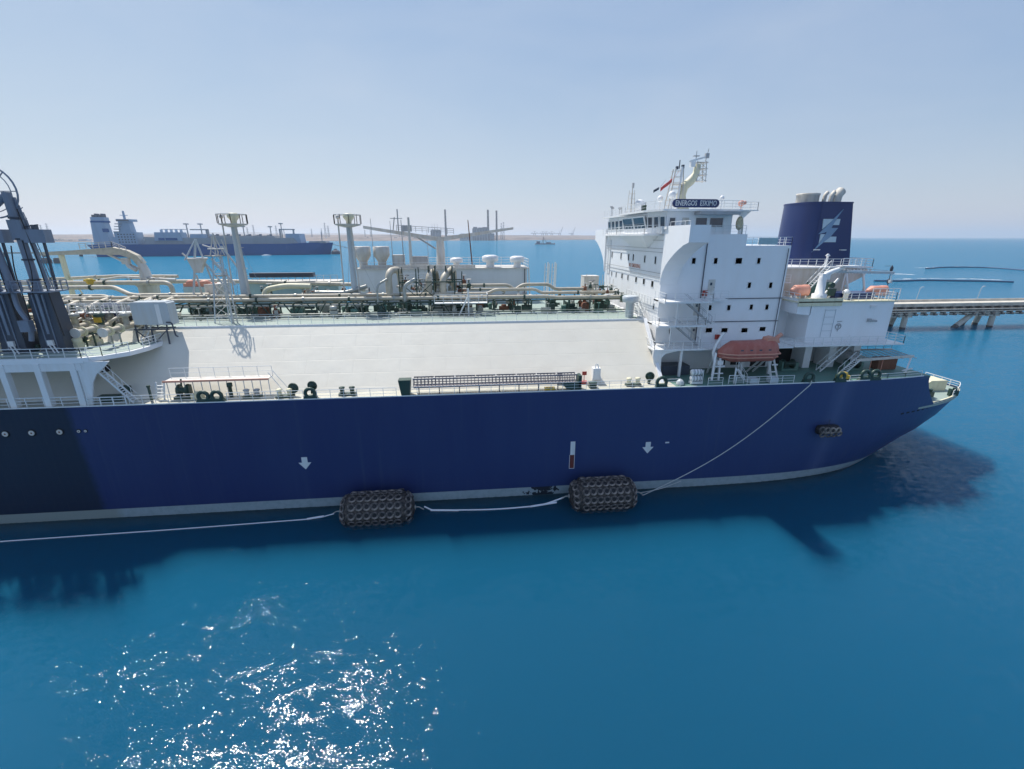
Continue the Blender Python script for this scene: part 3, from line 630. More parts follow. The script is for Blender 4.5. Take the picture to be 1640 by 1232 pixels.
# dark openings, vents and boxes on the shaded lower wall
for x, w, z0, z1 in ((37.3, 1.7, 15.3, 17.2), (39.9, 1.7, 15.3, 17.2), (43.4, 2.4, 15.0, 18.2)):
    m = MB(); m.cur = 0; m.box(x-w/2, x+w/2, 61.93, 61.99, z0, z1); m.cur = 1; m.box(x-w/2-.1, x+w/2+.1, 61.88, 61.97, z1, z1+.12); m.build('lower_opening', ['hole', 'grey'], ACC)
for u, v in ((1147, 540), (1151, 540)): p = spot(u, v, Y=61.8); m = MB(); m.box(p.x-.13, p.x+.13, 61.7, 61.95, p.z-.35, p.z+.35); m.build('fire_box', 'red', ACC)
for u, v in ((1127, 470), (1131, 470)): p = spot(u, v, Y=61.8); m = MB(); m.box(p.x-.13, p.x+.13, 61.7, 61.95, p.z-.4, p.z+.4); m.build('fire_box', 'red', ACC)
m = MB(); m.box(27.2, 31.2, 59.0, 61.2, 14.9, 16.2); m.build('covered_hatch', 'armdark', ACC)
# roof rails, aft platform with windbreak
m = MB(); m.rail([(38.6, 62.3, 32.4), (45.6, 62.3, 32.4), (45.6, 70, 32.4)], 1.1, 1.2, 0.032); m.rail([(33, 62.2, 33.9), (38.5, 62.2, 33.9)], 1.1, 1.2, 0.032); m.rail([(26.9, 55, 34.9), (26.9, 60.5, 34.9)], 0.5, 1.4, 0.03, 0); m.build('railing', 'rail', ACC)
m = MB(); m.box(40.6, 43.4, 62.15, 62.22, 32.5, 33.4); m.build('windbreak', 'teal', ACC)
m = MB(); m.rail([(25.3, 65.7, 37.05), (25.3, 75.9, 37.05), (26.5, 77.6, 37.05), (26.5, 89.3, 37.05)], 1.1, 1.6, 0.03); m.rail([(26.4, 61.9, 37.05), (25.3, 65.7, 37.05)], 1.1, 1.6, 0.03); m.rail([(33.5, 61.9, 37.05), (37, 61.9, 37.05)], 1.1, 1.2, 0.03); m.build('railing', 'rail', wh)
m = MB(); m.box(26.6, 27.6, 61.0, 61.9, 34.5, 34.85); m.box(26.5, 27.4, 62.1, 64.3, 33.95, 34.9); m.build('wing_locker', 'white2', wh)

# ------------------------------------------------------------------ funnel, casing and aft block
fx0, fx1 = 49.2, 62.2
m = MB()
def fun(z):
    """plan of the funnel at height z: flat sides, rounded nose towards the bow"""
    t = (z-29)/(38.6-29); x1 = 61.9-1.6*t; cx = 55.0+.2*t; y0 = 70.0+.1*t
    return [(x1, y0), (x1, 148.0-y0-.2)]+[(cx-2.2*math.cos(R_(q)), 74+4.0*math.sin(R_(q))) for q in range(90, -91, -12)]+[(cx, y0)]
def loft(levels):
    rings = [[(x, y, z) for x, y in f] for f, z in levels]; n = len(rings[0]); vs = [p for r in rings for p in r]
    fs = [(i*n+k, i*n+(k+1) % n, (i+1)*n+(k+1) % n, (i+1)*n+k) for i in range(len(rings)-1) for k in range(n)]
    return vs, fs+[tuple(range(n))[::-1], tuple(range((len(rings)-1)*n, len(rings)*n))]
vs, fs = loft([(fun(29.0), 29.0), (fun(38.6), 38.6)]); m.add(vs, [f[::-1] for f in fs])
FUN = m.build('funnel', 'navy', SHIP)
for p_ in FUN.data.polygons: p_.use_smooth = abs(p_.normal.z) < .5 and p_.area < 20
es_ = FUN.modifiers.new('edges', 'EDGE_SPLIT'); es_.split_angle = R_(35)
m = MB(); gr = [(58+(x-58)*1.012, 74+(y-74)*1.02) for x, y in fun(38.6)]; vs, fs = loft([(gr, 38.5), (gr, 38.72)]); m.add(vs, [f[::-1] for f in fs]); m.build('funnel_rim', 'navy', FUN)
m = MB()
for x in (52.2+.6,): m.pole((55.0, 69.93, 29.5), (55.15, 69.93, 38.4), .03, n=4)
m.build('seam_pipe', 'navy', FUN)
m = MB(); m.lathe((54.9, 73.2, 38.7), [(1.6, 0), (1.6, 1.05), (1.68, 1.1), (1.68, 1.4), (1.5, 1.4), (1.5, 0.7)], 28); m.build('exhaust_drum', 'soot', FUN)
for x, y, r, h in ((56.95, 72.2, .28, 1.25), (57.5, 72.9, .30, 1.35), (58.1, 72.2, .32, 1.3), (58.6, 72.8, .28, 1.5)):
    m = MB(); m.tube(sweep([(x, y, 38.6), (x+.1, y, 38.6+h), (x+0.5, y+.1, 38.95+h)], 0.4, 4), r, 14); m.build('exhaust_pipe', 'soot', FUN)
m = MB(); m.tube(sweep([(59.35, 72.6, 38.6), (59.45, 72.6, 39.9), (60.1, 72.8, 40.5)], 0.6, 5), .72, 18); m.build('exhaust_pipe', 'soot', FUN)
# emblem: letter E crossed by a lightning bolt
def fpt(u, v): p = spot(u, v, Y=70.1); return (p.x, p.z)
def zoomp(a, b): return fpt(1200+a/6.483, 290+b/6.483)
e1 = [zoomp(*p) for p in ((765, 395), (940, 395), (925, 458), (860, 458), (790, 545), (745, 555))]
E_top = [(765, 395), (870, 395), (748, 500)]
def emb(name, pts, mat, dy):
    m = MB(); pl = [zoomp(*p) for p in pts]; m.prism(pl, 'y', 69.98-dy, 70.28); return m.build(name, mat, FUN)
emb('emblem_letter', [(765, 395), (872, 395), (752, 502)], 'emblem', 0.03)
emb('emblem_letter', [(905, 395), (940, 395), (925, 458), (860, 458)], 'emblem', 0.03)
emb('emblem_letter', [(735, 552), (782, 552), (722, 640), (715, 650)], 'emblem', 0.03)
emb('emblem_letter', [(835, 578), (898, 578), (890, 636), (765, 636)], 'emblem', 0.03)
emb('emblem_bolt', [(975, 290), (895, 400), (845, 488), (915, 488), (830, 585), (765, 636), (640, 742), (725, 640), (800, 530), (710, 552), (800, 465), (870, 395)], 'emblem2', 0.05)
m = MB(); 
for p in ((685, 713), (957, 715)):
    x, z = zoomp(*p); m.box(x-.45, x+.45, 69.6, 70.1, z-.08, z+.05)
m.build('light_bracket', 'markwhite', FUN)
# white casing under the funnel
m = MB(); m.box(46.6, 58.8, 66.5, 84, 14.86, 29.0); m.prism([(58.8, 29.0), (61.8, 29.0), (61.8, 27.8), (58.8, 26.3)], 'y', 66.5, 84); m.box(58.8, 60.5, 68, 82, 14.86, 26)
CAS = m.build('engine_casing', 'palegrey', SHIP)
m = MB(); m.box(46.2, 62.4, 66.0, 84.5, 29.0, 29.2)
m.rail([(46.3, 66.1, 29.2), (62.3, 66.1, 29.2), (62.3, 84, 29.2)], 1.15, 1.3, 0.04); m.rail([(46.3, 66.1, 29.2), (46.3, 84, 29.2)], 1.15, 1.3, 0.04); m.build('casing_platform', 'white2', CAS)
for z in (27.0, 24.0):
    m = MB(); m.box(46.0, 48.9, 65.4, 67, z-.12, z); m.rail([(46.1, 65.5, z), (48.8, 65.5, z)], 1.1, .9, 0.035); m.rail([(46.1, 65.5, z), (46.1, 67, z)], 1.1, .9, 0.035); m.build('side_balcony', 'white2', CAS)
m = MB(); m.ladder((49.2, 64.2, 24.2), (54.3, 65.2, 29.2), 0.9, (0.1, 1, 0)); m.build('stair', 'rail', CAS)
m = MB()
for p_, q_, r_ in (((58.6, 65.2, 24.8), (58.3, 66.2, 28.4), .16), ((61.4, 65.2, 24.8), (61.1, 66.2, 28.4), .16), ((57.4, 65.4, 24.8), (58.2, 66.2, 28.2), .10)): m = MB(); m.pole(p_, q_, r_, n=8); m.build('support_post', 'white2', CAS)
for i in range(11):
    x = 56.3+i*0.55; m = MB(); m.prism([(65.9, 28.9), (65.6, 28.9), (65.9, 28.1)], 'x', x, x+.10); m.build('platform_rib', 'white2', CAS)
m = MB(); m.box(52.4, 56.0, 66.2, 66.48, 24.8, 26.9); m.build('green_shutter', 'deckgreen', CAS)
m = MB(); m.box(45.5, 46.6, 63.5, 84, 14.9, 23.5); m.build('link_wall', 'palegrey', CAS)
# bulwark on the outside of the aft house, raised deck
m = MB(); m.box(48.6, 61.4, 60.0, 64.8, 19.0, 24.7); m.box(48.6, 60.2, 60.3, 64.8, 15.5, 19.0) if False else None
m.prism([(46.6, 25.2), (48.7, 24.9), (48.7, 22.9), (46.6, 23.1)], 'y', 60.0, 66); m.box(46.7, 60.5, 64.4, 66.4, 14.86, 24.7)
AFT = m.build('aft_house', 'white', SHIP)
m = MB(); m.box(46.4, 61.7, 59.8, 66.4, 24.7, 24.86); m.box(46.5, 53.1, 59.8, 60.0, 24.2, 25.3); m.build('aft_house_roof', 'yellowwhite', AFT)
m = MB(); m.rail([(53.3, 60.0, 24.86), (61.5, 60.0, 24.86), (61.5, 66, 24.86)], 1.1, 1.25, 0.04); m.rail([(46.6, 60.0, 24.86), (46.6, 64.5, 24.86)], 1.1, 1.25, 0.04); m.build('railing', 'rail', AFT)
m = MB(); m.box(53.3, 59.6, 61.6, 64.0, 24.86, 25.8); m.build('skylight', 'navy', AFT)
for x0, w in ((48.95, 0),): pass
m = MB()
for z in (20.6, 21.6, 22.6, 23.6): m.beam((50.9, 59.96, z), (52.5, 59.96, z), 0.05, 0.05)
m.beam((50.9, 59.95, 19.6), (50.9, 59.95, 23.7), 0.04); m.beam((52.5, 59.95, 19.6), (52.5, 59.95, 23.7), 0.04); m.build('wall_ladder', 'mast', AFT)
p = spot(1342, 523, Y=60); m = MB(); m.torus((p.x, 59.94, p.z), 0.42, 0.05, (0, 1, 0), 18, 5); m.beam((p.x-.25, 59.93, p.z+.2), (p.x+.3, 59.93, p.z+.2), .05, .12); m.beam((p.x+.05, 59.93, p.z+.2), (p.x, 59.93, p.z-.7), .05, .1); m.beam((p.x-.3, 59.93, p.z+.75), (p.x+.4, 59.93, p.z+.75), .05, .1); m.build('wall_sign', 'grey', AFT)
p = spot(1392, 513, Y=60); m = MB(); m.box(p.x-.35, p.x+.1, 59.7, 60, p.z-.2, p.z+.25); m.pole((p.x+.1, 59.8, p.z), (p.x+1.0, 59.8, p.z-.1), .15, n=8); m.build('flood_light', 'grey', AFT)
m = MB(); m.box(57.7, 58.6, 59.7, 60, 23.9, 24.15); m.build('lamp_cover', 'white2', AFT)
for u, v, w, h in ((1282, 524, .8, .75), (1297, 531, .95, .5)): p = spot(u, v, Y=64.35); m = MB(); m.box(p.x-w/2, p.x+w/2, 64.0, 64.38, p.z-h/2, p.z+h/2); m.build('fire_locker', 'red', AFT)
# poop platform
m = MB(); m.box(45.6, 62.4, 57.8, 66, 19.0-.2, 19.0); m.build('poop_platform', 'white2', SHIP)
m = MB(); m.rail([(45.6, 57.9, 19.0), (62.3, 57.9, 19.0), (62.3, 66, 19.0)], 1.1, 1.4, 0.045); m.build('railing', 'rail', SHIP)
for x in (50.3, 54.2, 58.1): m = MB(); m.box(x-.55, x+.55, 60.8, 63.5, 14.86, 18.8); m.build('deck_support', 'white', SHIP)
m = MB(); m.box(49.6, 60.4, 66.0, 66.3, 14.9, 18.8); m.build('recess_wall', 'palegrey', SHIP)
m = MB(); m.ladder((50.8, 58.9, 14.9), (55.0, 58.9, 19.0), 0.8, (0, 1, 0)); m.build('stair', 'rail', SHIP)
for x, z, w, h, mt in ((47.6, 14.9, 2.4, 3.2, 'hole'), (51.8, 15, 1.4, 2.6, 'hole')):
    m = MB(); m.box(x, x+w, 63.6, 64.3, z, z+h); m.build('dark_doorway', mt, SHIP)
# manifold platform, columns, rounded wing
m = MB(); m.box(-75, -43.2, 53.9, 60.4, 20.0, 20.6); m.prism([(-43.2, 53.9), (-41.6, 54.6), (-39.9, 56.6), (-39.4, 59.0), (-39.4, 62.2), (-43.2, 62.2)], 'z', 20.1, 20.6); m.box(-75, -43.2, 60.4, 64, 20.3, 20.6)
MAN = m.build('manifold_platform', 'white', SHIP)
m = MB(); m.box(-75, -43.5, 54.2, 63.9, 20.604, 20.64); m.prism([(-43.5, 54.4), (-41.8, 55.0), (-40.3, 56.9), (-39.8, 59.1), (-39.8, 61.9), (-43.5, 61.9)], 'z', 20.604, 20.64); m.build('platform_deck', 'deck', MAN)
m = MB(); m.box(-75, -43.6, 53.95, 54.15, 19.1, 20.0); m.build('platform_girder', 'white2', MAN)
for i in range(9):
    x = -44.5-i*3.65; m = MB(); m.box(x-.32, x+.32, 53.85, 54.5, 14.9, 20.0); m.prism([(x+.32, 20.0), (x+.32, 19.2), (x+.9, 20.0)], 'y', 54.0, 54.4); m.prism([(x-.32, 20.0), (x-.9, 20.0), (x-.32, 19.2)], 'y', 54.0, 54.4); m.build('platform_column', 'white2', MAN)
# curved knee right of the last column
kn = [(-44.1, 20.0), (-41.0, 20.0)]+[(-41.0-3.0*math.sin(R_(a)), 20.0-0.9-3.2*(1-math.cos(R_(a)))) for a in range(0, 81, 10)]+[(-44.0, 15.0)]
m = MB(); m.prism([(-44.1, 20.1), (-40.6, 20.1), (-41.4, 19.3), (-42.3, 18.6), (-42.9, 17.6), (-43.3, 16.2), (-43.6, 14.9), (-44.1, 14.9)], 'y', 54.0, 54.2); m.build('knee_plate', 'white2', MAN)
m = MB(); m.lathe((-42.2, 55.6, 18.9), [(0.01, 0), (.42, 0), (.42, -.5), (.34, -.5), (.34, -.1)], 16, 'y'); m.build('round_port', 'hole', MAN)
m = MB(); m.rail([(-75, 54.0, 20.6), (-43.3, 54.0, 20.6), (-41.6, 54.7, 20.6), (-40.0, 56.7, 20.6)], 1.1, 1.7, 0.04); m.rail([(-39.5, 58.4, 20.6), (-39.5, 62.0, 20.6)], 1.1, 1.2, .04); m.build('railing', 'rail', MAN)
m = MB(); m.ladder((-43.4, 54.5, 20.6), (-39.2, 54.5, 14.95), 0.8, (0, 1, 0), 0.3); m.build('stair', 'rail', MAN)
m = MB(); m.ladder((-42.0, 62.2, 20.6), (-40.3, 63.2, 24.6), 0.7, (1, -.2, 0), 0.35, rail=False); m.ladder((-41.8, 66.0, 22.05), (-43.0, 64.0, 22.6), 0.7, (0, 1, 0), 0.35, rail=False); m.build('access_ladder', 'rail', MAN)
m = MB(); m.rail([(-75, 54.0, 14.9), (-44.9, 54.0, 14.9)], 1.1, 1.85, 0.05); m.build('railing', 'rail', SHIP)
m = MB(); m.rail([(-43.9, 53.8, 14.9), (-39.8, 53.8, 14.9)], 1.0, 1.35, 0.06); m.build('railing', 'rail', SHIP)
# deck edge railings along the near side, broken at the fairleads
edge_runs = [(-39.4, -32.3), (-28.6, -19.9), (-18.3, -8.9), (-7.9, 24.0), (25.5, 27.4), (31.2, 33.2), (35.0, 43.2)]
for a, b in edge_runs:
    m = MB(); m.rail([(a, 53.75, 14.95), (b, 53.75, 14.95)], 1.05, 1.55, 0.03); m.build('railing', 'rail', SHIP)
m = MB(); pts = [(x, CY-half(x, 14.9)+.15, 14.95) for x in (51.5, 54.5, 57.5, 60.5, 63.5)]; m.rail(pts, 0.7, 2.2, 0.03, 1); m.build('railing', 'rail', SHIP)
m = MB(); pts = [(x, CY-half(x, 10)+.15, 10.0) for x in (74, 75.5, 77, 78.4, 79.3)]+[(79.4, CY-7, 10)]; m.rail(pts, 1.1, 1.6, 0.05); m.build('railing', 'rail', SHIP)
m = MB(); pts = [(x, CY-half(x, 10)+.1, 10.15) for x in (68.3, 69.3, 70.5, 72, 73.5, 75, 76.5, 78, 79.4)]
for p, q in zip(pts, pts[1:]): m.beam(p, q, 0.22, 0.3)
m.build('stern_bulwark', 'yellowwhite', SHIP)

# ------------------------------------------------------------------ bridge-top gear
# name board
nb = thing('name_board', 'rounded navy board lettered ENERGOS ESKIMO above the wheelhouse roof', 'name board', (30.6, 61.7, 37.1))
m = MB(); cx0, cx1, zc, rr = 27.9, 33.3, 37.75, 0.52; poly = [(cx1+rr*math.cos(R_(a)), zc+rr*math.sin(R_(a))) for a in range(-90, 91, 15)]+[(cx0+rr*math.cos(R_(a)), zc+rr*math.sin(R_(a))) for a in range(90, 271, 15)]
m.prism(poly, 'y', 61.6, 61.8); m.build('board', 'navy', nb)
text_mesh('lettering', 'ENERGOS  ESKIMO', 0.92, 'markwhite', nb, (30.6, 61.585, 37.74), SIDE, sx=0.74)
m = MB()
for x in (28.2, 30.6, 33.0): m.pole((x, 61.85, 37.05), (x, 61.85, 37.9), 0.04, n=6); m.beam((x, 61.85, 37.7), (x, 62.8, 37.05), 0.05)
m.build('bracket', 'rail', nb)
# radar mast
rm = thing('radar_mast', 'cream goose-neck radar mast with lattice head, tallest fitting above the wheelhouse', 'mast', (31.6, 67, 37.05))
m = MB(); m.tube([(32.2, 67, 37.05), (31.9, 67, 38.0), (31.8, 67, 39.2), (32.1, 67, 40.3), (33.0, 67, 41.1), (33.6, 67, 41.9), (33.8, 67, 43.2)], [1.0, .78, .64, .62, .62, .5, .4], 14); m.build('mast_column', 'yellowwhite', rm)
m = MB()
for dx, dy in ((0, 0), (1.3, 0), (0, 1.0), (1.3, 1.0)): m.pole((33.7+dx, 66.6+dy, 40.9), (33.5+dx, 66.6+dy, 43.6), 0.06, n=6)
for z in (41.0, 41.8, 42.6, 43.4): m.box(33.5, 35.1, 66.5, 67.7, z, z+.06)
for z in (41.0, 41.8, 42.6): m.beam((33.7, 66.55, z), (35.0, 66.55, z+.8), 0.05); m.beam((35, 66.55, z), (33.7, 66.55, z+.8), 0.05)
m.build('lattice_head', 'palegrey', rm)
m = MB(); m.beam((32.4, 66.8, 43.5), (34.6, 66.8, 44.1), .28, .22); m.box(32.6, 33.2, 66.5, 67.1, 42.8, 43.5); m.build('radar_scanner', 'white2', rm)
m = MB(); m.pole((33.4, 67, 43.5), (33.4, 67, 44.9), .05, n=6); m.pole((34.8, 67, 43.5), (35.1, 67, 45.2), .05, n=6); m.box(33.0, 33.8, 66.8, 67.2, 44.2, 44.3); m.box(34.7, 35.2, 66.8, 67.2, 44.0, 44.6); m.build('aerial', 'grey', rm)
rm.location.x -= 0.9
sm_ = thing('signal_tower', 'pale ladder-like signal tower beside the cream radar mast', 'mast', (29.8, 67, 37.05))
m = MB()
for dx, dy in ((-1.0, -.5), (1.0, -.5), (-1.0, .5), (1.0, .5)): m.pole((29.9+dx*1.1, 67+dy*1.4, 37.05), (30.1+dx*.55, 67+dy*.8, 42.6), 0.09, n=6)
for k in range(7): z = 37.8+k*.75; s = 1.1-.09*k; m.beam((29.9-s, 66.4, z), (30+s, 66.4, z), .06); m.beam((29.9-s, 67.6, z), (30+s, 67.6, z), .06)
m.box(29.4, 30.8, 66.3, 67.7, 40.5, 40.58); m.build('frame', 'palegrey', sm_)
m = MB(); m.pole((30.2, 66.5, 37.05), (30.4, 66.5, 42.8), 0.17, n=8); m.build('mast_tube', 'white2', sm_)
m = MB(); m.pole((30.2, 67, 42.6), (30.2, 67, 43.7), .07, n=6); m.box(30.55, 30.85, 66.8, 67.2, 42.3, 43.1); m.box(29.7, 30.0, 66.8, 67.1, 42.5, 42.9); m.build('signal_lamp', 'armdark', sm_)
# forward pole mast
pm = thing('pole_mast', 'slim pale pole mast left of the big satellite dome', 'mast', (28.5, 80, 37.05))
m = MB(); m.pole((28.3, 80, 37.05), (28.3, 80, 41.4), .14, .09); m.pole((27.8, 80.6, 37.05), (27.9, 80.3, 41), .05, n=6); m.pole((28.8, 79.6, 37.05), (28.6, 79.8, 41), .05, n=6)
for z in (38, 38.8, 39.6, 40.4): m.box(27.8, 28.8, 79.7, 80.3, z, z+.05)
m.build('pole', 'palegrey', pm); m = MB(); m.box(28.2, 28.5, 79.8, 80.1, 41.3, 42.1); m.build('lamp', 'grey', pm)
def dome(x, y, z, r, h, label, dark=False):
    t = thing('satellite_dome', label, 'satellite dome', (x, y, z), 'satellite domes above the wheelhouse')
    m = MB(); m.pole((x, y, z), (x, y, z+h), r*.28, n=10); m.build('pedestal', 'white2', t)
    m = MB(); m.ball((x, y, z+h+r*.8), r, 18, 1.1); m.build('dome', 'white2', t); return t
dome(29.6, 79.5, 37.05, 0.95, 0.7, 'biggest white dome, beside the slim pole mast')
dome(28.2, 67.8, 37.05, 0.42, 1.35, 'small white dome on a post between the big dome and the name board')
dome(29.2, 66.2, 37.05, 0.5, 1.7, 'tall-stemmed egg-shaped white dome just left of the name board')
dome(35.2, 63.6, 37.05, 0.3, 1.3, 'tiny white dome right of the name board')
t = thing('search_light', 'dark boxy searchlight on the roof right of the big dome', 'searchlight', (28.0, 75, 37.05)); m = MB(); m.box(27.9, 28.5, 73.6, 74.3, 37.3, 38.3); m.pole((28.2, 74, 37.05), (28.2, 74, 37.4), .1); m.build('lamp_box', 'green', t); m = MB(); m.box(27.84, 27.9, 73.7, 74.2, 37.5, 38.2); m.build('lens', 'glass', t)
t = thing('dish_antenna', 'round white dish facing the bow on the right end of the bridge', 'dish', (37.4, 62.2, 33.9))
m = MB(); m.lathe((37.6, 62.0, 35.3), [(0.02, -.0), (.5, -.08), (.85, -.3), (.9, -.34), (.5, -.16), (.02, -.08)], 20, 'x'); m.build('dish', 'yellowwhite', t); m = MB(); m.pole((38.0, 62.3, 33.9), (37.8, 62.1, 35.3), .12); m.build('stand', 'palegrey', t)
t = thing('monitor_platform', 'small raised platform with a faded orange fitting right of the name board', 'platform', (38, 63, 33.9))
m = MB(); m.box(36.5, 40.0, 62.4, 64.6, 36.9, 37.02); m.beam((38.2, 63.2, 33.9), (38.2, 63.2, 36.9), .35); m.prism([(37.2, 36.9), (39.4, 36.9), (38.3, 35.9)], 'y', 63.1, 63.3); m.build('table', 'white2', t)
m = MB(); m.ball((37.9, 63.3, 37.9), .42, 10); m.pole((37.9, 63.3, 37.0), (37.9, 63.3, 37.6), .1); m.ball((38.4, 63.3, 38.0), .25, 8); m.build('fitting', 'orangefade', t)
m = MB(); m.rail([(36.6, 62.5, 37.02), (39.9, 62.5, 37.02), (39.9, 64.5, 37.02)], 1.0, 1.2, .03); m.build('railing', 'rail', t)
for k, (lbl, cat, y, x, z) in enumerate((('thin whip aerial at the far left end of the bridge roof', 'aerial', 88, 27.4, 37.05), ('short aerial with a dark cup top at the left roof corner', 'aerial', 86, 27.0, 37.05), ('lone thin aerial above the left bridge windows', 'aerial', 82, 27, 37.05))):
    t = MB(); t.pole((x, y, z), (x, y, z+1.8-k*.2), .06, n=6); t.lathe((x, y, z+1.5-k*.3), [(.05, 0), (.3, .25), (.3, .4)], 8); tag(t.build('aerial', 'grey', None, (x, y, z)), lbl, cat, 'aerials on the bridge roof')
for lbl, mt, a, b in (('faded red signal flag streaming left from the halyard', 'flagred', (28.9, 66, 41.0), (27.4, 66.2, 39.8)), ('dark signal flag farther left on the halyard', 'flagdark', (27.2, 66.2, 39.9), (26.5, 66.4, 39.5))):
    a = Vector(a); b = Vector(b); m = MB(); n = 8; vs = []
    for i in range(n+1):
        p = a.lerp(b, i/n)+Vector((0, .12*math.sin(i*1.5), 0)); vs += [p+Vector((0, 0, .25)), p-Vector((0, 0, .25*(1 if mt == 'flagred' else .4)))]
    m.add(vs, [(2*i, 2*i+1, 2*i+3, 2*i+2) for i in range(n)], True); m.tube([a+Vector((.9, 0, 1.2)), a, b], .015, 4)
    o = m.build('signal_flag', mt, None, a); tag(o, lbl, 'flag', 'signal flags'); s_ = o.modifiers.new('thickness', 'SOLIDIFY'); s_.thickness = 0.02

# ------------------------------------------------------------------ lifeboat and davits
lb = thing('lifeboat', 'covered orange lifeboat slung in white davits beside the bridge block', 'lifeboat', (37.9, 56.6, 18.3))
def boat_mesh(x0, x1, y, zs_, w, h):
    """enclosed boat: pointed bow and stern, full sides, raised flat-topped canopy"""
    m = MB(); n = 26; vs = []; k = 18
    for i in range(n+1):
        t = i/n; s = max(0.03, min(1, (t/.26))**.55*min(1, ((1-t)/.16))**.45) if 0 < t < 1 else .03
        top = .34+.66*min(1, max(0, (t-.03)/.20))**.8*min(1, max(0, (1.0-t)/.10))**.6; top *= 1+.06*min(1, max(0, (t-.62)/.05))
        bot = .45+.55*min(1, t/.2, (1-t)/.12)
        x = x0+(x1-x0)*t
        for j in range(k):
            a = 2*math.pi*j/k; c, q = math.cos(a), math.sin(a)
            yy = w/2*s*(abs(c)**.6)*(1 if c > 0 else -1)*(1 if q < .2 else 1-.28*(q-.2))
            zz = (abs(q)**.75)*h*.66*top if q > 0 else -(abs(q)**.85)*h*.46*bot
            vs.append((x, y+yy, zs_+zz))
    m.add(vs, [(i*k+j, i*k+(j+1) % k, (i+1)*k+(j+1) % k, (i+1)*k+j) for i in range(n) for j in range(k)], True)
    m.add(vs[:k], [tuple(range(k))[::-1]]); m.add(vs[-k:], [tuple(range(k))]); return m
boat_mesh(33.6, 42.2, 56.6, 18.55, 3.0, 2.5).build('hull_shell', 'orange', lb)
m = MB(); m.tube([(33.65, 56.4, 18.6), (34.4, 55.55, 18.6), (35.7, 55.08, 18.6), (40.6, 55.08, 18.6), (41.8, 55.4, 18.6), (42.2, 56.3, 18.6)], .11, 6)
m.tube([(33.8, 56.4, 18.15), (34.6, 55.6, 18.15), (35.9, 55.14, 18.15), (40.4, 55.14, 18.15), (41.6, 55.5, 18.15), (42, 56.3, 18.15)], .09, 6); m.build('rubbing_strake', 'orangefade', lb)
m = MB(); m.prism([(40.0, 20.1), (41.9, 19.9), (41.7, 20.55), (40.9, 20.75), (40.2, 20.6)], 'y', 56.0, 57.2); m.tube([(41.5, 56.6, 20.2), (42.0, 56.6, 20.7), (42.4, 56.6, 21.0)], .28, 8); m.build('conning_hood', 'orangefade', lb)
m = MB(); 
for x in (36.0, 37.3, 38.6, 39.9): m.box(x, x+.4, 55.18, 55.32, 19.1, 19.27)
m.build('port_light', 'glass', lb)
for x0, sgn, lbl in ((33.4, 1, 'white lifeboat davit at the bow end of the orange boat'), (41.0, -1, 'white lifeboat davit at the stern end of the orange boat')):
    d = thing('lifeboat_davit', lbl, 'davit', (x0, 57, 14.9), 'davits holding the orange lifeboat')
    for dx in (0, .95):
        m = MB(); m.beam((x0+dx-.5*sgn, 55.9, 14.9), (x0+dx*.7, 56.6, 18.6 if sgn > 0 else 18.2), .26, .2); m.build('leg', 'white2', d)
        m = MB(); m.beam((x0+dx+.8*sgn, 59.6, 14.9), (x0+dx*.7, 56.9, 18.6 if sgn > 0 else 18.2), .2, .2); m.build('leg', 'white2', d)
    m = MB(); m.beam((x0-.4*sgn, 55.95, 15.9), (x0+1, 55.95, 15.9), .15); m.beam((x0-.3*sgn, 55.95, 16.9), (x0+1.1, 55.95, 16.9), .15)
    if sgn > 0: m.tube([(33.5, 57, 17.4), (33.2, 57, 18.6), (33.6, 57.2, 19.6), (34.3, 57.4, 20.7), (34.6, 57.4, 21.2)], .2, 6); m.box(33.6, 34.4, 56.2, 57, 17.0, 17.6)
    m.build('davit_arm', 'white2', d)
t = thing('embarkation_stand', 'white railed embarkation stand under the orange lifeboat', 'stand', (37.2, 55, 14.9))
m = MB(); m.rail([(34.3, 54.2, 14.95), (36.4, 54.2, 14.95)], 1.15, 1.0, .045); m.beam((35.2, 54.4, 14.9), (35.2, 54.4, 17), .15); m.ladder((37.4, 55.4, 14.9), (36.2, 55.8, 16.6), .7, (.1, 1, 0)); m.build('railing', 'rail', t)
for x in (37.2, 40.0): m = MB(); m.box(x, x+1.15, 53.9, 54.8, 14.95, 15.65); m.build('locker', 'mast', t)
# life raft canisters
lr = thing('life_raft_canister', 'white life raft canister, lower of the two stacked on the cradle', 'life raft', (30.1, 54.9, 15.2), 'white life raft canisters by the rail')
def raft(z, par):
    m = MB(); m.lathe((29.3, 54.9, z), [(.2, 0), (.36, .04), (.40, .18), (.40, 1.3), (.36, 1.45), (.2, 1.5)], 14, 'x'); m.build('canister_shell', 'white2', par)
    for i in range(3):
        m = MB(); m.lathe((29.55+i*.42, 54.9, z), [(.42, 0), (.425, .08), (.42, .16)], 14, 'x'); m.build('strap', 'grey', par)
raft(15.65, lr)
lr2 = thing('life_raft_canister', 'white life raft canister, upper of the two stacked on the cradle', 'life raft', (30.1, 54.9, 16.0), 'white life raft canisters by the rail'); raft(16.5, lr2)
t = MB(); t.box(29.3, 30.9, 54.5, 55.3, 14.95, 15.25); t.beam((29.4, 54.5, 14.95), (29.4, 54.5, 16.9), .07); t.beam((30.8, 54.5, 14.95), (30.8, 54.5, 16.9), .07); t.beam((29.4, 55.3, 16.1), (30.8, 55.3, 16.1), .07)
tag(t.build('raft_cradle', 'rail', None, (30.1, 54.9, 14.9)), 'white steel cradle under the two life raft canisters', 'cradle')
t = MB(); t.lathe((27.9, 54.8, 14.9), [(.5, 0), (.5, .35), (.3, .6), (.12, .7)], 12); tag(t.build('squat_ventilator', 'mast', None, (27.9, 54.8, 14.9)), 'squat pale vent cap left of the life raft canisters', 'vent')

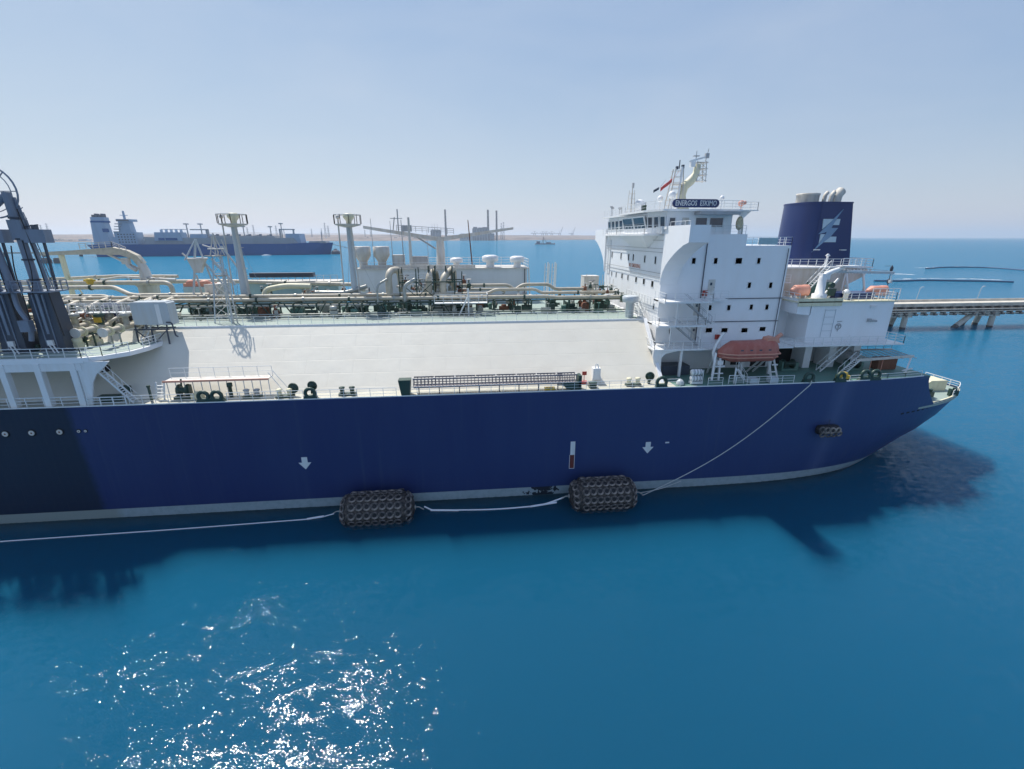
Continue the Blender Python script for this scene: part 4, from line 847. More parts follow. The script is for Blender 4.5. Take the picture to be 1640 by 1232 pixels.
# ------------------------------------------------------------------ fairleads, bollards and deck gear along the side
def fairlead(x, two, label, big=.55, z=14.9, y=53.75, sgn=0):
    t = thing('panama_fairlead', label, 'fairlead', (x, y, z), 'green fairleads at the deck edge')
    xs_ = (x-.75, x+.75) if two else (x,)
    m = MB(); w = 1.7 if two else .85
    m.prism([(x-w, z-.05), (x+w, z-.05), (x+w*.8, z+.45), (x-w*.8, z+.45)], 'y', y-.12, y+.35); m.build('base', 'green', t)
    for q in xs_: m = MB(); m.torus((q, y+.05, z+.72), big, .22, (0, 1, 0), 16, 8); m.build('ring', 'green', t)
    return t
fairlead(-30.5, True, 'dark green double ring fairlead below the pale grating walkway')
fairlead(-19.1, False, 'dark green single ring fairlead right of the two cream bollards')
fairlead(24.9, False, 'dark green ring fairlead at the foot of the white end wall', .62)
fairlead(45.4, False, 'green ring fairlead with the pale mooring line passing through', .6)
fairlead(54.6, True, 'dark green double ring fairlead beside the aft deck stairs', .6, y=CY-half(54.6, 14.9)+.1)
fairlead(50.0, False, 'green ring fairlead between the mooring line and the yellow drum', .5)
def roller(x, y, z, r, label):
    m = MB(); m.torus((x, y, z+r+.5), r, .12, (0.2, 1, 0), 18, 6); m.lathe((x, y, z+r+.5), [(.1, -.12), (r*.8, -.1), (r*.8, .1), (.1, .12)], 14, 'y'); m.beam((x-.1, y, z), (x, y, z+.8), .3, .3)
    return tag(m.build('pedestal_roller', 'green', None, (x, y, z)), label, 'mooring wheel', 'round green wheels on deck stands')
roller(-21.4, 55.0, 14.9, .55, 'round green wheel on a stand behind the cream bollards'); roller(-19.0, 54.6, 15.3, .5, 'round green wheel right above the single fairlead'); roller(24.0, 55.6, 14.9, .5, 'round green wheel at the base of the white end wall')
def bollard(x, y, z, label, mt='yellowwhite', s=1.0):
    t = thing('mooring_bollard', label, 'bollard', (x, y, z), 'twin mooring bollards on deck')
    m = MB(); m.box(x-1.0*s, x+1.0*s, y-.4*s, y+.4*s, z, z+.3*s); m.build('base', 'green', t)
    for e in (-.6, .6): m = MB(); m.lathe((x+e*s, y, z+.3*s), [(.27*s, 0), (.27*s, .55*s), (.36*s, .6*s), (.36*s, .72*s), (.2*s, .8*s)], 12); m.build('post', mt, t)
bollard(-22.4, 54.7, 14.9, 'cream-topped twin bollard left of the single ring fairlead')
bollard(-26.3, 55.0, 14.9, 'pale grey twin bollard right of the double ring fairlead', 'grey')
bollard(-15.0, 54.8, 14.9, 'green twin bollard standing alone against the pale trunk side', 'green')
bollard(21.5, 54.9, 14.9, 'yellow-topped bollard just left of the white end wall')
bollard(56.0+14, 60.5, 10.0, 'cream bollard on the low mooring deck at the stern')
def deck_box(name, label, cat, b, mt, extra=None, group=None):
    m = MB(); m.box(*b); m.box(b[0]-.05, b[1]+.05, b[2]-.05, b[3]+.05, b[5], b[5]+.07)
    for q in (b[0]+.1, b[1]-.1): m.box(q-.04, q+.04, b[2]-.03, b[2], b[4]+.1, b[5]-.1)
    m.box((b[0]+b[1])/2-.15, (b[0]+b[1])/2+.15, b[2]-.06, b[2], (b[4]+b[5])/2-.03, (b[4]+b[5])/2+.03)
    return tag(m.build(name, mt, None, ((b[0]+b[1])/2, (b[2]+b[3])/2, b[4])), label, cat, group)
t = thing('mooring_winch', 'tilted dark green winch beside the left end of the grating walkway', 'winch', (-34.0, 55.2, 14.9))
m = MB(); m.lathe((-34.7, 55.3, 16.0), [(.2, 0), (.75, .02), (.75, .12), (.35, .14), (.35, .95), (.75, .97), (.75, 1.08), (.2, 1.1)], 16, 'x'); m.build('drum', 'green', t)
m = MB(); m.box(-35.2, -33.0, 54.8, 56, 14.9, 15.3); m.box(-34.9, -34.6, 55, 55.7, 15.3, 16.4); m.box(-33.7, -33.4, 55, 55.7, 15.3, 16.6); m.pole((-34.3, 55.3, 16.6), (-34.2, 55.3, 17.4), .1); m.build('frame', 'green', t)
m = MB(); m.box(-33.2, -31.9, 54.7, 55.3, 14.95, 15.6); m.lathe((-32.5, 55, 15.6), [(.3, 0), (.35, .25), (.1, .3)], 10); m.build('gearbox', 'yellowwhite', t)
t = MB(); t.lathe((-28.9, 55.4, 14.9), [(.2, 0), (.2, 1.3), (.32, 1.35), (.32, 1.8), (.1, 1.85)], 10); tag(t.build('vent_post', 'green', None, (-28.9, 55.4, 14.9)), 'small dark green post above the double ring fairlead', 'vent')
t = MB(); t.box(-37.7, -37.5, 54.6, 54.8, 14.9, 16.8); t.lathe((-37.6, 54.7, 16.6), [(.05, 0), (.2, .1), (.2, .3)], 8); tag(t.build('hydrant', 'green', None, (-37.6, 54.7, 14.9)), 'thin hydrant post at the foot of the long manifold stairs', 'hydrant')
# grating walkway with rail on the slope
t = thing('grating_walkway', 'pale raised walkway with faded orange edge along the trunk side, left', 'walkway', (-30.5, 55.6, 14.9))
m = MB(); m.box(-36.2, -24.3, 55.3, 56.9, 17.05, 17.15); m.build('grating', 'palegrey', t)
m = MB(); m.box(-36.3, -24.2, 55.2, 55.3, 17.0, 17.22); m.build('edge', 'orangefade', t)
m = MB(); m.rail([(-36.2, 56.8, 17.15), (-24.3, 56.8, 17.15)], 1.2, 1.6, .03, 1); m.build('railing', 'rail', t)
for i in range(13):
    x = -36+i*.97; m = MB(); m.beam((x, 55.5, 14.9), (x, 55.5, 17.05), .07, .07); m.build('support', 'mast', t)
m = MB(); m.ladder((-37.0, 55.3, 14.9), (-36.6, 55.3, 17.1), .9, (1, 0, 0), .38, rail=False); m.beam((-24.2, 55.4, 17.9), (-22.4, 55.4, 14.9), .06); m.beam((-24.0, 56.2, 17.9), (-22.0, 56.2, 14.9), .06); m.build('access_ladder', 'rail', t)
# stowed accommodation ladder
t = thing('accommodation_ladder', 'long stowed gangway ladder with pierced dark side lying along the rail', 'gangway', (2.5, 54.2, 14.9))
m = MB(); x0, x1 = -6.8, 13.6; zb, zt = 15.85, 16.9
for y in (54.0, 55.0):
    m.beam((x0, y, zt), (x1, y, zt), .10, .16); m.beam((x0, y, zb), (x1, y, zb), .10, .18); m.beam((x0, y, zb+.38), (x1, y, zb+.38), .05, .10)
    n = 46
    for i in range(n+1): x = x0+(x1-x0)*i/n; m.beam((x, y, zb), (x, y, zt), .16, .07)
m.build('side_frame', 'wood', t)
m = MB()
for i in range(60): x = x0+.2+(x1-x0-.4)*i/59; m.box(x-.13, x+.13, 54.05, 54.95, zb+.05, zb+.10)
ob = m.build('tread', 'wood', t); ob['kind'] = 'stuff'
m = MB(); m.beam((x0, 54.5, zt+.22), (x1, 54.5, zt+.22), .05, .05)
for i in range(9): x = x0+(x1-x0)*i/8; m.beam((x, 54.0, zt), (x, 54.5, zt+.28), .07); m.box(x-.12, x+.12, 53.95, 54.2, zt+.05, zt+.15)
m.build('handrail', 'palegrey', t)
for i in range(9): x = x0+.6+i*2.5; m = MB(); m.beam((x, 54.2, 14.9), (x, 54.2, zb), .12, .12); m.build('support', 'armdark', t)
m = MB(); m.prism([(-8.3, 14.8), (-7.3, 14.8), (-7.1, 16.9), (-8.6, 16.9)], 'y', 53.7, 54.9); m.build('end_housing', 'green', t)
m = MB(); m.prism([(11.6, 15.9), (14.3, 15.9), (14.1, 15.2), (13.0, 14.95), (12.4, 15.1)], 'y', 53.8, 54.8); m.box(13.9, 14.3, 53.8, 55, 14.9, 16.8); m.build('winch_box', 'green', t)
m = MB(); m.box(9.6, 10.9, 53.9, 54.5, 14.95, 15.25); tag(m.build('yellow_chock', 'yellow', None, (10.2, 54.2, 14.95)), 'small yellow chock under the right end of the stowed gangway', 'chock')
deck_box('ladder_winch', 'small green winch box right of the stowed gangway', 'winch', (15.5, 16.4, 54.2, 55, 14.9, 15.6), 'green')
for u, v, mt, lb_ in ((897, 600, 'grey', 'small grey notice on a post above the gangway end'), (936, 598, 'red', 'small red notice on a post right of the gangway')):
    p = spot(u, v, Y=56.2); m = MB(); m.box(p.x-.3, p.x+.3, 56.15, 56.2, p.z-.25, p.z+.25); m.beam((p.x, 56.25, 14.9), (p.x, 56.25, p.z), .07); m.box(p.x-.4, p.x+.4, 56.0, 56.6, 14.9, 15.3)
    tag(m.build('notice_post', [mt], None, (p.x, 56.2, 14.9)), lb_, 'sign')
m = MB(); m.box(16.4, 17.4, 56.1, 57.1, 15.4, 17.0); m.pole((16.2, 55.9, 14.9), (16.8, 56.4, 17.6), .07); m.pole((17.6, 55.9, 14.9), (17.0, 56.4, 17.6), .07); tag(m.build('valve_stand', 'white2', None, (16.9, 56.5, 14.9)), 'white pipe stand on the slope just right of the red notice', 'pipe stand')
# aft deck: helicopter-like winching platform frame
t = thing('aft_gantry', 'white gantry frame with tilted net roof on the aft deck edge', 'gantry', (60, 57.5, 14.9))
m = MB()
A = spot(1362, 582, Y=58.6); B = spot(1468, 575, Y=58.6)
m.beam((54.8, 57.0, 16.9), (64.2, 57.6, 17.1), .14, .35); m.beam((54.8, 61.5, 17.3), (64.2, 61.2, 17.3), .12, .2)
for i in range(10): x = 54.9+i*1.03; m.beam((x, 57.05, 16.95), (x, 61.4, 17.3), .06, .06)
m.build('roof_frame', 'palegrey', t)
m = MB()
for i in range(9): y = 57.6+i*.45; m.beam((55, y, 17.04+i*.03), (64.1, y, 17.15+i*.02), .05, .05)
m.rail([(55, 61.4, 17.3), (64.1, 61.2, 17.3)], .9, 1.4, .025, 1); m.build('net_roof', 'wood', t)
for x, x2 in ((64.0, 63.0),): m = MB(); m.beam((x, 57.7, 17.0), (x2-.6, 56.5, 15.0), .18, .14); m.beam((x2-1.2, 56.5, 15.3), (x2+.3, 56.5, 15.6), .14); m.build('brace', 'white2', t)
for x in (57.6, 59.4): m = MB(); m.beam((x, 57.5, 14.9), (x, 57.5, 16.9), .07); m.build('post', 'orangefade', t)
m = MB(); m.ladder((52.1, 56.4, 14.9), (54.9, 57.0, 17.0), .8, (-.1, 1, 0), .32); m.build('stair', 'rail', t)
m = MB(); m.box(59.9, 62.9, 58.6, 59.9, 14.9, 16.6); m.build('covered_crate', 'rust', t)
for (x, y, z, lbl, r) in ((46.9, 60, 14.9, 'green mooring winch under the poop platform, left', .7), (56.5, 59.2, 14.9, 'green mooring winch under the aft gantry', .75), (69.0, 60.0, 10.0, 'green mooring winch on the low stern deck', .6)):
    t = thing('mooring_winch', lbl, 'winch', (x, y, z), 'mooring winches aft')
    m = MB(); m.lathe((x-1, y, z+.9), [(.2, 0), (r, .02), (r, .12), (r*.45, .14), (r*.45, 1.5), (r, 1.52), (r, 1.64), (.2, 1.66)], 16, 'x'); m.build('drum', 'green', t)
    m = MB(); m.box(x-1.4, x+1.1, y-.6, y+.6, z, z+.25); m.box(x-1.3, x-1.05, y-.4, y+.4, z, z+1.3); m.box(x+.7, x+1.3, y-.4, y+.4, z, z+1.1); m.build('frame', 'deckgreen', t)
m = MB(); m.box(50.6, 52.2, 54.6, 55.4, 14.95, 15.4); m.lathe((51.4, 55, 15.4), [(.5, 0), (.5, .4), (.2, .5)], 12); tag(m.build('yellow_drum', 'yellow', None, (51.4, 55, 14.95)), 'yellow drum on its base at the foot of the aft stairs', 'drum')
m = MB(); m.box(73.2, 76.4, 62.0, 64.2, 10.0, 11.4); m.prism([(73.0, 11.4), (76.6, 11.4), (76.2, 11.7), (73.4, 11.7)], 'y', 61.9, 64.3); tag(m.build('stern_locker', 'yellowwhite', None, (74.8, 63, 10)), 'cream box house on the low stern deck', 'locker')
for x, y, lbl in ((70.6, 59.3, 'dark green box valve nearest on the stern deck'), (74.9, 62 - 2.6, 'dark green fairlead frame at the stern quarter')):
    m = MB(); m.box(x-.5, x+.5, y-.3, y+.3, 10.1, 10.9); m.lathe((x, y, 10.9), [(.25, 0), (.3, .2), (.3, .4)], 10); m.box(x-.9, x-.6, y-.2, y+.2, 10.1, 11.2); tag(m.build('deck_fitting', 'green', None, (x, y, 10)), lbl, 'fitting')
random.seed(21)
for i in range(5):
    x = 67.6+i*.9; m = MB(); m.box(x-.25, x+.25, 62+i*.4, 62.6+i*.4, 10.0, 10.7+.3*(i % 2)); m.pole((x, 62.1+i*.4, 10.7), (x, 62.1+i*.4, 11.5), .06, n=6); tag(m.build('stern_post', 'deckgreen' if i % 2 else 'yellowwhite', None, (x, 62.2+i*.4, 10)), 'small post fitting among the clutter on the low stern deck', 'fitting', 'small posts on the stern deck')

# ------------------------------------------------------------------ aft crane and gear
t = thing('provision_crane', 'white pedestal crane with its jib pointing aft, by the funnel casing', 'crane', (50.0, 61.0, 24.86))
m = MB(); m.lathe((50.3, 61.0, 24.86), [(.95, 0), (.95, .9), (.62, 1.0), (.50, 3.0), (.36, 3.4)], 18); m.build('pedestal', 'white2', t)
m = MB(); m.tube([(50.3, 61.0, 28.0), (50.7, 61.0, 28.5), (51.6, 61.0, 28.9), (53.4, 61.0, 29.5)], [.30, .36, .34, .22], 10); m.box(50.0, 51.2, 60.7, 61.4, 27.8, 28.6); m.build('slewing_arm', 'white2', t)
m = MB(); m.beam((52.0, 61.0, 28.9), (61.5, 61.4, 28.6), .3, .35); m.beam((53, 61, 29.5), (60.5, 61.3, 28.9), .06); m.pole((61.3, 61.4, 28.6), (61.3, 61.4, 27.6), .04, n=5); m.box(61.15, 61.45, 61.2, 61.6, 27.2, 27.6); m.build('jib', 'mast', t)
m = MB(); m.rail([(52.4, 60.4, 29.7), (55.2, 60.4, 29.7)], 1.0, .9, .035); m.box(52.4, 55.2, 60.3, 61.6, 29.6, 29.7); m.box(53.2, 55.2, 60.0, 60.4, 28.9, 29.1); m.build('service_platform', 'white2', t)
t = thing('rescue_boat', 'small bright orange boat behind the white crane pedestal', 'boat', (48.9, 63, 24.9)); boat_mesh(47.4, 50.4, 63.2, 25.9, 1.5, 1.4).build('hull_shell', 'orangefade', t)
for x_ in (48, 49.5): m = MB(); m.box(x_, x_+.2, 62.7, 63.7, 24.86, 25.6); m.build('cradle', 'rail', t)
t = thing('rescue_boat', 'faded orange boat in a white cage at the aft corner of the roof', 'boat', (61, 62, 24.9)); boat_mesh(59.0, 62.4, 62.6, 25.8, 1.6, 1.3).build('hull_shell', 'orangefade', t)
m = MB(); m.rail([(58.6, 61.0, 24.9), (62.9, 61.0, 24.9)], 1.5, 1.1, .05, 1); m.build('cage', 'rail', t)
t = thing('davit_crane', 'small white davit with dark machinery beside the crane pedestal', 'davit', (52.8, 62, 24.86))
m = MB(); m.beam((51.6, 62, 25.2), (53.6, 62, 27.8), .2, .25); m.beam((52.6, 62, 24.86), (52.9, 62, 26.6), .2, .25); m.build('arm', 'white2', t)
m = MB(); m.box(52.2, 53.4, 61.7, 62.6, 25.4, 26.4); m.lathe((52.6, 61.6, 26.9), [(.4, 0), (.4, .5)], 12, 'y'); m.build('winch', 'green', t)
t = MB(); t.lathe((54.6, 61.2, 24.86), [(.35, 0), (.35, .8), (.5, .85), (.5, 1.2), (.15, 1.5)], 12); tag(t.build('roof_ventilator', 'white2', None, (54.6, 61.2, 24.86)), 'small white ventilator on the aft house roof', 'ventilator', 'small ventilators aft')
t = MB(); t.lathe((55.0, 66.6, 29.2), [(.15, 0), (.15, 1.5), (.35, 1.6), (.1, 1.9)], 10); tag(t.build('roof_ventilator', 'white2', None, (55, 66.6, 29.2)), 'slim white ventilator in front of the funnel foot', 'ventilator', 'small ventilators aft')
t = MB(); t.pole((63.6, 64, 24.9), (63.6, 64, 29.5), .05, n=6); t.beam((62.4, 64, 29.4), (63.6, 64, 29.4), .05)
for z in (28.6, 26.8): t.lathe((63.6, 64, z), [(.05, 0), (.2, .1), (.2, .6), (.05, .8)], 8)
t.beam((62.4, 64, 24.9), (63.6, 64, 24.9), .06); tag(t.build('stern_light_pole', 'armdark', None, (63.6, 64, 24.9)), 'thin pole with two dark lamps at the aft end of the platform', 'lamp pole')
t = MB(); t.box(59.8, 61.2, 80, 82, 29.2, 30.3); t.pole((60.4, 80.4, 29.2), (60.4, 80.4, 31), .08); tag(t.build('antenna_cluster', 'armdark', None, (60.5, 81, 29.2)), 'dark instrument cluster at the aft edge of the funnel platform', 'instruments')

# ------------------------------------------------------------------ big masts amidships
def lamp_mast(x, y, label, lean=0.0, k_=1.0):
    t = thing('deck_mast', label, 'mast', (x, y, 22), 'tall pale masts with railed tops')
    m = MB(); m.tube([(x, y, 22), (x+lean*.5, y, 29), (x+lean, y, 35.2)], [.72*k_, .50*k_, .36*k_], 16); m.build('mast_column', 'mast', t)
    m = MB(); m.lathe((x+lean, y, 34.9), [(.55, 0), (1.9, .35), (1.9, .5)], 20); m.build('top_platform', 'palegrey', t)
    m = MB(); ring = [(x+lean+2.0*math.cos(a*math.pi/5), y+2.0*math.sin(a*math.pi/5), 35.4) for a in range(11)]; m.rail(ring, 1.3, 2, .05, 0); m.build('railing', 'palegrey', t)
    m = MB(); m.lathe((x+lean+.2, y, 35.4), [(.35, 0), (.4, .4), (.8, .9), (.85, 1.3), (.5, 1.5)], 18); m.build('vent_head', 'yellowwhite', t)
    m = MB(); m.pole((x-1.6, y-.4, 22), (x+lean-1.3, y-.4, 36.3), .11, n=8); m.ball((x+lean-1.3, y-.4, 36.4), .32, 8); m.build('vent_pipe', 'palegrey', t)
    m = MB(); m.ladder((x+.95, y-.6, 22.2), (x+lean+.55, y-.6, 34.9), .45, (0, 1, 0), .6, rail=False, tread=.05)
    for z in (29, 32): m.torus((x+lean*.8+.8, y-.6, z), .38, .03, (0, 0, 1), 8, 4)
    m.build('ladder', 'palegrey', t)
    m = MB()
    for e in (1, -1):
        for k in (.6, 1.0): m.tube([(x+lean, y, 33.5*k), (x+e*3.2*k+2.0, y-2-e, 22)], .025, 4)
    m.build('stay_wire', 'grey', t)
    return t
lamp_mast(-34.2, 75.3, 'taller left mast with railed top, in front of the distant blue ship')
lamp_mast(-17.6, 75.3, 'slimmer mast with railed top just left of the two white cowls', 0, .82)
# tripod gantry towers
t = thing('lattice_tower', 'pale spiky lattice tower standing at the trunk edge near the left mast', 'tower', (-33.5, 68, 22))
legs = [(-35.0, 66.6), (-33.9, 68.4), (-32.7, 66.6)]; top = (-33.2, 67.2)
for (x, y) in legs: m = MB(); m.pole((x, y, 22), (top[0]+(x+33.8)*.5, top[1]+(y-67)*.4, 31.0), .10, .09, 8); m.build('leg', 'mast', t)
m = MB()
for k in range(6):
    z = 23+k*1.45; f = lambda p, zz: Vector((p[0]+(top[0]+(p[0]+33.8)*.5-p[0])*(zz-22)/9, p[1]+(top[1]+(p[1]-67)*.4-p[1])*(zz-22)/9, zz))
    for a, b in ((0, 1), (1, 2), (2, 0)): m.beam(f(legs[a], z), f(legs[b], z), .06); m.beam(f(legs[a], z), f(legs[b], z+1.4), .05)
m.ladder((-32.2, 66.5, 22), (-32.6, 66.9, 29.4), .5, (1, 0, 0), .4, rail=False, tread=.04)
m.build('bracing', 'palegrey', t)
m = MB(); m.torus((top[0], top[1], 28.5), .8, .06, n=6); m.torus((top[0]-.4, top[1], 31.1), 1.2, .06, n=5); m.torus((top[0]-.2, top[1], 31.1), .7, .07, n=12)
for q in range(6): m.beam((top[0]-.3+.6*math.cos(q), top[1]+.6*math.sin(q), 31.1), (top[0]-.4+1.35*math.cos(q), top[1]+1.35*math.sin(q), 31.1), .06); m.build('platform', 'palegrey', t)
m = MB(); apex = (top[0]-.1, top[1], 34.0)
for dx, dy in ((-1.0, 0), (-.3, .9), (.9, .1), (.2, -.9)): m.pole((top[0]+dx, top[1]+dy, 31.0), apex, .07, n=6)
m.torus((top[0]-.1, top[1], 32.0), .9, .08, n=14); m.tube([(top[0]-.2, top[1], 32), (top[0]-1.7, top[1], 32.5)], .09, 6); m.beam((top[0]+1.3, top[1], 31.3), (top[0]+.8, top[1], 33.2), .12); m.build('lifting_head', 'palegrey', t)
t = thing('hose_crane', 'pale tripod hose crane with leaning struts, left of the lattice tower', 'crane', (-42, 76, 24.5))
m = MB()
X, Y, = -40.3, 76.0
for a, b, r in (((-42.2, 76, 25), (-40.3, 76, 33.2), .16), ((-39.2, 77, 25), (-40.3, 76, 33.2), .14), ((-41.9, 75, 30.2), (-40.3, 76, 33.2), .10), ((-38.7, 76.2, 30.4), (-36.0, 76.5, 26.4), .2), ((-36.9, 76.2, 32.2), (-34.6, 76.5, 28.0), .16), ((-39.6, 76.2, 29.6), (-36.6, 76.3, 24.6), .14)): m.pole(a, b, r, n=8)
m.build('strut', 'mast', t)
m = MB(); m.torus((-40.6, 76, 30.4), 1.3, .12, n=16); m.prism([(-41.9, 30.3), (-39.4, 30.3), (-40.4, 28.3), (-41.2, 28.3)], 'y', 75.6, 76.4); m.tube([(-41.9, 76, 30.4), (-42.6, 76, 31.2)], .12, 6); m.build('sheave_ring', 'palegrey', t)
m = MB(); m.pole((-41.2, 76, 28), (-41.0, 76, 25), .14); m.box(-42.6, -39, 75, 77, 24.6, 24.9); m.build('base', 'palegrey', t)
t = MB(); t.box(-44.6, -42.6, 78, 79.5, 26.0, 26.5); t.box(-42.5, -40.2, 78, 79.5, 26.0, 26.55); t.lathe((-43.6, 78.6, 26.4), [(.7, 0), (.8, .3), (.4, .6)], 10); t.lathe((-41.6, 78.6, 26.4), [(.8, 0), (.9, .3), (.4, .55)], 10); tag(t.build('orange_cover', 'orangefade', None, (-42.6, 78.7, 26)), 'faded orange covers piled on top of the teal cabin', 'covers')
t = thing('equipment_cabin', 'teal-grey cabin with a pale end wall left of the lattice tower', 'cabin', (-42, 79, 22))
m = MB(); m.box(-44.6, -41.2, 77.8, 81, 22, 26.0); m.build('body', 'teal', t); m = MB(); m.box(-41.2, -39.0, 77.4, 81.2, 22, 26.4); m.build('end_section', 'palegrey', t); m = MB(); m.box(-40.5, -39.7, 77.33, 77.4, 22.6, 24.8)
for k in range(4): m.box(-40.9, -40.6, 77.3, 77.4, 23+k*.7, 23.3+k*.7)
m.build('door', 'grey', t)
t = thing('equipment_cabin', 'long low teal cabin behind the foot of the left mast', 'cabin', (-31, 86, 22))
m = MB(); m.box(-38, -22.5, 84.5, 88, 22, 26.0); m.build('body', 'teal', t); m = MB(); m.box(-38.2, -22.3, 84.3, 88.2, 26.0, 26.15); m.rail([(-38, 84.5, 26.15), (-22.5, 84.5, 26.15)], 1.0, 1.2, .04); m.build('roof', 'palegrey', t)
m = MB(); m.box(-37, -26.5, 84.0, 85.5, 26.9, 27.6); m.build('pipe_canopy', 'armdark', t)
# left deck crane
t = thing('deck_crane', 'cream deck crane with its long jib reaching to the left edge', 'crane', (-54.2, 85, 22))
m = MB(); m.lathe((-54.2, 85, 22), [(1.5, 0), (1.5, 3.4), (1.9, 3.9), (1.5, 4.2)], 20); m.tube([(-54.2, 85, 26), (-54.25, 85, 28.2), (-54.6, 85, 29.9)], [1.0, .75, .5], 14); m.build('pedestal', 'palegrey', t)
m = MB(); jib = [(q.x, q.z) for q in (spot(a_, b_, Y=85) for a_, b_ in ((60, 404.5), (120, 401), (182, 396), (205, 401), (222, 409), (232, 421), (222, 424), (214, 415), (196, 408.5), (150, 407.5), (60, 409.5)))]; m.prism(jib, 'y', 84.5, 85.5); m.build('jib', 'pipe', t)
m = MB(); m.rail([(-56.0, 84.5, 31.0), (-58.0, 84.5, 31.9), (-63, 84.5, 31.6)], .9, 1.0, .05); m.build('railing', 'palegrey', t)
m = MB(); m.pole((-55, 84.9, 28.4), (-59.6, 84.9, 31.0), .2); m.tube([(-56.6, 84.4, 29.9), (-56.1, 84.4, 28.8), (-55.0, 84.2, 28.2)], .3, 8); m.box(-57.0, -56.0, 84.2, 85, 29.2, 30.2); m.build('luffing_ram', 'palegrey', t)
m = MB(); m.beam((-66.5, 85, 30.9), (-66.5, 85, 22.4), .6, .5); m.beam((-66.3, 85, 27.5), (-64.2, 85, 22.6), .15); m.build('jib_rest', 'yellowwhite', t)
m = MB(); m.lathe((-54.2, 85, 25.9), [(2.6, 0), (2.6, .12)], 16); m.rail([(-54.2+2.6*math.cos(a), 85+2.6*math.sin(a), 26.0) for a in [i*math.pi/5 for i in range(11)]], 1, 2, .04); m.build('service_ring', 'palegrey', t)

# ------------------------------------------------------------------ compressor house and its roof gear
ch = thing('compressor_house', 'long pale blue-grey deckhouse across the far side of the trunk', 'deckhouse', (-3, 89, 22))
m = MB(); m.box(-19, 11.3, 85, 94, 22, 28.0); m.build('body', 'house', ch)
m = MB(); m.box(-19.3, 11.6, 84.7, 94.3, 28.0, 28.2); m.box(-18, 1.8, 85.2, 85.6, 28.2, 28.75); m.build('roof', 'palegrey', ch)
m = MB(); m.box(-18, 11, 84.96, 85, 23.2, 23.35); m.pole((10.8, 84.8, 22), (10.8, 84.8, 28), .08, n=6); m.build('wall_pipe', 'armdark', ch)
m = MB(); m.rail([(-10, 93.8, 28.2), (11.5, 93.8, 28.2), (11.5, 84.8, 28.2)], 1.5, 2.2, .05); m.rail([(-19, 84.8, 28.2), (11.5, 84.8, 28.2)], 1.0, 2.6, .03, 1); m.build('railing', 'rail', ch)
m = MB(); m.ladder((11.9, 85.3, 22.2), (11.6, 85.3, 28.2), .6, (0, 1, 0), .4, rail=False); m.build('ladder', 'rail', ch)
for x, lbl in ((-18.2, 'left one of the two white funnel-shaped cowls'), (-14.9, 'right one of the two white funnel-shaped cowls')):
    m = MB(); m.lathe((x, 86.5, 28.2), [(.75, 0), (.75, 1.1), (.8, 1.2), (1.45, 2.2), (1.45, 3.7), (1.3, 3.75)], 4 if False else 16); tag(m.build('ventilation_cowl', 'palegrey', None, (x, 86.5, 28.2)), lbl, 'ventilator', 'white funnel-shaped cowls on the deckhouse')
for x, y, z, s, lbl in ((-1.6, 87, 28.2, .9, 'low mushroom vent in the middle of the deckhouse roof'), (4.6, 86.6, 28.2, 1.15, 'taller mushroom vent on legs right of the thin dark pole'), (9.6, 86.5, 28.2, 1.05, 'squat mushroom vent at the right end of the deckhouse roof')):
    t = thing('mushroom_vent', lbl, 'ventilator', (x, y, z), 'mushroom vents on the deckhouse'); m = MB(); m.lathe((x, y, z), [(.65*s, 0), (.65*s, 1.0*s)], 14); m.build('stem', 'white2', t); m = MB(); m.lathe((x, y, z+.9*s), [(1.15*s, 0), (1.3*s, .15), (1.3*s, .8*s), (.8*s, 1.0*s)], 18); m.build('cap', 'white2', t)
deck_box('roof_unit', 'grey square unit on the deckhouse roof left of the crane post', 'air unit', (-9.6, -6.9, 87, 89, 28.2, 30.1), 'grey')
deck_box('roof_unit', 'tan cluster box right beside the white cowls', 'air unit', (-13.0, -11.0, 86, 88, 28.2, 30.4), 'palegrey')
for x, h, r, lbl in ((-16.2, 8.4, .07, 'thin dark pole rising between the two cowls'), (-12.9, 8.0, .07, 'thin dark pole right of the right cowl'), (-11.0, 8.2, .10, 'darker thin pole by the tan box'), (-9.7, 8.6, .30, 'thick pale post with mount by the tan box'), (-4.6-6.5+4.5, 6.6, .05, 'hair-thin pole left of the crane post'), (1.3, 8.2, .12, 'leaning thin reddish pole right of the middle vent')):
    m = MB(); m.pole((x, 86.0, 28.2), (x-(.6 if r == .12 else 0), 86.0, 28.2+h), r, r*.6, 8); m.lathe((x, 86, 28.2), [(r*2, 0), (r*2, .2)], 8); tag(m.build('aerial_pole', 'rust' if r == .12 else 'palegrey' if r > .2 else 'grey', None, (x, 86, 28.2)), lbl, 'pole', 'poles on the deckhouse roof')
t = thing('deck_crane', 'cream crane with jib stowed level above the compressor deckhouse', 'crane', (-4.6, 91, 22))
m = MB(); m.tube([(-4.6, 91, 22), (-4.6, 91, 31), (-4.6, 91, 33.6)], [.85, .8, .65], 12); m.build('pedestal', 'palegrey', t)
m = MB(); m.prism([(-18.5, 35.5), (-4.6, 33.5), (9.3, 35.3), (9.3, 34.9), (-4.6, 32.7), (-18.5, 35.0)], 'y', 90.6, 91.4); m.build('jib', 'palegrey', t)
m = MB(); m.beam((-9.0, 91, 33.6), (-5.5, 91, 31.4), .3); m.rail([(-12.5, 90.6, 34.6), (-2, 90.6, 34.0)], 1.0, 1.2, .05); m.box(-11.6, -9.8, 90.4, 91.6, 34.5, 35.6); m.build('machinery', 'grey', t)
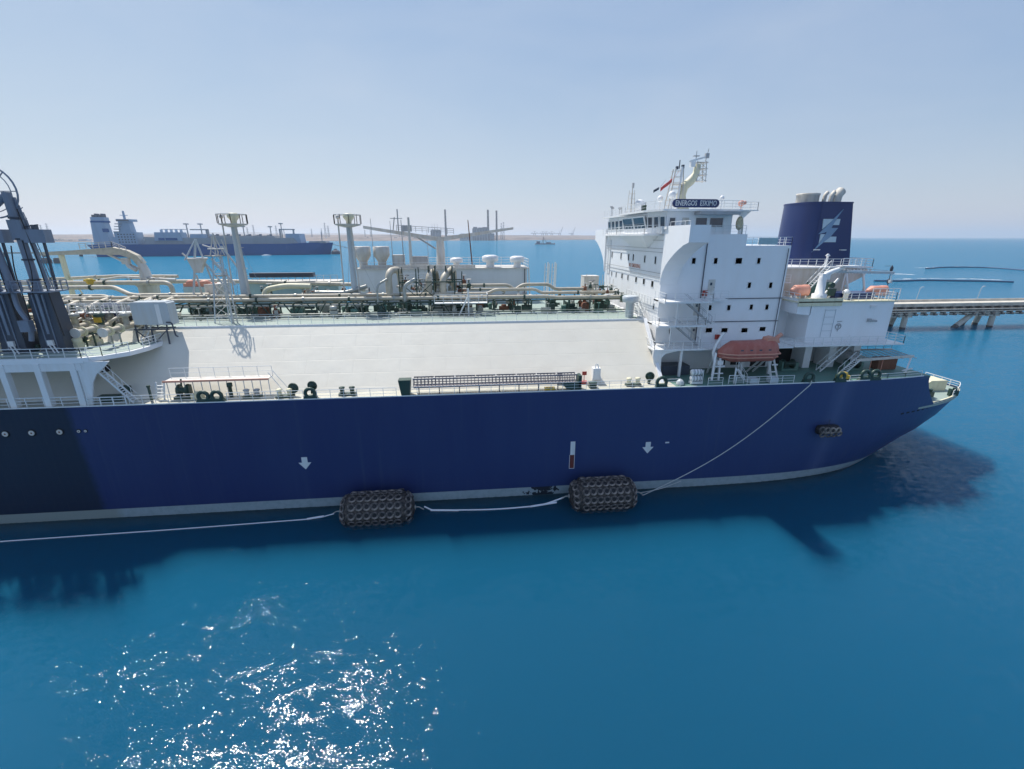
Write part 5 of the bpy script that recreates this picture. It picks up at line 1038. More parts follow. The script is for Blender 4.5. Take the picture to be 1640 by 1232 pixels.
m = MB(); m.pole((-12.2, 91, 34.6), (-12.2, 91, 38.4), .12, n=6); m.pole((-13.2, 91, 34.6), (-12.8, 91, 37), .1, n=6); m.beam((-13.6, 91, 36.8), (-11.4, 91, 36.8), .12); m.build('crane_mast', 'grey', t)

# ------------------------------------------------------------------ pipework on the trunk
def pipe_run(name, label, pts, r, mt='pipe', flange=6.5, n=10, rr=.9, group='pipes along the trunk deck'):
    t = thing(name, label, 'pipe', pts[0], group)
    m = MB(); m.tube(sweep(pts, rr), r, n); m.build('pipe_body', mt, t)
    pv = [Vector(p) for p in pts]; k = 0
    for a, b in zip(pv, pv[1:]):
        L = (b-a).length
        if L < flange*.7: continue
        d = (b-a)/L; c = int(L/flange)
        for i in range(c):
            p = a+d*(L*(i+.5)/c); m = MB(); m.pole(p-d*.14, p+d*.14, r*1.38, n=10); m.build('flange', 'steelpipe' if k % 2 else 'green', t); k += 1
    return t
pipe_run('liquid_header_pipe', 'thick beige pipe, front one of the long pair over the trunk', [(-75, 72.0, 24.55), (12.5, 72.0, 24.55), (14.0, 72.0, 24.35), (25.6, 72, 24.35)], .29)
pipe_run('vapour_header_pipe', 'beige pipe just behind the front header', [(-75, 73.0, 25.0), (3.5, 73.0, 25.0), (4.6, 73.0, 25.6), (11, 73.0, 25.6), (12, 73.0, 25.0), (24, 73, 25.0)], .24)
pipe_run('spray_pipe', 'thin grey pipe slung below the beige headers', [(-75, 71.3, 23.75), (-14.6, 71.3, 23.75), (-13.4, 71.3, 23.75), (-13.4, 71.3, 26.6), (-12.0, 72.6, 27.4)], .16, 'steelpipe')
pipe_run('fire_main_pipe', 'dark green pipe low behind the headers', [(-42, 74.2, 24.1), (22, 74.2, 24.1)], .2, 'green', 9)
pipe_run('cross_over_pipe', 'pale pipe with rounded end farther back, left of the masts', [(-75, 78.5, 26.0), (-55.2, 78.5, 26.0), (-51.5, 76.6, 24.9), (-40, 76.2, 24.9)], .34)
pipe_run('cross_over_pipe', 'thick beige pipe ending in a downward bend behind the white box', [(-75, 82.0, 26.5), (-47.5, 80.0, 26.5), (-47.3, 79.6, 24.0)], .36, rr=1.2)
pipe_run('cross_over_pipe', 'long straight beige pipe behind, toward the teal cabin', [(-50, 84.2, 26.3), (-42, 83.5, 26.4), (-20, 83.5, 25.6)], .34)
pipe_run('cross_over_pipe', 'slender pipe high at the back left', [(-75, 88, 26.4), (-60, 87, 27.1), (-50, 86.5, 27.0)], .28)
pipe_run('cross_over_pipe', 'slender slanting pipe at the back left', [(-66, 86, 25.9), (-58, 85, 27.1), (-49, 84, 26.6)], .22, 'palegrey')
pipe_run('branch_pipe', 'beige pipe with curved end left of the white tank box', [(-75, 75.5, 25.0), (-54.5, 75.5, 25.0), (-51.5, 73.0, 24.2)], .28)
pipe_run('branch_pipe', 'green-cream pipe hooking up at the foot of the left mast', [(-31.5, 75.2, 24.4), (-31.2, 75.6, 25.7), (-28.4, 76, 26.2), (-24.5, 76, 26.1)], .42, 'yellowwhite', rr=1.0)
pipe_run('branch_pipe', 'grey pipe dipping toward the deck left of the goosenecks', [(-23.6, 75, 25.2), (-19, 75, 25.1), (-15.6, 75, 26.1)], .34, 'steelpipe')
pipe_run('branch_pipe', 'pale looped pipe behind the headers near the deckhouse end', [(-1, 77, 25.9), (7, 77, 25.9), (8, 77, 25.2)], .26)
pipe_run('branch_pipe', 'second pale looped pipe in front of open water', [(8.5, 77.5, 25.2), (9.6, 77.5, 25.9), (14, 77.5, 25.9), (15, 77.5, 25.1), (20.2, 77.5, 25.1)], .28)
pipe_run('branch_pipe', 'pale pipe low behind the headers right of the goosenecks', [(-1, 75.4, 25.4), (5.6, 75.4, 25.4), (6.4, 75.4, 24.9)], .2)
pipe_run('gooseneck_pipe', 'largest gooseneck pipe, left end of the valve cluster', [(-11.9, 73.2, 24.4), (-11.9, 73.4, 28.5), (-10.6, 77, 28.6), (-10.6, 77.5, 25)], .52, 'pipe', 20, 14, 1.5, 'gooseneck pipes over the trunk')
pipe_run('gooseneck_pipe', 'middle gooseneck pipe of the valve cluster', [(-5.8, 73.6, 24.4), (-5.8, 73.8, 27.9), (-4.8, 76.5, 28.4), (-4.8, 77.3, 25)], .5, 'pipe', 20, 14, 1.2, 'gooseneck pipes over the trunk')
pipe_run('gooseneck_pipe', 'rightmost gooseneck pipe, leaning right with a dark frame', [(-3.6, 73.2, 24.4), (-3.6, 73.4, 27.4), (-2.2, 76, 28.6), (-2.0, 78, 28.4), (-2, 78.4, 25)], .52, 'pipe', 20, 14, 1.0, 'gooseneck pipes over the trunk')
pipe_run('gooseneck_pipe', 'slim gooseneck pipe in front of the dark frames', [(-9.4, 71.8, 24.0), (-9.4, 71.8, 26.5), (-7.8, 72.6, 27.3)], .28, 'steelpipe', 20, 10, .8, 'gooseneck pipes over the trunk')
# dark framework of the valve cluster
t = thing('valve_rack', 'dark green frame and railings around the gooseneck pipes', 'frame', (-7, 75, 22))
m = MB()
for x in (-10.2, -7.6, -5.0, -1.8, -.6):
    for y in (72.6, 76.5): m.beam((x, y, 22), (x, y, 28.9 if x < -3 else 28.2), .14)
for z in (24.6, 26.9): m.beam((-10.2, 72.6, z), (-.6, 72.6, z), .16); m.beam((-10.2, 76.5, z), (-.6, 76.5, z), .16)
for a, b in (((-10.2, 72.6, 26.9), (-7.6, 72.6, 24.6)), ((-7.6, 72.6, 24.6), (-5.0, 72.6, 26.9)), ((-7.6, 72.6, 26.9), (-5, 72.6, 24.6))): m.beam(a, b, .10)
for x in (-5.9, -3.2): m.box(x, x+.15, 74, 76.5, 26.6, 29.2); m.box(x+1.0, x+1.15, 74, 76.5, 26.6, 29.2)
m.build('frame', 'green', t)
m = MB(); m.rail([(-10.2, 72.6, 26.9), (-5.2, 72.6, 26.9)], 1.2, 1.2, .05); m.rail([(-11, 78, 28), (-4, 78, 28)], 1.3, .9, .05); m.build('railing', 'palegrey', t)
m = MB(); m.rail([(-4.8, 69.6, 24.0), (3.2, 69.6, 24.0), (3.2, 72, 24.0)], 1.25, 1.35, .05); m.box(-4.8, 3.2, 69.6, 71, 23.9, 24.0); m.ladder((-1.2, 69.4, 22.1), (.2, 69.6, 24.9), .6, (0, 1, 0), .4, rail=False); m.pole((.3, 69.4, 22), (.3, 69.4, 26.2), .12); m.build('walkway', 'rail', t)
# small valves
random.seed(3)
def valve(x, y, z, s, k):
    m = MB(); m.cur = 0; m.ball((x, y, z), .34*s, 8); m.pole((x, y, z), (x, y, z+.8*s), .09*s, n=6); m.cur = 1; m.torus((x, y, z+.85*s), .33*s, .05*s, (0, 0, 1), 10, 4); m.cur = 0; m.box(x-.3*s, x+.3*s, y-.2*s, y+.2*s, z-.55*s, z-.2*s)
    return m
VM = [('green', 'palegrey'), ('steelpipe', 'green'), ('palegrey', 'armdark'), ('rust', 'grey')]
vz = [('in the valve cluster amidships', -11, 1, 74, 80, 24.6, 26.6, 34, 'valves of the amidships cluster'), ('between the left mast and the cluster', -33, -15, 75, 80, 24.3, 25.6, 26, 'valves behind the headers'),
      ('on the manifold at the left', -62, -42, 64, 74, 22.6, 25.0, 60, 'valves of the left manifold'), ('near the bridge front', 19, 26, 72, 80, 23.6, 26.2, 22, 'valves by the bridge front'), ('under the headers', 4, 22, 74, 78, 22.8, 24.2, 14, 'valves under the right headers')]
for where, x0, x1, y0, y1, z0, z1, cnt, grp in vz:
    for k, pr_ in enumerate(VM):
        lbl = ('dark green valve ', 'steel grey valve ', 'pale grey valve ', 'rusty valve ')[k]+where
        me = None
        for i in range(cnt//4+1):
            x, y, z = random.uniform(x0, x1), random.uniform(y0, y1), random.uniform(z0, z1)
            if me is None:
                o = valve(0, 0, 0, 1, 0).build('valve', list(pr_), None, (0, 0, 0)); me = o
            else: o = me.copy(); COL.objects.link(o)
            s = random.uniform(.6, 1.25); o.location = (x, y, z); o.scale = (s, s, s); o.rotation_euler = (random.choice((0, 0, math.pi/2)), 0, random.uniform(0, 3)); tag(o, lbl, 'valve', grp)
# pipe supports: dark legs with V braces, one trestle per bay
def trestle(x, style):
    m = MB()
    m.beam((x, 71.2, 22), (x, 71.2, 24.1), .2); m.beam((x, 75.0, 22), (x, 75.0, 24.4), .2); m.beam((x, 70.9, 24.05), (x, 75.2, 24.05), .16, .14); m.beam((x, 70.9, 23.45), (x, 75.2, 23.45), .12, .12)
    if style: m.beam((x-1.3, 71.2, 24.0), (x-.1, 71.2, 22.1), .15); m.beam((x+1.3, 71.2, 24.0), (x+.1, 71.2, 22.1), .15); m.beam((x-1.7, 71.2, 24.0), (x+1.7, 71.2, 24.0), .12)
    m.box(x-.2, x+.2, 71.0, 71.4, 22.0, 22.12); m.box(x-.2, x+.2, 74.8, 75.2, 22, 22.12)
    return m
T0 = trestle(0, True).build('pipe_trestle', 'green', None, (0, 0, 0)); T1 = trestle(0, False).build('pipe_trestle', 'green', None, (0, 0, 0))
xs_t = [-57, -53.5, -50, -46.5]+[-42.6+i*3.35 for i in range(13)]+[1.6, 4.4, 7.2, 10.2, 13.2, 16.2, 19.6, 22.6]
for i, x in enumerate(xs_t):
    st = x < -1; base = T0 if st else T1
    o = base if (i == 0 or (not st and T1.get('label') is None)) else base.copy()
    if o is not base: COL.objects.link(o)
    o.location = (x, 0, 0); tag(o, 'dark green V-braced trestle under the beige headers, left of the walkway' if st else 'plain dark green two-legged trestle under the right part of the headers', 'pipe support', 'trestles carrying the headers')
pipe_run('carrier_beam', 'long dark green carrier beam right under the front beige header', [(-60, 71.7, 23.95), (2.5, 71.7, 23.95)], .15, 'green', 12, 6)
pipe_run('carrier_beam', 'dark green carrier beam under the rear header', [(-60, 74.0, 24.2), (24.5, 74.0, 24.2)], .17, 'green', 12, 6)
pipe_run('carrier_beam', 'shorter dark green carrier beam under the right headers', [(3.4, 72.3, 23.95), (25, 72.3, 23.95)], .10, 'green', 12, 6)
# low lines and clutter on the deck
pipe_run('deck_line', 'thin dark line low along the front of the trunk deck', [(-42, 69.0, 22.5), (3, 69.0, 22.5), (5, 69.4, 22.7), (25, 69.4, 22.7)], .08, 'green', 9, 6)
pipe_run('deck_line', 'second thin line nearer the trunk edge', [(-42, 67.6, 22.3), (-14, 67.6, 22.3), (2, 67.6, 22.3)], .06, 'steelpipe', 9, 6)
pipe_run('deck_line', 'thin pale line beside the front trestle feet', [(-42, 70.2, 22.6), (24, 70.2, 22.6)], .09, 'steelpipe', 7, 6)
random.seed(5)
for where, x0, x1, cnt, grp in (('under the headers between mast and cluster', -42, -18, 30, 'machines under the left headers'), ('under the gooseneck cluster', -17, 4, 40, 'machines under the cluster'), ('beside the bridge front under the headers', 5, 25, 26, 'machines by the bridge')):
    for i in range(cnt):
        x = random.uniform(x0, x1); y = random.uniform(70.5, 79); w, d, h = random.uniform(.5, 1.9), random.uniform(.4, 1), random.uniform(.5, 1.7); k = i % 3
        m = MB(); m.box(x-w/2, x+w/2, y-d/2, y+d/2, 22.05, 22.2+h*.6)
        if k == 0: m.lathe((x, y, 22.2+h*.6), [(d*.45, 0), (d*.45, h*.4), (d*.2, h*.5)], 10)
        elif k == 1: m.lathe((x-w/2, y, 22.3+h*.8), [(.1, 0), (d*.4, .05), (d*.4, w*.8), (.1, w*.9)], 10, 'x')
        else: m.pole((x, y, 22.2), (x, y, 23.4+h*.4), .08, n=6); m.torus((x, y, 23.3+h*.4), .25, .05, n=8, k=4)
        mt = ('green', 'steelpipe', 'green', 'rust' if i % 7 == 3 else 'deckgreen')[i % 4]
        tag(m.build('deck_machine', mt, None, (x, y, 22)), {'green': 'dark green machine ', 'steelpipe': 'grey machine ', 'rust': 'rusty machine ', 'deckgreen': 'mid green machine '}[mt]+where, 'machine', grp)
m = MB(); m.lathe((24.3, 66, 22), [(.62, 0), (.62, 2.2), (1.15, 2.35), (1.2, 3.1), (1.0, 3.25)], 18); tag(m.build('mushroom_vent', 'mast', None, (24.3, 66, 22)), 'tall pale blue mushroom vent in front of the bridge block', 'ventilator')
t = thing('twin_access_tower', 'white double ladder frame standing alone against the open sea', 'ladder', (16.5, 90, 22))
for x in (15.7, 17.1):
    m = MB(); m.ladder((x, 90, 22), (x+.2, 90, 28.6), .8, (1, 0, 0), .7, rail=False, tread=.06); m.beam((x+.1, 89.8, 22), (x+.3, 89.8, 28.9), .2); m.build('ladder', 'rail', t)
deck_box('deck_house', 'cream box house left of the bridge front', 'deckhouse', (21.8, 24.6, 84, 86.5, 22, 26.6), 'palegrey')
m = MB()
for i in range(12): x = 20.5+i*.55; m.pole((x, 80+(i % 3)*.8, 22), (x, 80+(i % 3)*.8, 25.4+(i*7 % 5)*.45), .05, n=5)
for z in (23.4, 24.3, 25.2): m.beam((20.5, 80, z), (26.6, 80, z), .12)
tag(m.build('vent_pipe_bank', 'palegrey', None, (23.5, 80, 22)), 'bank of thin upright vent pipes before the white bridge front', 'pipes')
m = MB(); m.rail([(25.7, 64.2, 22.2), (25.9, 70, 22.2)], 1.1, 1.2, .04); m.rail([(26.5, 62.6, 24.2), (26.5, 74, 24.2)], 1.1, 1.2, .04); m.ladder((26.4, 66, 22), (26.4, 70, 24.4), .6, (1, 0, 0), .4); m.build('railing', 'rail', SHIP)
m = MB(); m.tube(sweep([(24.6, 71, 24.3), (26.2, 71, 24.3), (26.2, 71, 22.3)], .9), .5, 12); tag(m.build('elbow_pipe', 'green', None, (25.5, 71, 22)), 'fat dark green elbow pipe where headers meet the bridge', 'pipe')
m = MB(); m.lathe((19.3, 72.8, 22.05), [(.7, 0), (.75, .8), (.6, 1.3), (.2, 1.4)], 12); tag(m.build('red_drum', 'rust', None, (19.3, 72.8, 22)), 'rust-red drum under the headers near the bridge', 'drum')
m = MB(); m.lathe((-33.5+2.8, 72.5, 22.05), [(.8, 0), (.9, .8), (.7, 1.4), (.3, 1.5)], 12); tag(m.build('red_drum', 'rust', None, (-30.7, 72.5, 22)), 'dull red round drum hanging under the headers by the left mast', 'drum')

# ------------------------------------------------------------------ white tank box on its dark stand
t = thing('spray_tank', 'white square tank on a dark braced stand over the trunk edge', 'tank', (-40.1, 62.8, 20.3))
m = MB(); bx = [(-42.3, 22.85), (-37.9, 22.75), (-37.9, 25.5), (-38.1, 25.64), (-42.1, 25.64), (-42.3, 25.55)]; m.prism(bx, 'y', 62.0, 63.7); m.box(-42.1, -38.1, 62.2, 63.6, 25.64, 25.7); m.build('tank_body', 'mast', t)
m = MB(); m.box(-39.4, -38.9, 61.97, 62.0, 22.9, 25.4); m.build('stiffener', 'white2', t)
m = MB(); m.beam((-42.5, 62.0, 22.2), (-38.3, 62.0, 22.2), .17, .17); m.beam((-42.5, 63.4, 22.2), (-38.3, 63.4, 22.2), .16, .16)
for x in (-42.3, -40.45, -38.6): m.beam((x, 62.0, 22.2), (x+.1, 61.75, 20.3), .14)
for x in (-42.3, -41.0, -39.6, -38.5): m.beam((x, 62.0, 22.2), (x, 62.0, 22.8), .13)
m.beam((-42.3, 62.0, 22.1), (-40.4, 61.75, 20.3), .10); m.beam((-38.6, 62.0, 22.1), (-40.4, 61.75, 20.3), .10)
m.tube(sweep([(-38.4, 61.9, 23.1), (-37.7, 61.8, 23.1), (-37.5, 61.7, 21.4), (-37.2, 61.6, 21.3)], .3), .09, 6)
m.build('stand', 'armdark', t)

# ------------------------------------------------------------------ manifold area at the left
random.seed(11)
for i in range(7):
    x = -61.5+i*3.0
    t = thing('manifold_pipe', ('outermost left', 'second', 'third', 'fourth', 'fifth', 'sixth', 'rightmost')[i]+' insulated manifold pipe reaching to the loading platform, counted from the left', 'pipe', (x, 64, 22), 'manifold pipes across the platform')
    m = MB(); m.tube(sweep([(x, 58.2, 22.6), (x, 66, 22.6), (x, 70, 24.4), (x, 74, 24.9)], 1.2), .36, 12); m.build('pipe_body', 'pipe', t)
    for y in (58.12, 59.2, 61.0, 64): m = MB(); m.pole((x, y, 22.6), (x, y+.16, 22.6), .58, n=14); m.build('flange', 'palegrey' if y < 59 else 'yellowwhite', t)
    m = MB(); m.beam((x-.5, 60, 20.6), (x-.5, 60, 22.4), .14); m.beam((x+.5, 60, 20.6), (x+.5, 60, 22.4), .14); m.box(x-.7, x+.7, 59.8, 60.2, 22.1, 22.25); m.build('pipe_stand', 'green' if i % 2 else 'steelpipe', t); m = MB(); m.lathe((x, 62.4, 22.9), [(.35, 0), (.35, .9), (.6, 1.0), (.6, 1.3), (.2, 1.5)], 12); m.build('valve_stand', 'green' if i % 2 else 'steelpipe', t)
for i in range(5):
    x = -60+i*4.2; pipe_run('manifold_branch', 'beige branch pipe weaving between the manifold valves', [(x, 63.5, 21.6), (x+1.6, 63.5, 23.3), (x+1.6, 66, 23.6), (x+3.2, 68, 23.2)], .2, 'pipe', 30, 8, .5, 'branch pipes of the left manifold')
for i in range(48):
    x = random.uniform(-62, -44.5); y = random.uniform(56.6, 67); z0 = 20.6 if y < 63.8 else 22.05; w, d, h = random.uniform(.5, 1.5), random.uniform(.4, 1.1), random.uniform(.5, 1.6)
    mt = ('yellowwhite', 'green', 'palegrey', 'green', 'armdark', 'pipe', 'grey')[i % 7]; m = MB(); m.box(x-w/2, x+w/2, y-d/2, y+d/2, z0, z0+h*.55); m.lathe((x, y, z0+h*.55), [(d*.45, 0), (d*.5, h*.2), (d*.5, h*.4), (d*.2, h*.5)], 10)
    tag(m.build('manifold_fitting', mt, None, (x, y, z0)), {'yellowwhite': 'cream ', 'palegrey': 'pale grey ', 'green': 'dark green ', 'pipe': 'beige ', 'armdark': 'slate ', 'grey': 'mid grey '}[mt]+'capped fitting on the crowded manifold platform at the left', 'fitting', 'fittings on the manifold platform')
t = thing('service_gallery', 'white railed gallery stack above the manifold, left of the white tank', 'gallery', (-47, 66, 22))
m = MB(); m.box(-52, -44.0, 65.0, 66.4, 23.9, 24.0); m.rail([(-52, 65.0, 24.0), (-44, 65.0, 24.0)], 1.1, .95, .05); m.rail([(-52, 66.4, 24.0), (-44, 66.4, 24.0)], 1.1, 1.2, .05); m.build('upper_walkway', 'rail', t)
for x in (-51.9, -50, -48.1, -46.2, -44.3): m = MB(); m.beam((x, 65.0, 20.6), (x, 65.0, 25.2), .11); m.build('post', 'rail', t)
m = MB(); m.rail([(-49, 63.6, 20.6), (-43.4, 63.6, 20.6)], 1.3, 1.1, .05); m.box(-43.9, -42.4, 63.6, 64.4, 22.5, 22.6); m.build('lower_railing', 'rail', t)
deck_box('yellow_box', 'small yellow box beside the dark base of the rightmost loading arm', 'box', (-47.0, -46.2, 62, 62.6, 23.2, 24.0), 'yellow')
t = thing('blue_tank', 'dark blue upright tank behind the gallery posts', 'tank', (-48.6, 68, 22)); m = MB(); m.lathe((-48.6, 67.6, 22.05), [(.9, 0), (.95, .1), (.95, 2.6), (.6, 2.9)], 16); m.build('shell', 'navy', t); m = MB(); m.lathe((-45.9, 67.6, 22.05), [(.9, 0), (.9, 2.2), (.4, 2.5)], 16); m.build('second_shell', 'armdark', t)
m = MB(); m.beam((-60, 79.5, 27.0), (-58.4, 79.5, 27.0), .3); m.lathe((-59.2, 79.5, 26.3), [(.3, 0), (.5, .4), (.5, .9), (.1, 1.0)], 10); tag(m.build('yellow_actuator', 'yellow', None, (-59.2, 79.5, 26)), 'yellow actuator on top of the left pipes', 'actuator')
# boxes under the platform
deck_box('grey_cabinet', 'grey cabinet between two white platform columns', 'cabinet', (-47.2, -46.0, 56.6, 57.4, 15.6, 17.6), 'grey')
deck_box('green_locker', 'low green locker right of the last platform column', 'locker', (-43.3, -41.2, 54.6, 55.3, 14.95, 15.7), 'green')
m = MB(); m.lathe((-41.2, 55.6, 16.2), [(.1, 0), (.4, .1), (.4, .6), (.1, .7)], 12, 'y'); m.beam((-41.2, 55.8, 14.9), (-41.2, 55.8, 16.2), .15); m.box(-40.6, -40.3, 55.6, 55.9, 15.8, 16.6); tag(m.build('hose_reel', 'green', None, (-41.2, 55.7, 14.9)), 'dark round hose reel under the rounded platform', 'hose reel')

# ------------------------------------------------------------------ loading arms
def loading_arm():
    t = thing('loading_arm', 'loading arm', 'loading arm', (0, 0, 0), 'blue-grey loading arms at the left edge')
    m = MB(); vs = []
    for z, w, d in ((0, 1.35, 1.0), (6.9, 1.05, .8)): vs += [(-w, -d, z), (w, -d, z), (w, d, z), (-w, d, z)]
    m.add(vs, [(0, 3, 2, 1), (4, 5, 6, 7), (0, 1, 5, 4), (1, 2, 6, 5), (2, 3, 7, 6), (3, 0, 4, 7)])
    m.box(-1.5, 1.5, -1.15, 1.15, 0, .3); m.build('base_column', 'armdark', t)
    m = MB(); m.box(-.62, -.5, -1.0, -.8, .4, 6.7); m.box(.42, .54, -1.0, -.8, .4, 6.7); m.box(-.2, .1, -1.0, -.78, 2.2, 6.8); m.build('column_rib', 'armblue', t)
    m = MB(); m.box(-.75, .75, -1.1, -1.0, .6, .6+.01); m.box(-.3, .3, -1.25, -1.0, .9, 1.5); m.beam((-.1, -1.3, 1.0), (.5, -1.6, .05), .1); m.beam((.3, -1.3, 1.0), (.9, -1.6, .05), .1); m.build('lower_bracket', 'white2', t)
    m = MB(); m.box(-2.0, 1.7, -1.3, 1.3, 6.95, 7.1); m.rail([(-2.0, -1.3, 7.1), (1.7, -1.3, 7.1), (1.7, 1.3, 7.1)], 1.1, .9, .05); m.build('service_platform', 'armblue', t)
    m = MB(); m.pole((-.5, 0, 6.9), (-.6, 0, 17.5), .42, n=14); m.build('riser_pipe', 'armblue', t)
    for z in (8.2, 10.4, 12.6, 14.8): m = MB(); m.pole((-.53, 0, z), (-.53, 0, z+.2), .56, n=14); m.build('flange', 'armdark', t)
    m = MB(); m.box(-1.1, .25, -.5, .5, 12.6, 14.7); m.build('swivel_housing', 'armblue', t)
    m = MB(); m.torus((-2.3, .1, 17.6), 2.7, .09, (0, 1, 0), 28, 6); m.torus((-2.3, .1, 17.6), 2.1, .05, (0, 1, 0), 24, 5)
    for a in range(0, 360, 45): m.beam((-2.3, .1, 17.6), (-2.3+2.7*math.cos(R_(a)), .1, 17.6+2.7*math.sin(R_(a))), .08)
    m.build('sheave_wheel', 'armblue', t)
    m = MB(); m.pole((-.6, 0, 17.3), (-3.2, -.4, 15.0), .34, n=12); m.pole((-3.2, -.4, 15.0), (-2.6, -.6, 7.6), .34, n=12); m.ball((-3.2, -.4, 15), .5, 10); m.ball((-2.6, -.6, 7.6), .55, 10); m.build('outboard_pipe', 'armblue', t)
    m = MB(); m.beam((.6, .2, 7.2), (-.2, .2, 17.0), .22, .3); m.beam((1.0, .2, 7.2), (.1, .2, 16.2), .08); m.beam((1.4, .2, 7.2), (.3, .2, 15.5), .06)
    for k in range(8): z = 8+k*1.1; m.beam((.55-k*.085, .2, z), (1.0-k*.085, .2, z+.3), .06)
    m.build('support_beam', 'armblue', t)
    m = MB(); m.box(.1, 2.35, -.6, .5, 12.3, 13.7); m.build('counterweight', 'armblue', t)
    m = MB(); m.beam((-.4, -.1, 13.9), (1.6, -.1, 14.2), .2, .1); m.box(1.0, 1.3, -.3, .3, 13.7, 14.2); m.beam((1.7, -.1, 12.3), (1.5, 0, 7.2), .18, .22); m.build('counterweight_link', 'armdark', t)
    m = MB()
    for pts, r in (([(.35, -.5, 15.8), (.9, -.6, 11), (1.1, -.8, 7.2), (1.7, -1.2, 2.0)], .06), ([(-1.4, -.5, 12), (-1.7, -.8, 9), (-1.2, -1.2, 5.8), (-1.5, -1.2, 2.5)], .06), ([(-.1, -.5, 12.5), (.2, -.9, 9.0), (-.3, -1.1, 6.8)], .05)):
        m.tube(sweep(pts, 1.5), r, 6)
    m.build('hydraulic_hose', 'black', t)
    m = MB(); m.tube(sweep([(-2.6, -.6, 7.6), (-2.4, -1.0, 5.2), (-1.4, -1.2, 3.4), (-1.8, -1.3, 1.5)], 1.4), .26, 10); m.box(-2.3, -1.2, -1.7, -1.0, 2.6, 3.9); m.build('triple_swivel', 'armblue', t)
    return t
la = loading_arm(); la.location = (-48.3, 57.9, 20.6); la['label'] = 'rightmost blue-grey loading arm, beside the manifold stairs, with a boxy counterweight'
copy_tree(la, (-52.3, 57.7, 20.6), 'second loading arm from the right, cut by the left picture edge')
copy_tree(la, (-56.4, 57.9, 20.6), 'leftmost loading arm, almost wholly beyond the left picture edge')

# ------------------------------------------------------------------ fenders, ropes
def fender(xc, length, label, rz, zc, dy=51.35):
    r = 2.15; t = thing('floating_fender', label, 'fender', (xc, dy, zc), 'big floating fenders against the hull')
    L = length/2; prof = [(.15, -L)]+[(r*math.sin(R_(a)), -L+r*.75*(1-math.cos(R_(a)))) for a in (20, 40, 60, 75)]+[(r, -L+r*.75)]
    prof = prof+[(q, -h) for q, h in prof[::-1]]
    m = MB(); m.lathe((xc, dy, zc), prof, 36, 'x'); m.build('rubber_body', 'dustrubber', t)
    me = MB(); me.torus((0, 0, 0), .385, .115, (0, 0, 1), 16, 6); me.cur = 1; me.lathe((0, 0, -.14), [(.46, 0), (.50, .08), (.47, .17), (.3, .1)], 16); me = me.build('tyre', ['tyre', 'black'], t, (0, 0, 0)); first = True
    rows = 13; cols = 7; sp = (length-r*1.3)/cols
    ch = MB()
    for a in range(rows):
        th = 2*math.pi*a/rows
        for c in range(cols+2):
            if 0 < c < cols+1: x = (c-1-(cols-1)/2)*sp; rr = r+.08; tilt = 0
            else: x = (-1 if c == 0 else 1)*(L-r*.30); rr = r*.82; tilt = (-1 if c == 0 else 1)*R_(42)
            nrm = Vector((math.sin(tilt), math.cos(th)*math.cos(tilt), math.sin(th)*math.cos(tilt)))
            o = me if first else me.copy()
            if not first: COL.objects.link(o)
            first = False
            o.location = (x, rr*math.cos(th), rr*math.sin(th)); o.rotation_euler = (nrm+Vector((random.uniform(-.12, .12), random.uniform(-.12, .12), random.uniform(-.12, .12)))).to_track_quat('Z', 'Y').to_euler(); o.parent = t
        for c in range(cols):
            x = xc+(c-(cols-1)/2)*sp; q = 2*math.pi*(a+.5)/rows
            ch.pole((x, dy+(r+.1)*math.cos(th+.24), zc+(r+.1)*math.sin(th+.24)), (x, dy+(r+.1)*math.cos(th+2*math.pi/rows-.24), zc+(r+.1)*math.sin(th+2*math.pi/rows-.24)), .045, n=4)
            if c < cols-1: ch.pole((x+.5, dy+(r+.12)*math.cos(th), zc+(r+.12)*math.sin(th)), (x+sp-.5, dy+(r+.12)*math.cos(th), zc+(r+.12)*math.sin(th)), .045, n=4)
    ch.build('chain_net', 'steelpipe', t)
    m = MB()
    for e in (-1, 1): m.lathe((xc+e*L, dy, zc), [(.3, -.08), (.3, .08)], 10, 'x'); m.tube([(xc+e*L, dy, zc), (xc+e*(L+.5), dy, zc), (xc+e*(L+1.1), dy-.1, zc-.35)], .07, 6)
    m.build('end_shackle', 'steelpipe', t)
    return t
fender(-12.0, 9.3, 'left big floating fender covered in dusty tyres, against the blue hull', 0, .62)
fender(17.2, 9.0, 'right big floating fender covered in dark tyres, below the draught bar', 0, 1.0)
t = thing('hanging_fender', 'dark bundle of tyres hanging on the hull near the stern', 'fender', (49.5, CY-half(49.5, 8)-.3, 8))
yb = CY-half(49.5, 8)-.35
m = MB(); m.lathe((47.9, yb, 8.0), [(.2, 0), (.6, .15), (.7, .5), (.7, 2.7), (.6, 3.1), (.2, 3.2)], 14, 'x'); m.build('core', 'black', t)
for i, (dx, dz) in enumerate(((48.2, .25), (49.0, .2), (49.8, .1), (50.6, .1), (48.5, -.5), (49.4, -.55), (50.2, -.55), (50.9, -.45))): m = MB(); m.torus((dx, yb-.68+abs(dz)*.2, 8+dz), .36, .13, (.1*(i % 3-1), 1, -.5*dz), 14, 6); m.build('tyre', 'tyre', t)
m = MB(); m.tube([(49.5, yb, 8.6), (49.9, CY-half(49.9, 9.4)-.04, 9.4)], .03, 4); m.build('hanging_line', 'armdark', t)
def rope(name, label, pts, r, mt='rope', sleeves=()):
    t = thing(name, label, 'rope', pts[0], 'ropes along the waterline'); P = sweep(pts, 6, 8); m = MB(); m.tube(P, r, 6); m.build('line', mt, t)
    for a, b in sleeves:
        m = MB(); m.tube([Vector(a), Vector(a).lerp(Vector(b), .5), Vector(b)], .13, 8); m.build('sleeve', 'ropewhite', t)
    return t
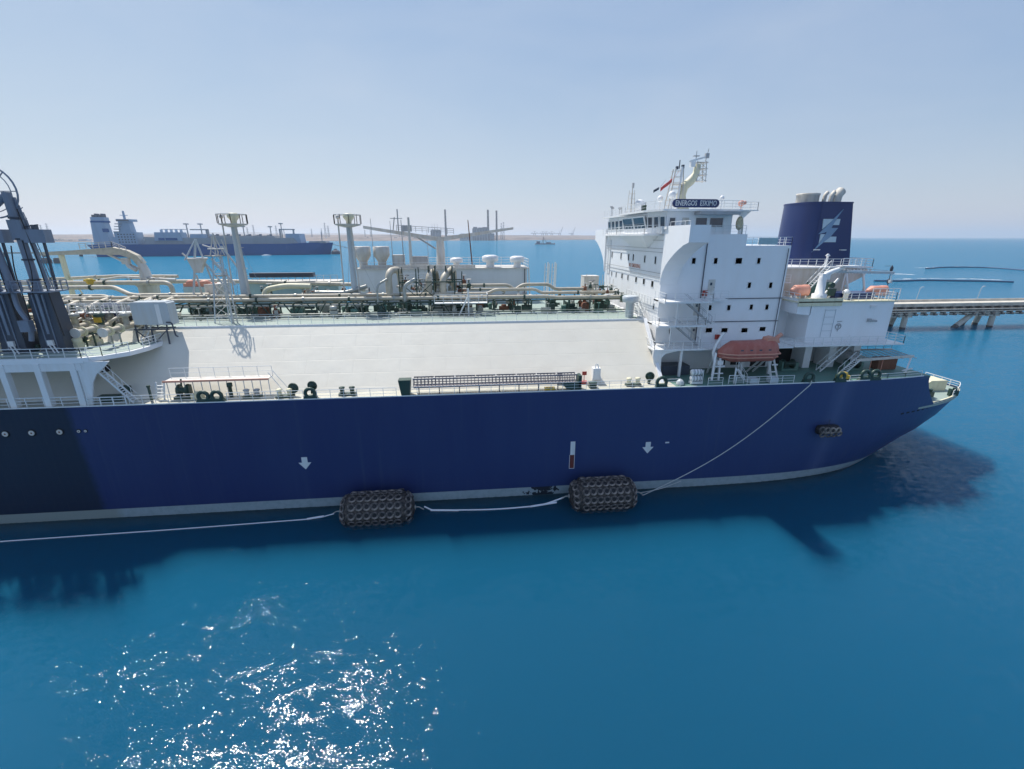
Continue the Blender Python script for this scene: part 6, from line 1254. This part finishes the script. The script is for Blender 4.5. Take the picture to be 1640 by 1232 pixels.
cat = [(45.4, 53.3, 15.3)]+[tuple(Vector((45.2, 53.15, 14.9)).lerp(Vector((23.0, 52.0, .1)), k/8)+Vector((0, -.1, -2.1*math.sin(math.pi*k/8)**1.0*(1-.25*k/8)))) for k in range(0, 9)]
rope('mooring_line', 'pale mooring line slanting down the blue hull to the right fender', cat, .06)
rope('floating_rope', 'long floating rope from the left edge to the left fender', [(-75, 49.2, .05), (-54.5, 49.87, .05), (-35, 50.3, .05), (-19.5, 50.9, .05), (-17.4, 51.2, .4)], .07, 'ropewhite', [((-20.6, 50.85, .08), (-18.6, 51.0, .25))])
rope('floating_rope', 'white floating rope sagging between the two big fenders', [(-6.2, 51.4, .6), (-5.2, 51.1, .15), (3, 50.6, .06), (9, 50.9, .1), (12.0, 51.4, .8)], .10, 'ropewhite', [((-5.4, 51.1, .2), (-1.8, 50.85, .1)), ((7.5, 50.8, .1), (11.0, 51.1, .3))])
rope('floating_rope', 'thin pale rope trailing right of the right fender along the hull', [(22.3, 51.3, .9), (23.4, 52.4, .3), (26, 52.9, .35), (29, 53.3, 1.2)], .05)

# ------------------------------------------------------------------ jetty at the right
JT = thing('trestle_jetty', 'concrete jetty on raked piles stretching out of frame at the right', 'jetty', (190, 162, 0))
m = MB(); m.box(90, 420, 157.5, 165, 8.2, 9.0); m.build('deck_slab', 'concrete', JT)
m = MB(); m.box(90, 420, 157.3, 157.6, 9.0, 9.45); m.box(90, 420, 165, 165.3, 9.0, 9.9); m.build('kerb_beam', 'concrete', JT)
m = MB()
for k in range(3): m.box(90, 420, 155.6+k*.3, 155.9+k*.3, 7.2-k*.9, 7.5-k*.9)
m.build('service_pipe', 'concrete', JT)
m = MB()
bk = None
for i in range(40):
    x = 120+i*4.1
    if bk is None: m = MB(); m.prism([(155.3, 5.1), (157.5, 4.9), (157.5, 8.2), (156.6, 8.2), (155.9, 5.8), (155.3, 5.7)], 'x', 0, .9); bk = m.build('pipe_bracket', 'darkconcrete', JT, (0, 0, 0)); ob = bk; m = MB()
    else: ob = bk.copy(); COL.objects.link(ob); ob.parent = JT
    ob.location = Vector((x, 0, 0))-ORG[JT.name]
m = MB(); m.box(90, 420, 158.2, 164.3, 6.0, 8.2); m.build('girder', 'darkconcrete', JT)
for i, x in enumerate((125, 163, 200.5, 238, 276)):
    for dx in (-4.5, -1.5, 2.2, 5.2): m = MB(); m.box(x+dx-1.1, x+dx+1.1, 156.6, 165, 4.3, 6.0); m.build('pile_cap', 'concrete', JT)
    for dx, rk, y in ((-5, -5.5, 158), (1.2, -3.0, 163), (4.2, 0, 157.4), (5.5, -1.2, 163)):
        m = MB(); m.cur = 0; m.pole((x+dx, y, 4.4), (x+dx+rk*.85, y, .5), .95, n=14); m.cur = 1; m.pole((x+dx+rk*.85, y, .5), (x+dx+rk*1.5, y, -3), .97, n=14); m.build('pile', ['concrete', 'darkconcrete'], JT)
for x in (178, 205, 232): 
    m = MB(); m.tube(sweep([(x, 165.1, 9), (x+.6, 165.1, 14.5), (x+1.6, 165.1, 14.9)], .5), .09, 6); m.box(x+1.2, x+2, 164.9, 165.3, 14.7, 14.9); tag(m.build('street_lamp', 'mast', None, (x, 165, 9)), 'slender lamp post on the jetty'+{178: ' nearest the ship', 205: ', second from the ship', 232: ', farthest from the ship'}[x], 'lamp post', 'lamp posts on the jetty')
# pier and mooring islands far left
t = thing('far_pier', 'thin low pier running to the distant blue ship at the left', 'pier', (-800, 930, 0))
m = MB(); m.box(-1400, -655, 929, 936, 5.5, 7.5); m.build('deck_slab', 'darkconcrete', t)
for i in range(24): m = MB(); m.box(-1380+i*31, -1377+i*31, 930, 935, -2, 5.5); m.build('pile', 'darkconcrete', t)
for x, lbl in ((-560, 'left one of two dark mooring islands by the far pier'), (-545, 'right one of two dark mooring islands by the far pier')):
    m = MB(); m.lathe((x*1.0, 690, -1), [(5.5, 0), (5.5, 5), (4.5, 8)], 12); tag(m.build('mooring_island', 'darkconcrete', None, (x, 690, 0)), lbl, 'mooring island', 'mooring islands by the far pier')

# ------------------------------------------------------------------ distant blue ship
FS = thing('distant_gas_carrier', 'distant blue gas carrier moored off the desert shore, left', 'ship', (-475, 940, 0))
def S(u):
    """station along the distant ship (metres from its stern) at a surveyed bearing"""
    s_ = 100.0
    for _ in range(6): s_ = (spot(u, 380, Y=910+.2*s_).x+673)/.98
    return s_
def fpos(s, w, z):   # s along the ship from stern, w across
    return (-673+s*.98, 903+s*.2+w, z)
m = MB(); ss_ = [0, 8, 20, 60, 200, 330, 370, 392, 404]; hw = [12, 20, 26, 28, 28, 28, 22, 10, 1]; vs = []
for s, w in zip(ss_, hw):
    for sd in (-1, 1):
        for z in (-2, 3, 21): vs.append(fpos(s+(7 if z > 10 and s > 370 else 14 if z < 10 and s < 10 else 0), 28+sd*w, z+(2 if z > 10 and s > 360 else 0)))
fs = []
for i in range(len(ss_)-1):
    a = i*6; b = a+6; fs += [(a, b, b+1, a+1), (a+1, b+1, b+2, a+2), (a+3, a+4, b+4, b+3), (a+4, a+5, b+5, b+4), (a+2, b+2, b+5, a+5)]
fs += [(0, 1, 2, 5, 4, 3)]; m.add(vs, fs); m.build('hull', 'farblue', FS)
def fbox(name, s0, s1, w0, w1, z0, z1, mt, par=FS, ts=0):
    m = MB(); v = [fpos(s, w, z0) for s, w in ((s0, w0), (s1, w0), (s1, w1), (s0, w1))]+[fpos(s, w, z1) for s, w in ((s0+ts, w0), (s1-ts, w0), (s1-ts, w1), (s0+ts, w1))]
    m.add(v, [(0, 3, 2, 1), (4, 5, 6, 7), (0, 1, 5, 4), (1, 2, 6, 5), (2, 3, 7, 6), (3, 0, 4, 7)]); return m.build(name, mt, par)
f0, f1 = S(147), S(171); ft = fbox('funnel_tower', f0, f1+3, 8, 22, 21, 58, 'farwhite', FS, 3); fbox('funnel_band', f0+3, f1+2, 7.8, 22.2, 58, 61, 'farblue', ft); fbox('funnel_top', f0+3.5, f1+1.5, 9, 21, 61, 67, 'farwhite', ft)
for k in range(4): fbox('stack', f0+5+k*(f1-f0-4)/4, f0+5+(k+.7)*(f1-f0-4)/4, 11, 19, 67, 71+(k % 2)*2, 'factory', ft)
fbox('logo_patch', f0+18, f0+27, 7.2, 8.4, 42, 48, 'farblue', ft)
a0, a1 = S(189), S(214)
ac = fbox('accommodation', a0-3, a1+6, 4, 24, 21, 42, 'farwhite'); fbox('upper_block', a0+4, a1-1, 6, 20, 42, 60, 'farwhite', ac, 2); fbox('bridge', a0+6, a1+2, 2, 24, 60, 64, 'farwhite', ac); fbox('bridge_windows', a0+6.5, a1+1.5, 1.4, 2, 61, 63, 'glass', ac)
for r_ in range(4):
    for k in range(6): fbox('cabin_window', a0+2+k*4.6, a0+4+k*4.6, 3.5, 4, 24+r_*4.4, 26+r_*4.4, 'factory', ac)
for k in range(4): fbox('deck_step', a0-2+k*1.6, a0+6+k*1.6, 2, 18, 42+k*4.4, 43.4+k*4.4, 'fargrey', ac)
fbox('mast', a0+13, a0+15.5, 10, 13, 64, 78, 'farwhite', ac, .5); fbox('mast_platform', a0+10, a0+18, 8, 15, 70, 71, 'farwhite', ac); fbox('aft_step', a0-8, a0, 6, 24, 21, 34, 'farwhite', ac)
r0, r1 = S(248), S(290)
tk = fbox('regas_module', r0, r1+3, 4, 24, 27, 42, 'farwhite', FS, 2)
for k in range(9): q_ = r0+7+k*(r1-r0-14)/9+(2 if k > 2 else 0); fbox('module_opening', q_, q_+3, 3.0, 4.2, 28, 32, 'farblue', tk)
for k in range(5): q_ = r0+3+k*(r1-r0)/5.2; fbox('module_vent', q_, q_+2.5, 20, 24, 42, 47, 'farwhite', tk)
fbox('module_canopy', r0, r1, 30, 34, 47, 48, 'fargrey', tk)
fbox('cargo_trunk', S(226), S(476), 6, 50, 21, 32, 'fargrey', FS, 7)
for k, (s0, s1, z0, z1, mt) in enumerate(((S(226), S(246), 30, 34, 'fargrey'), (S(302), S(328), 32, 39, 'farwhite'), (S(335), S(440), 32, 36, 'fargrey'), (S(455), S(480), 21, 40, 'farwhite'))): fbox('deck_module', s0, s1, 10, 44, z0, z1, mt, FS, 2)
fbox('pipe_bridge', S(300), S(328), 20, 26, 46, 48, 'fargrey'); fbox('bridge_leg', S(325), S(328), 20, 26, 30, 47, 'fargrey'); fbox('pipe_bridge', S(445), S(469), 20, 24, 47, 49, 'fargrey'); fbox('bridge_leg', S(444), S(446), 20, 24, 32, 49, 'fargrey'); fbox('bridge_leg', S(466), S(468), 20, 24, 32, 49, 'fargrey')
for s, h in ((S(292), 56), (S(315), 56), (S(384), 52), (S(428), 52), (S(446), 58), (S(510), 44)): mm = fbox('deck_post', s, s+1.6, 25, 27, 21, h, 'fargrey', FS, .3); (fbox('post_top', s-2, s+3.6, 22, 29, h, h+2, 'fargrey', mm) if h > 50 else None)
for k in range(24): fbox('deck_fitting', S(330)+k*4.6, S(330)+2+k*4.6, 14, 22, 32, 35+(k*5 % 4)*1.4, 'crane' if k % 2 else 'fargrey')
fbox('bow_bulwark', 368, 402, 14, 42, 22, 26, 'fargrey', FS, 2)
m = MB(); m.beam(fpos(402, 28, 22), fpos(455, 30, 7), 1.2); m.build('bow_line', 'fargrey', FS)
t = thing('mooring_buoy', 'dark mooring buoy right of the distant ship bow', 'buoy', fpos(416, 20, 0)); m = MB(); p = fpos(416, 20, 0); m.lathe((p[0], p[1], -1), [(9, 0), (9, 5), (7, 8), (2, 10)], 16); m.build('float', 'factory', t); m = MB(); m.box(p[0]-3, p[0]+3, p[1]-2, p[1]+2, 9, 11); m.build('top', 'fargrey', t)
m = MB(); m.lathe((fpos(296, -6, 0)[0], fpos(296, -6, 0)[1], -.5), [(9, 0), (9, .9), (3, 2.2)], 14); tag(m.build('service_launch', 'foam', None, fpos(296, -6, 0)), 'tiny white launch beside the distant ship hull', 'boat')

# ------------------------------------------------------------------ small work boat, booms
p = spot(872, 392, Z=0)
t = thing('dredger', 'small dark work barge with a derrick far off, left of the bridge', 'boat', (p.x, p.y, 0))
m = MB(); m.prism([(-46, 1), (-44, 6), (44, 5.5), (47, 8), (50, 1)], 'y', -9, 9); m.v = [(x+p.x, y+p.y, z) for x, y, z in m.v]; m.build('hull_shell', 'crane', t)
m = MB(); m.box(p.x-38, p.x-22, p.y-6, p.y+6, 6, 15); m.box(p.x+8, p.x+30, p.y-6, p.y+6, 6, 11); m.build('deckhouse', 'crane', t)
m = MB(); m.pole((p.x-6, p.y, 5), (p.x-6, p.y, 36), 1.2, .7); m.pole((p.x-6, p.y, 34), (p.x+12, p.y, 6), .6); m.pole((p.x-14, p.y, 6), (p.x-6, p.y, 26), .6); m.build('derrick', 'chimney', t)
def boom(us, label):
    pts = [spot(u, v, Z=0)+Vector((0, 0, .25)) for u, v in us]; m = MB(); m.tube(sweep(pts, 20, 5), .9, 6); tag(m.build('oil_boom', 'boom', None, pts[0]), label, 'floating boom', 'dark floating booms')
boom([(1400, 450.5), (1440, 451), (1480, 449.5), (1530, 450.5), (1580, 451), (1623, 452.5)], 'nearer dark floating boom curving across the water right of the funnel')
boom([(1483, 431), (1510, 428.6), (1550, 428.4), (1590, 429.5), (1640, 433.5), (1700, 438)], 'farther dark floating boom, a shallow arc near the horizon')
for us, k in (([(1420, 438.5), (1440, 439), (1462, 440)], 1.2), ([(1466, 429.5), (1490, 428.3), (1530, 427.2), (1560, 427)], 1.0), ([(1440, 447.5), (1480, 446), (1560, 447), (1600, 448.5)], .8)):
    m = MB()
    pts = [spot(u, v, Z=0) for u, v in us]
    for a, b in zip(pts, pts[1:]):
        d = (b-a).normalized(); nn = Vector((-d.y, d.x, 0))
        for q in range(26):
            c = a.lerp(b, random.random())+nn*random.gauss(0, 2.2*k); L = random.uniform(1, 6); w = random.uniform(.15, .5)
            m.add([c-d*L+Vector((0, 0, .012)), c+nn*w+Vector((0, 0, .03)), c+d*L+Vector((0, 0, .012)), c-nn*w+Vector((0, 0, .012))], [(0, 3, 2, 1)])
    tag(m.build('foam_streak', 'foam'), 'broken white foam streak beside the floating booms', None, None, 'stuff')

# ------------------------------------------------------------------ far shore: power station, cranes, pylons, buildings
def at_far(u, dist):   # bearing u (surveyed), distance along +Y
    d = spot(u, 380, Y=dist); return d.x
def chimney_(u, Y, h, r, label):
    x = at_far(u, Y); t = thing('power_station_chimney', label, 'chimney', (x, Y, 0), 'tall power station chimneys')
    m = MB(); m.pole((x, Y, -10), (x, Y, h), r*1.3, r, 16); m.build('stack', 'chimney', t)
    for k in (.82, .95): m = MB(); m.pole((x, Y, h*k), (x, Y, h*k+4), r*1.22, n=16); m.build('ring', 'fargrey' if k < .9 else 'chimney', t)
chimney_(714.5, 4950, 300, 9, 'lone tall brown chimney left of the power station hall'); chimney_(782, 4900, 296, 9.5, 'tall brown chimney against the right side of the station hall'); chimney_(795.5, 4950, 292, 8.5, 'rightmost tall brown chimney of the power station')
def factory(u0, u1, Y, h, label, steps, mt='factory'):
    x0, x1 = at_far(u0, Y), at_far(u1, Y); t = thing('power_station_hall', label, 'factory', ((x0+x1)/2, Y, 0))
    m = MB(); m.box(x0, x1, Y, Y+90, -10, h); m.build('hall', mt, t)
    for a, b, hh in steps: m = MB(); m.box(x0+(x1-x0)*a, x0+(x1-x0)*b, Y+10, Y+70, h, h+hh); m.build('roof_block', mt, t)
    n = max(3, int((x1-x0)/26))
    for i in range(n):
        xx = x0+(x1-x0)*(i+.5)/n; m = MB(); m.box(xx-2.5, xx+2.5, Y-2, Y, 0, h*.92); m.build('wall_pier', 'fargrey', t)
    for i in range(n-1):
        xx = x0+(x1-x0)*(i+1)/n; m = MB(); m.box(xx-5, xx+5, Y-1, Y-.1, h*.25, h*.75); m.build('louvre', 'crane', t)
factory(757, 783, 4880, 118, 'large stepped grey power station hall between the chimneys', [(.05, .3, 14), (.35, .6, 9), (.62, 1, 13)])
factory(736, 757, 4860, 64, 'low grey turbine hall left of the stepped hall', [(.1, .5, 4)], 'fargrey'); factory(784, 792, 4890, 70, 'narrow stair-shaped annex right of the stepped hall', [(0, .4, 30)])
factory(690, 706, 4950, 98, 'smaller grey station block with three thin masts on its roof', [(.05, .95, 6)]); 
for i, u in enumerate((693, 697, 701)): x = at_far(u, 4990); m = MB(); m.pole((x, 4990, 98), (x, 4990, 165), 2.2, 1.4, 6); m.pole((x, 4990, 98), (x, 4990, 112), 3.2, 3.2, 6); tag(m.build('thin_stack', 'fargrey', None, (x, 4990, 98)), ('left', 'middle', 'right')[i]+' thin mast on the smaller station block', 'mast', 'thin masts on the station block')
def lattice(u, Y, h, w, label, arms=True, name='power_pylon', cat='pylon', group='pylons along the far shore', mt='crane'):
    x = at_far(u, Y); m = MB()
    for sx in (-1, 1):
        for sy in (-1, 1): m.pole((x+sx*w, Y+sy*w, 0), (x+sx*w*.15, Y+sy*w*.15, h), w*.14, w*.10, 4)
    for k in range(6): z = h*k/6; z2 = h*(k+1)/6; a = w*(1-.85*k/6); b = w*(1-.85*(k+1)/6); m.beam((x-a, Y-a, z), (x+b, Y-b, z2), w*.12); m.beam((x+a, Y-a, z), (x-b, Y-b, z2), w*.12)
    if arms:
        for f in (.68, .82, .95): m.beam((x-w*1.5, Y, h*f), (x+w*1.5, Y, h*f), w*.18)
    tag(m.build(name, mt, None, (x, Y, 0)), label, cat, group)
for i, (u, Y, h) in enumerate(((70, 5200, 150), (80, 5200, 165), (398, 6200, 150), (408, 6100, 175), (444, 6000, 165), (456, 6000, 130), (500, 5600, 125), (516, 5700, 130), (522, 5650, 190), (527, 5700, 160), (585, 6000, 120), (594, 6000, 115), (640, 6200, 100), (647, 6200, 105), (803, 5600, 190), (806.5, 5500, 200))):
    lattice(u, Y, h, 11 if h > 140 else 8, 'far lattice pylon on the desert shore, '+('left of the near ship funnel tower' if u < 100 else 'behind the bow of the distant ship' if u < 540 else 'between the masts and the power station' if u < 700 else 'just right of the chimneys'), True)
def sts(u, Y, up, label):
    x = at_far(u, Y); t = thing('harbour_crane', label, 'harbour crane', (x, Y, 0), 'far harbour cranes'); m = MB(); w = 22
    for sx in (-1, 1):
        for sy in (-1, 1): m.beam((x+sx*w, Y+sy*w, 0), (x+sx*w*.7, Y+sy*w, 105), 7, 7)
    m.beam((x-w, Y, 60), (x+w, Y, 60), 8, 10); m.pole((x-4, Y, 105), (x, Y, 150), 5, 3, 6); m.build('portal', 'crane', t)
    m = MB(); m.beam((x-75, Y, 105), (x+30, Y, 105), 8, 9); m.build('girder', 'crane', t)
    m = MB()
    if up: m.beam((x+22, Y, 108), (x+62, Y, 235), 8, 9); m.beam((x, Y, 150), (x+50, Y, 195), 4)
    else: m.beam((x+30, Y, 105), (x+85, Y, 105), 8, 8); m.beam((x, Y, 150), (x+75, Y, 107), 4); m.beam((x, Y, 150), (x-65, Y, 107), 4)
    m.build('boom', 'crane', t)
for i, (u, up) in enumerate(((856, False), (869, False), (875, False), (883.5, False), (896, True), (916, True))):
    sts(u, 9500+i*60, up, ('leftmost far harbour crane with level boom', 'second far harbour crane with level boom', 'third far harbour crane with level boom', 'fourth far harbour crane with level boom', 'left harbour crane with raised boom', 'harbour crane with raised boom nearest the bridge')[i])
random.seed(8)
zones = [(66, 140, 3900, 5400, 30, 'left of distant ship'), (225, 420, 5200, 6400, 40, 'behind distant ship deck'), (430, 560, 5000, 6600, 34, 'behind distant ship bow'), (560, 740, 5300, 6900, 46, 'left of the power station'), (800, 950, 7300, 9300, 44, 'between power station and bridge')]
for u0, u1, y0, y1, cnt, where in zones:
    for i in range(cnt):
        u = random.uniform(u0, u1); Y = random.uniform(y0, y1); x = at_far(u, Y); w = random.uniform(20, 90)*Y/6000; h = random.uniform(12, 34)*Y/6000; d = random.uniform(20, 50); k = i % 3
        zz = -2; m = MB(); m.box(x-w/2, x+w/2, Y, Y+d, zz, h)
        if k == 0: m.box(x-w*.2, x+w*.1, Y+3, Y+d*.7, h, h+8)
        elif k == 1: m.lathe((x+w*.8, Y, zz), [(14, 0), (14, h*.8), (2, h*.95)], 12)
        mt = ('sandbuild', 'factory', 'farwhite', 'fargrey')[i % 4]
        tag(m.build('shore_building', mt, None, (x, Y, 0)), {'sandbuild': 'sand-coloured building ', 'factory': 'dark grey building ', 'farwhite': 'pale building ', 'fargrey': 'mid grey building '}[mt]+'on the far shore '+where, 'building', 'low buildings on the far shore')
ORDN = ['leftmost', 'second from the left', 'third from the left', 'fourth from the left', 'fifth from the left', 'sixth from the left', 'seventh from the left', 'eighth from the left', 'ninth from the left', 'tenth from the left'] + [w_+' from the left' for w_ in 'eleventh twelfth thirteenth fourteenth fifteenth sixteenth seventeenth eighteenth nineteenth twentieth twenty-first twenty-second twenty-third twenty-fourth twenty-fifth twenty-sixth twenty-seventh twenty-eighth twenty-ninth thirtieth'.split()]
def number_alike():
    """things that share a label get their place in the row, counted from the left as seen from the camera"""
    by = {}
    for o in COL.objects:
        if o.parent is None and o.get('category') and o.get('label'): by.setdefault(o['label'], []).append(o)
    for lbl, os_ in by.items():
        if len(os_) > 1:
            def ctr(o):
                if o.type == 'MESH': c = o.matrix_basis @ (sum((Vector(b_) for b_ in o.bound_box), Vector())/8)
                else: c = o.location
                return math.atan2(c.x, c.y)
            os_.sort(key=ctr)
            short = ' '.join(lbl.replace(',', '').split()[:11])
            for k, o in enumerate(os_): o['label'] = short+', '+(ORDN[k] if k < len(os_)-1 or k == 0 else 'rightmost')
number_alike()
# ------------------------------------------------------------------ air
HZ = newmat('haze_air')[0]; hn = HZ.node_tree.nodes; hl = HZ.node_tree.links; hn.remove(hn['Principled BSDF'])
pv = hn.new('ShaderNodeVolumePrincipled'); pv.inputs['Color'].default_value = (0.80, 0.88, 0.98, 1); pv.inputs['Density'].default_value = 0.000065; pv.inputs['Anisotropy'].default_value = 0.35
hl.new(pv.outputs[0], hn['Material Output'].inputs['Volume'])
m = MB(); m.box(-98000, 98000, -98000, 98000, -46, 430); me = bpy.data.meshes.new('haze'); me.from_pydata(m.v, [], m.f); me.materials.append(HZ); ho = bpy.data.objects.new('haze', me); COL.objects.link(ho); ho['kind'] = 'stuff'; ho['label'] = 'thin pale sea haze'
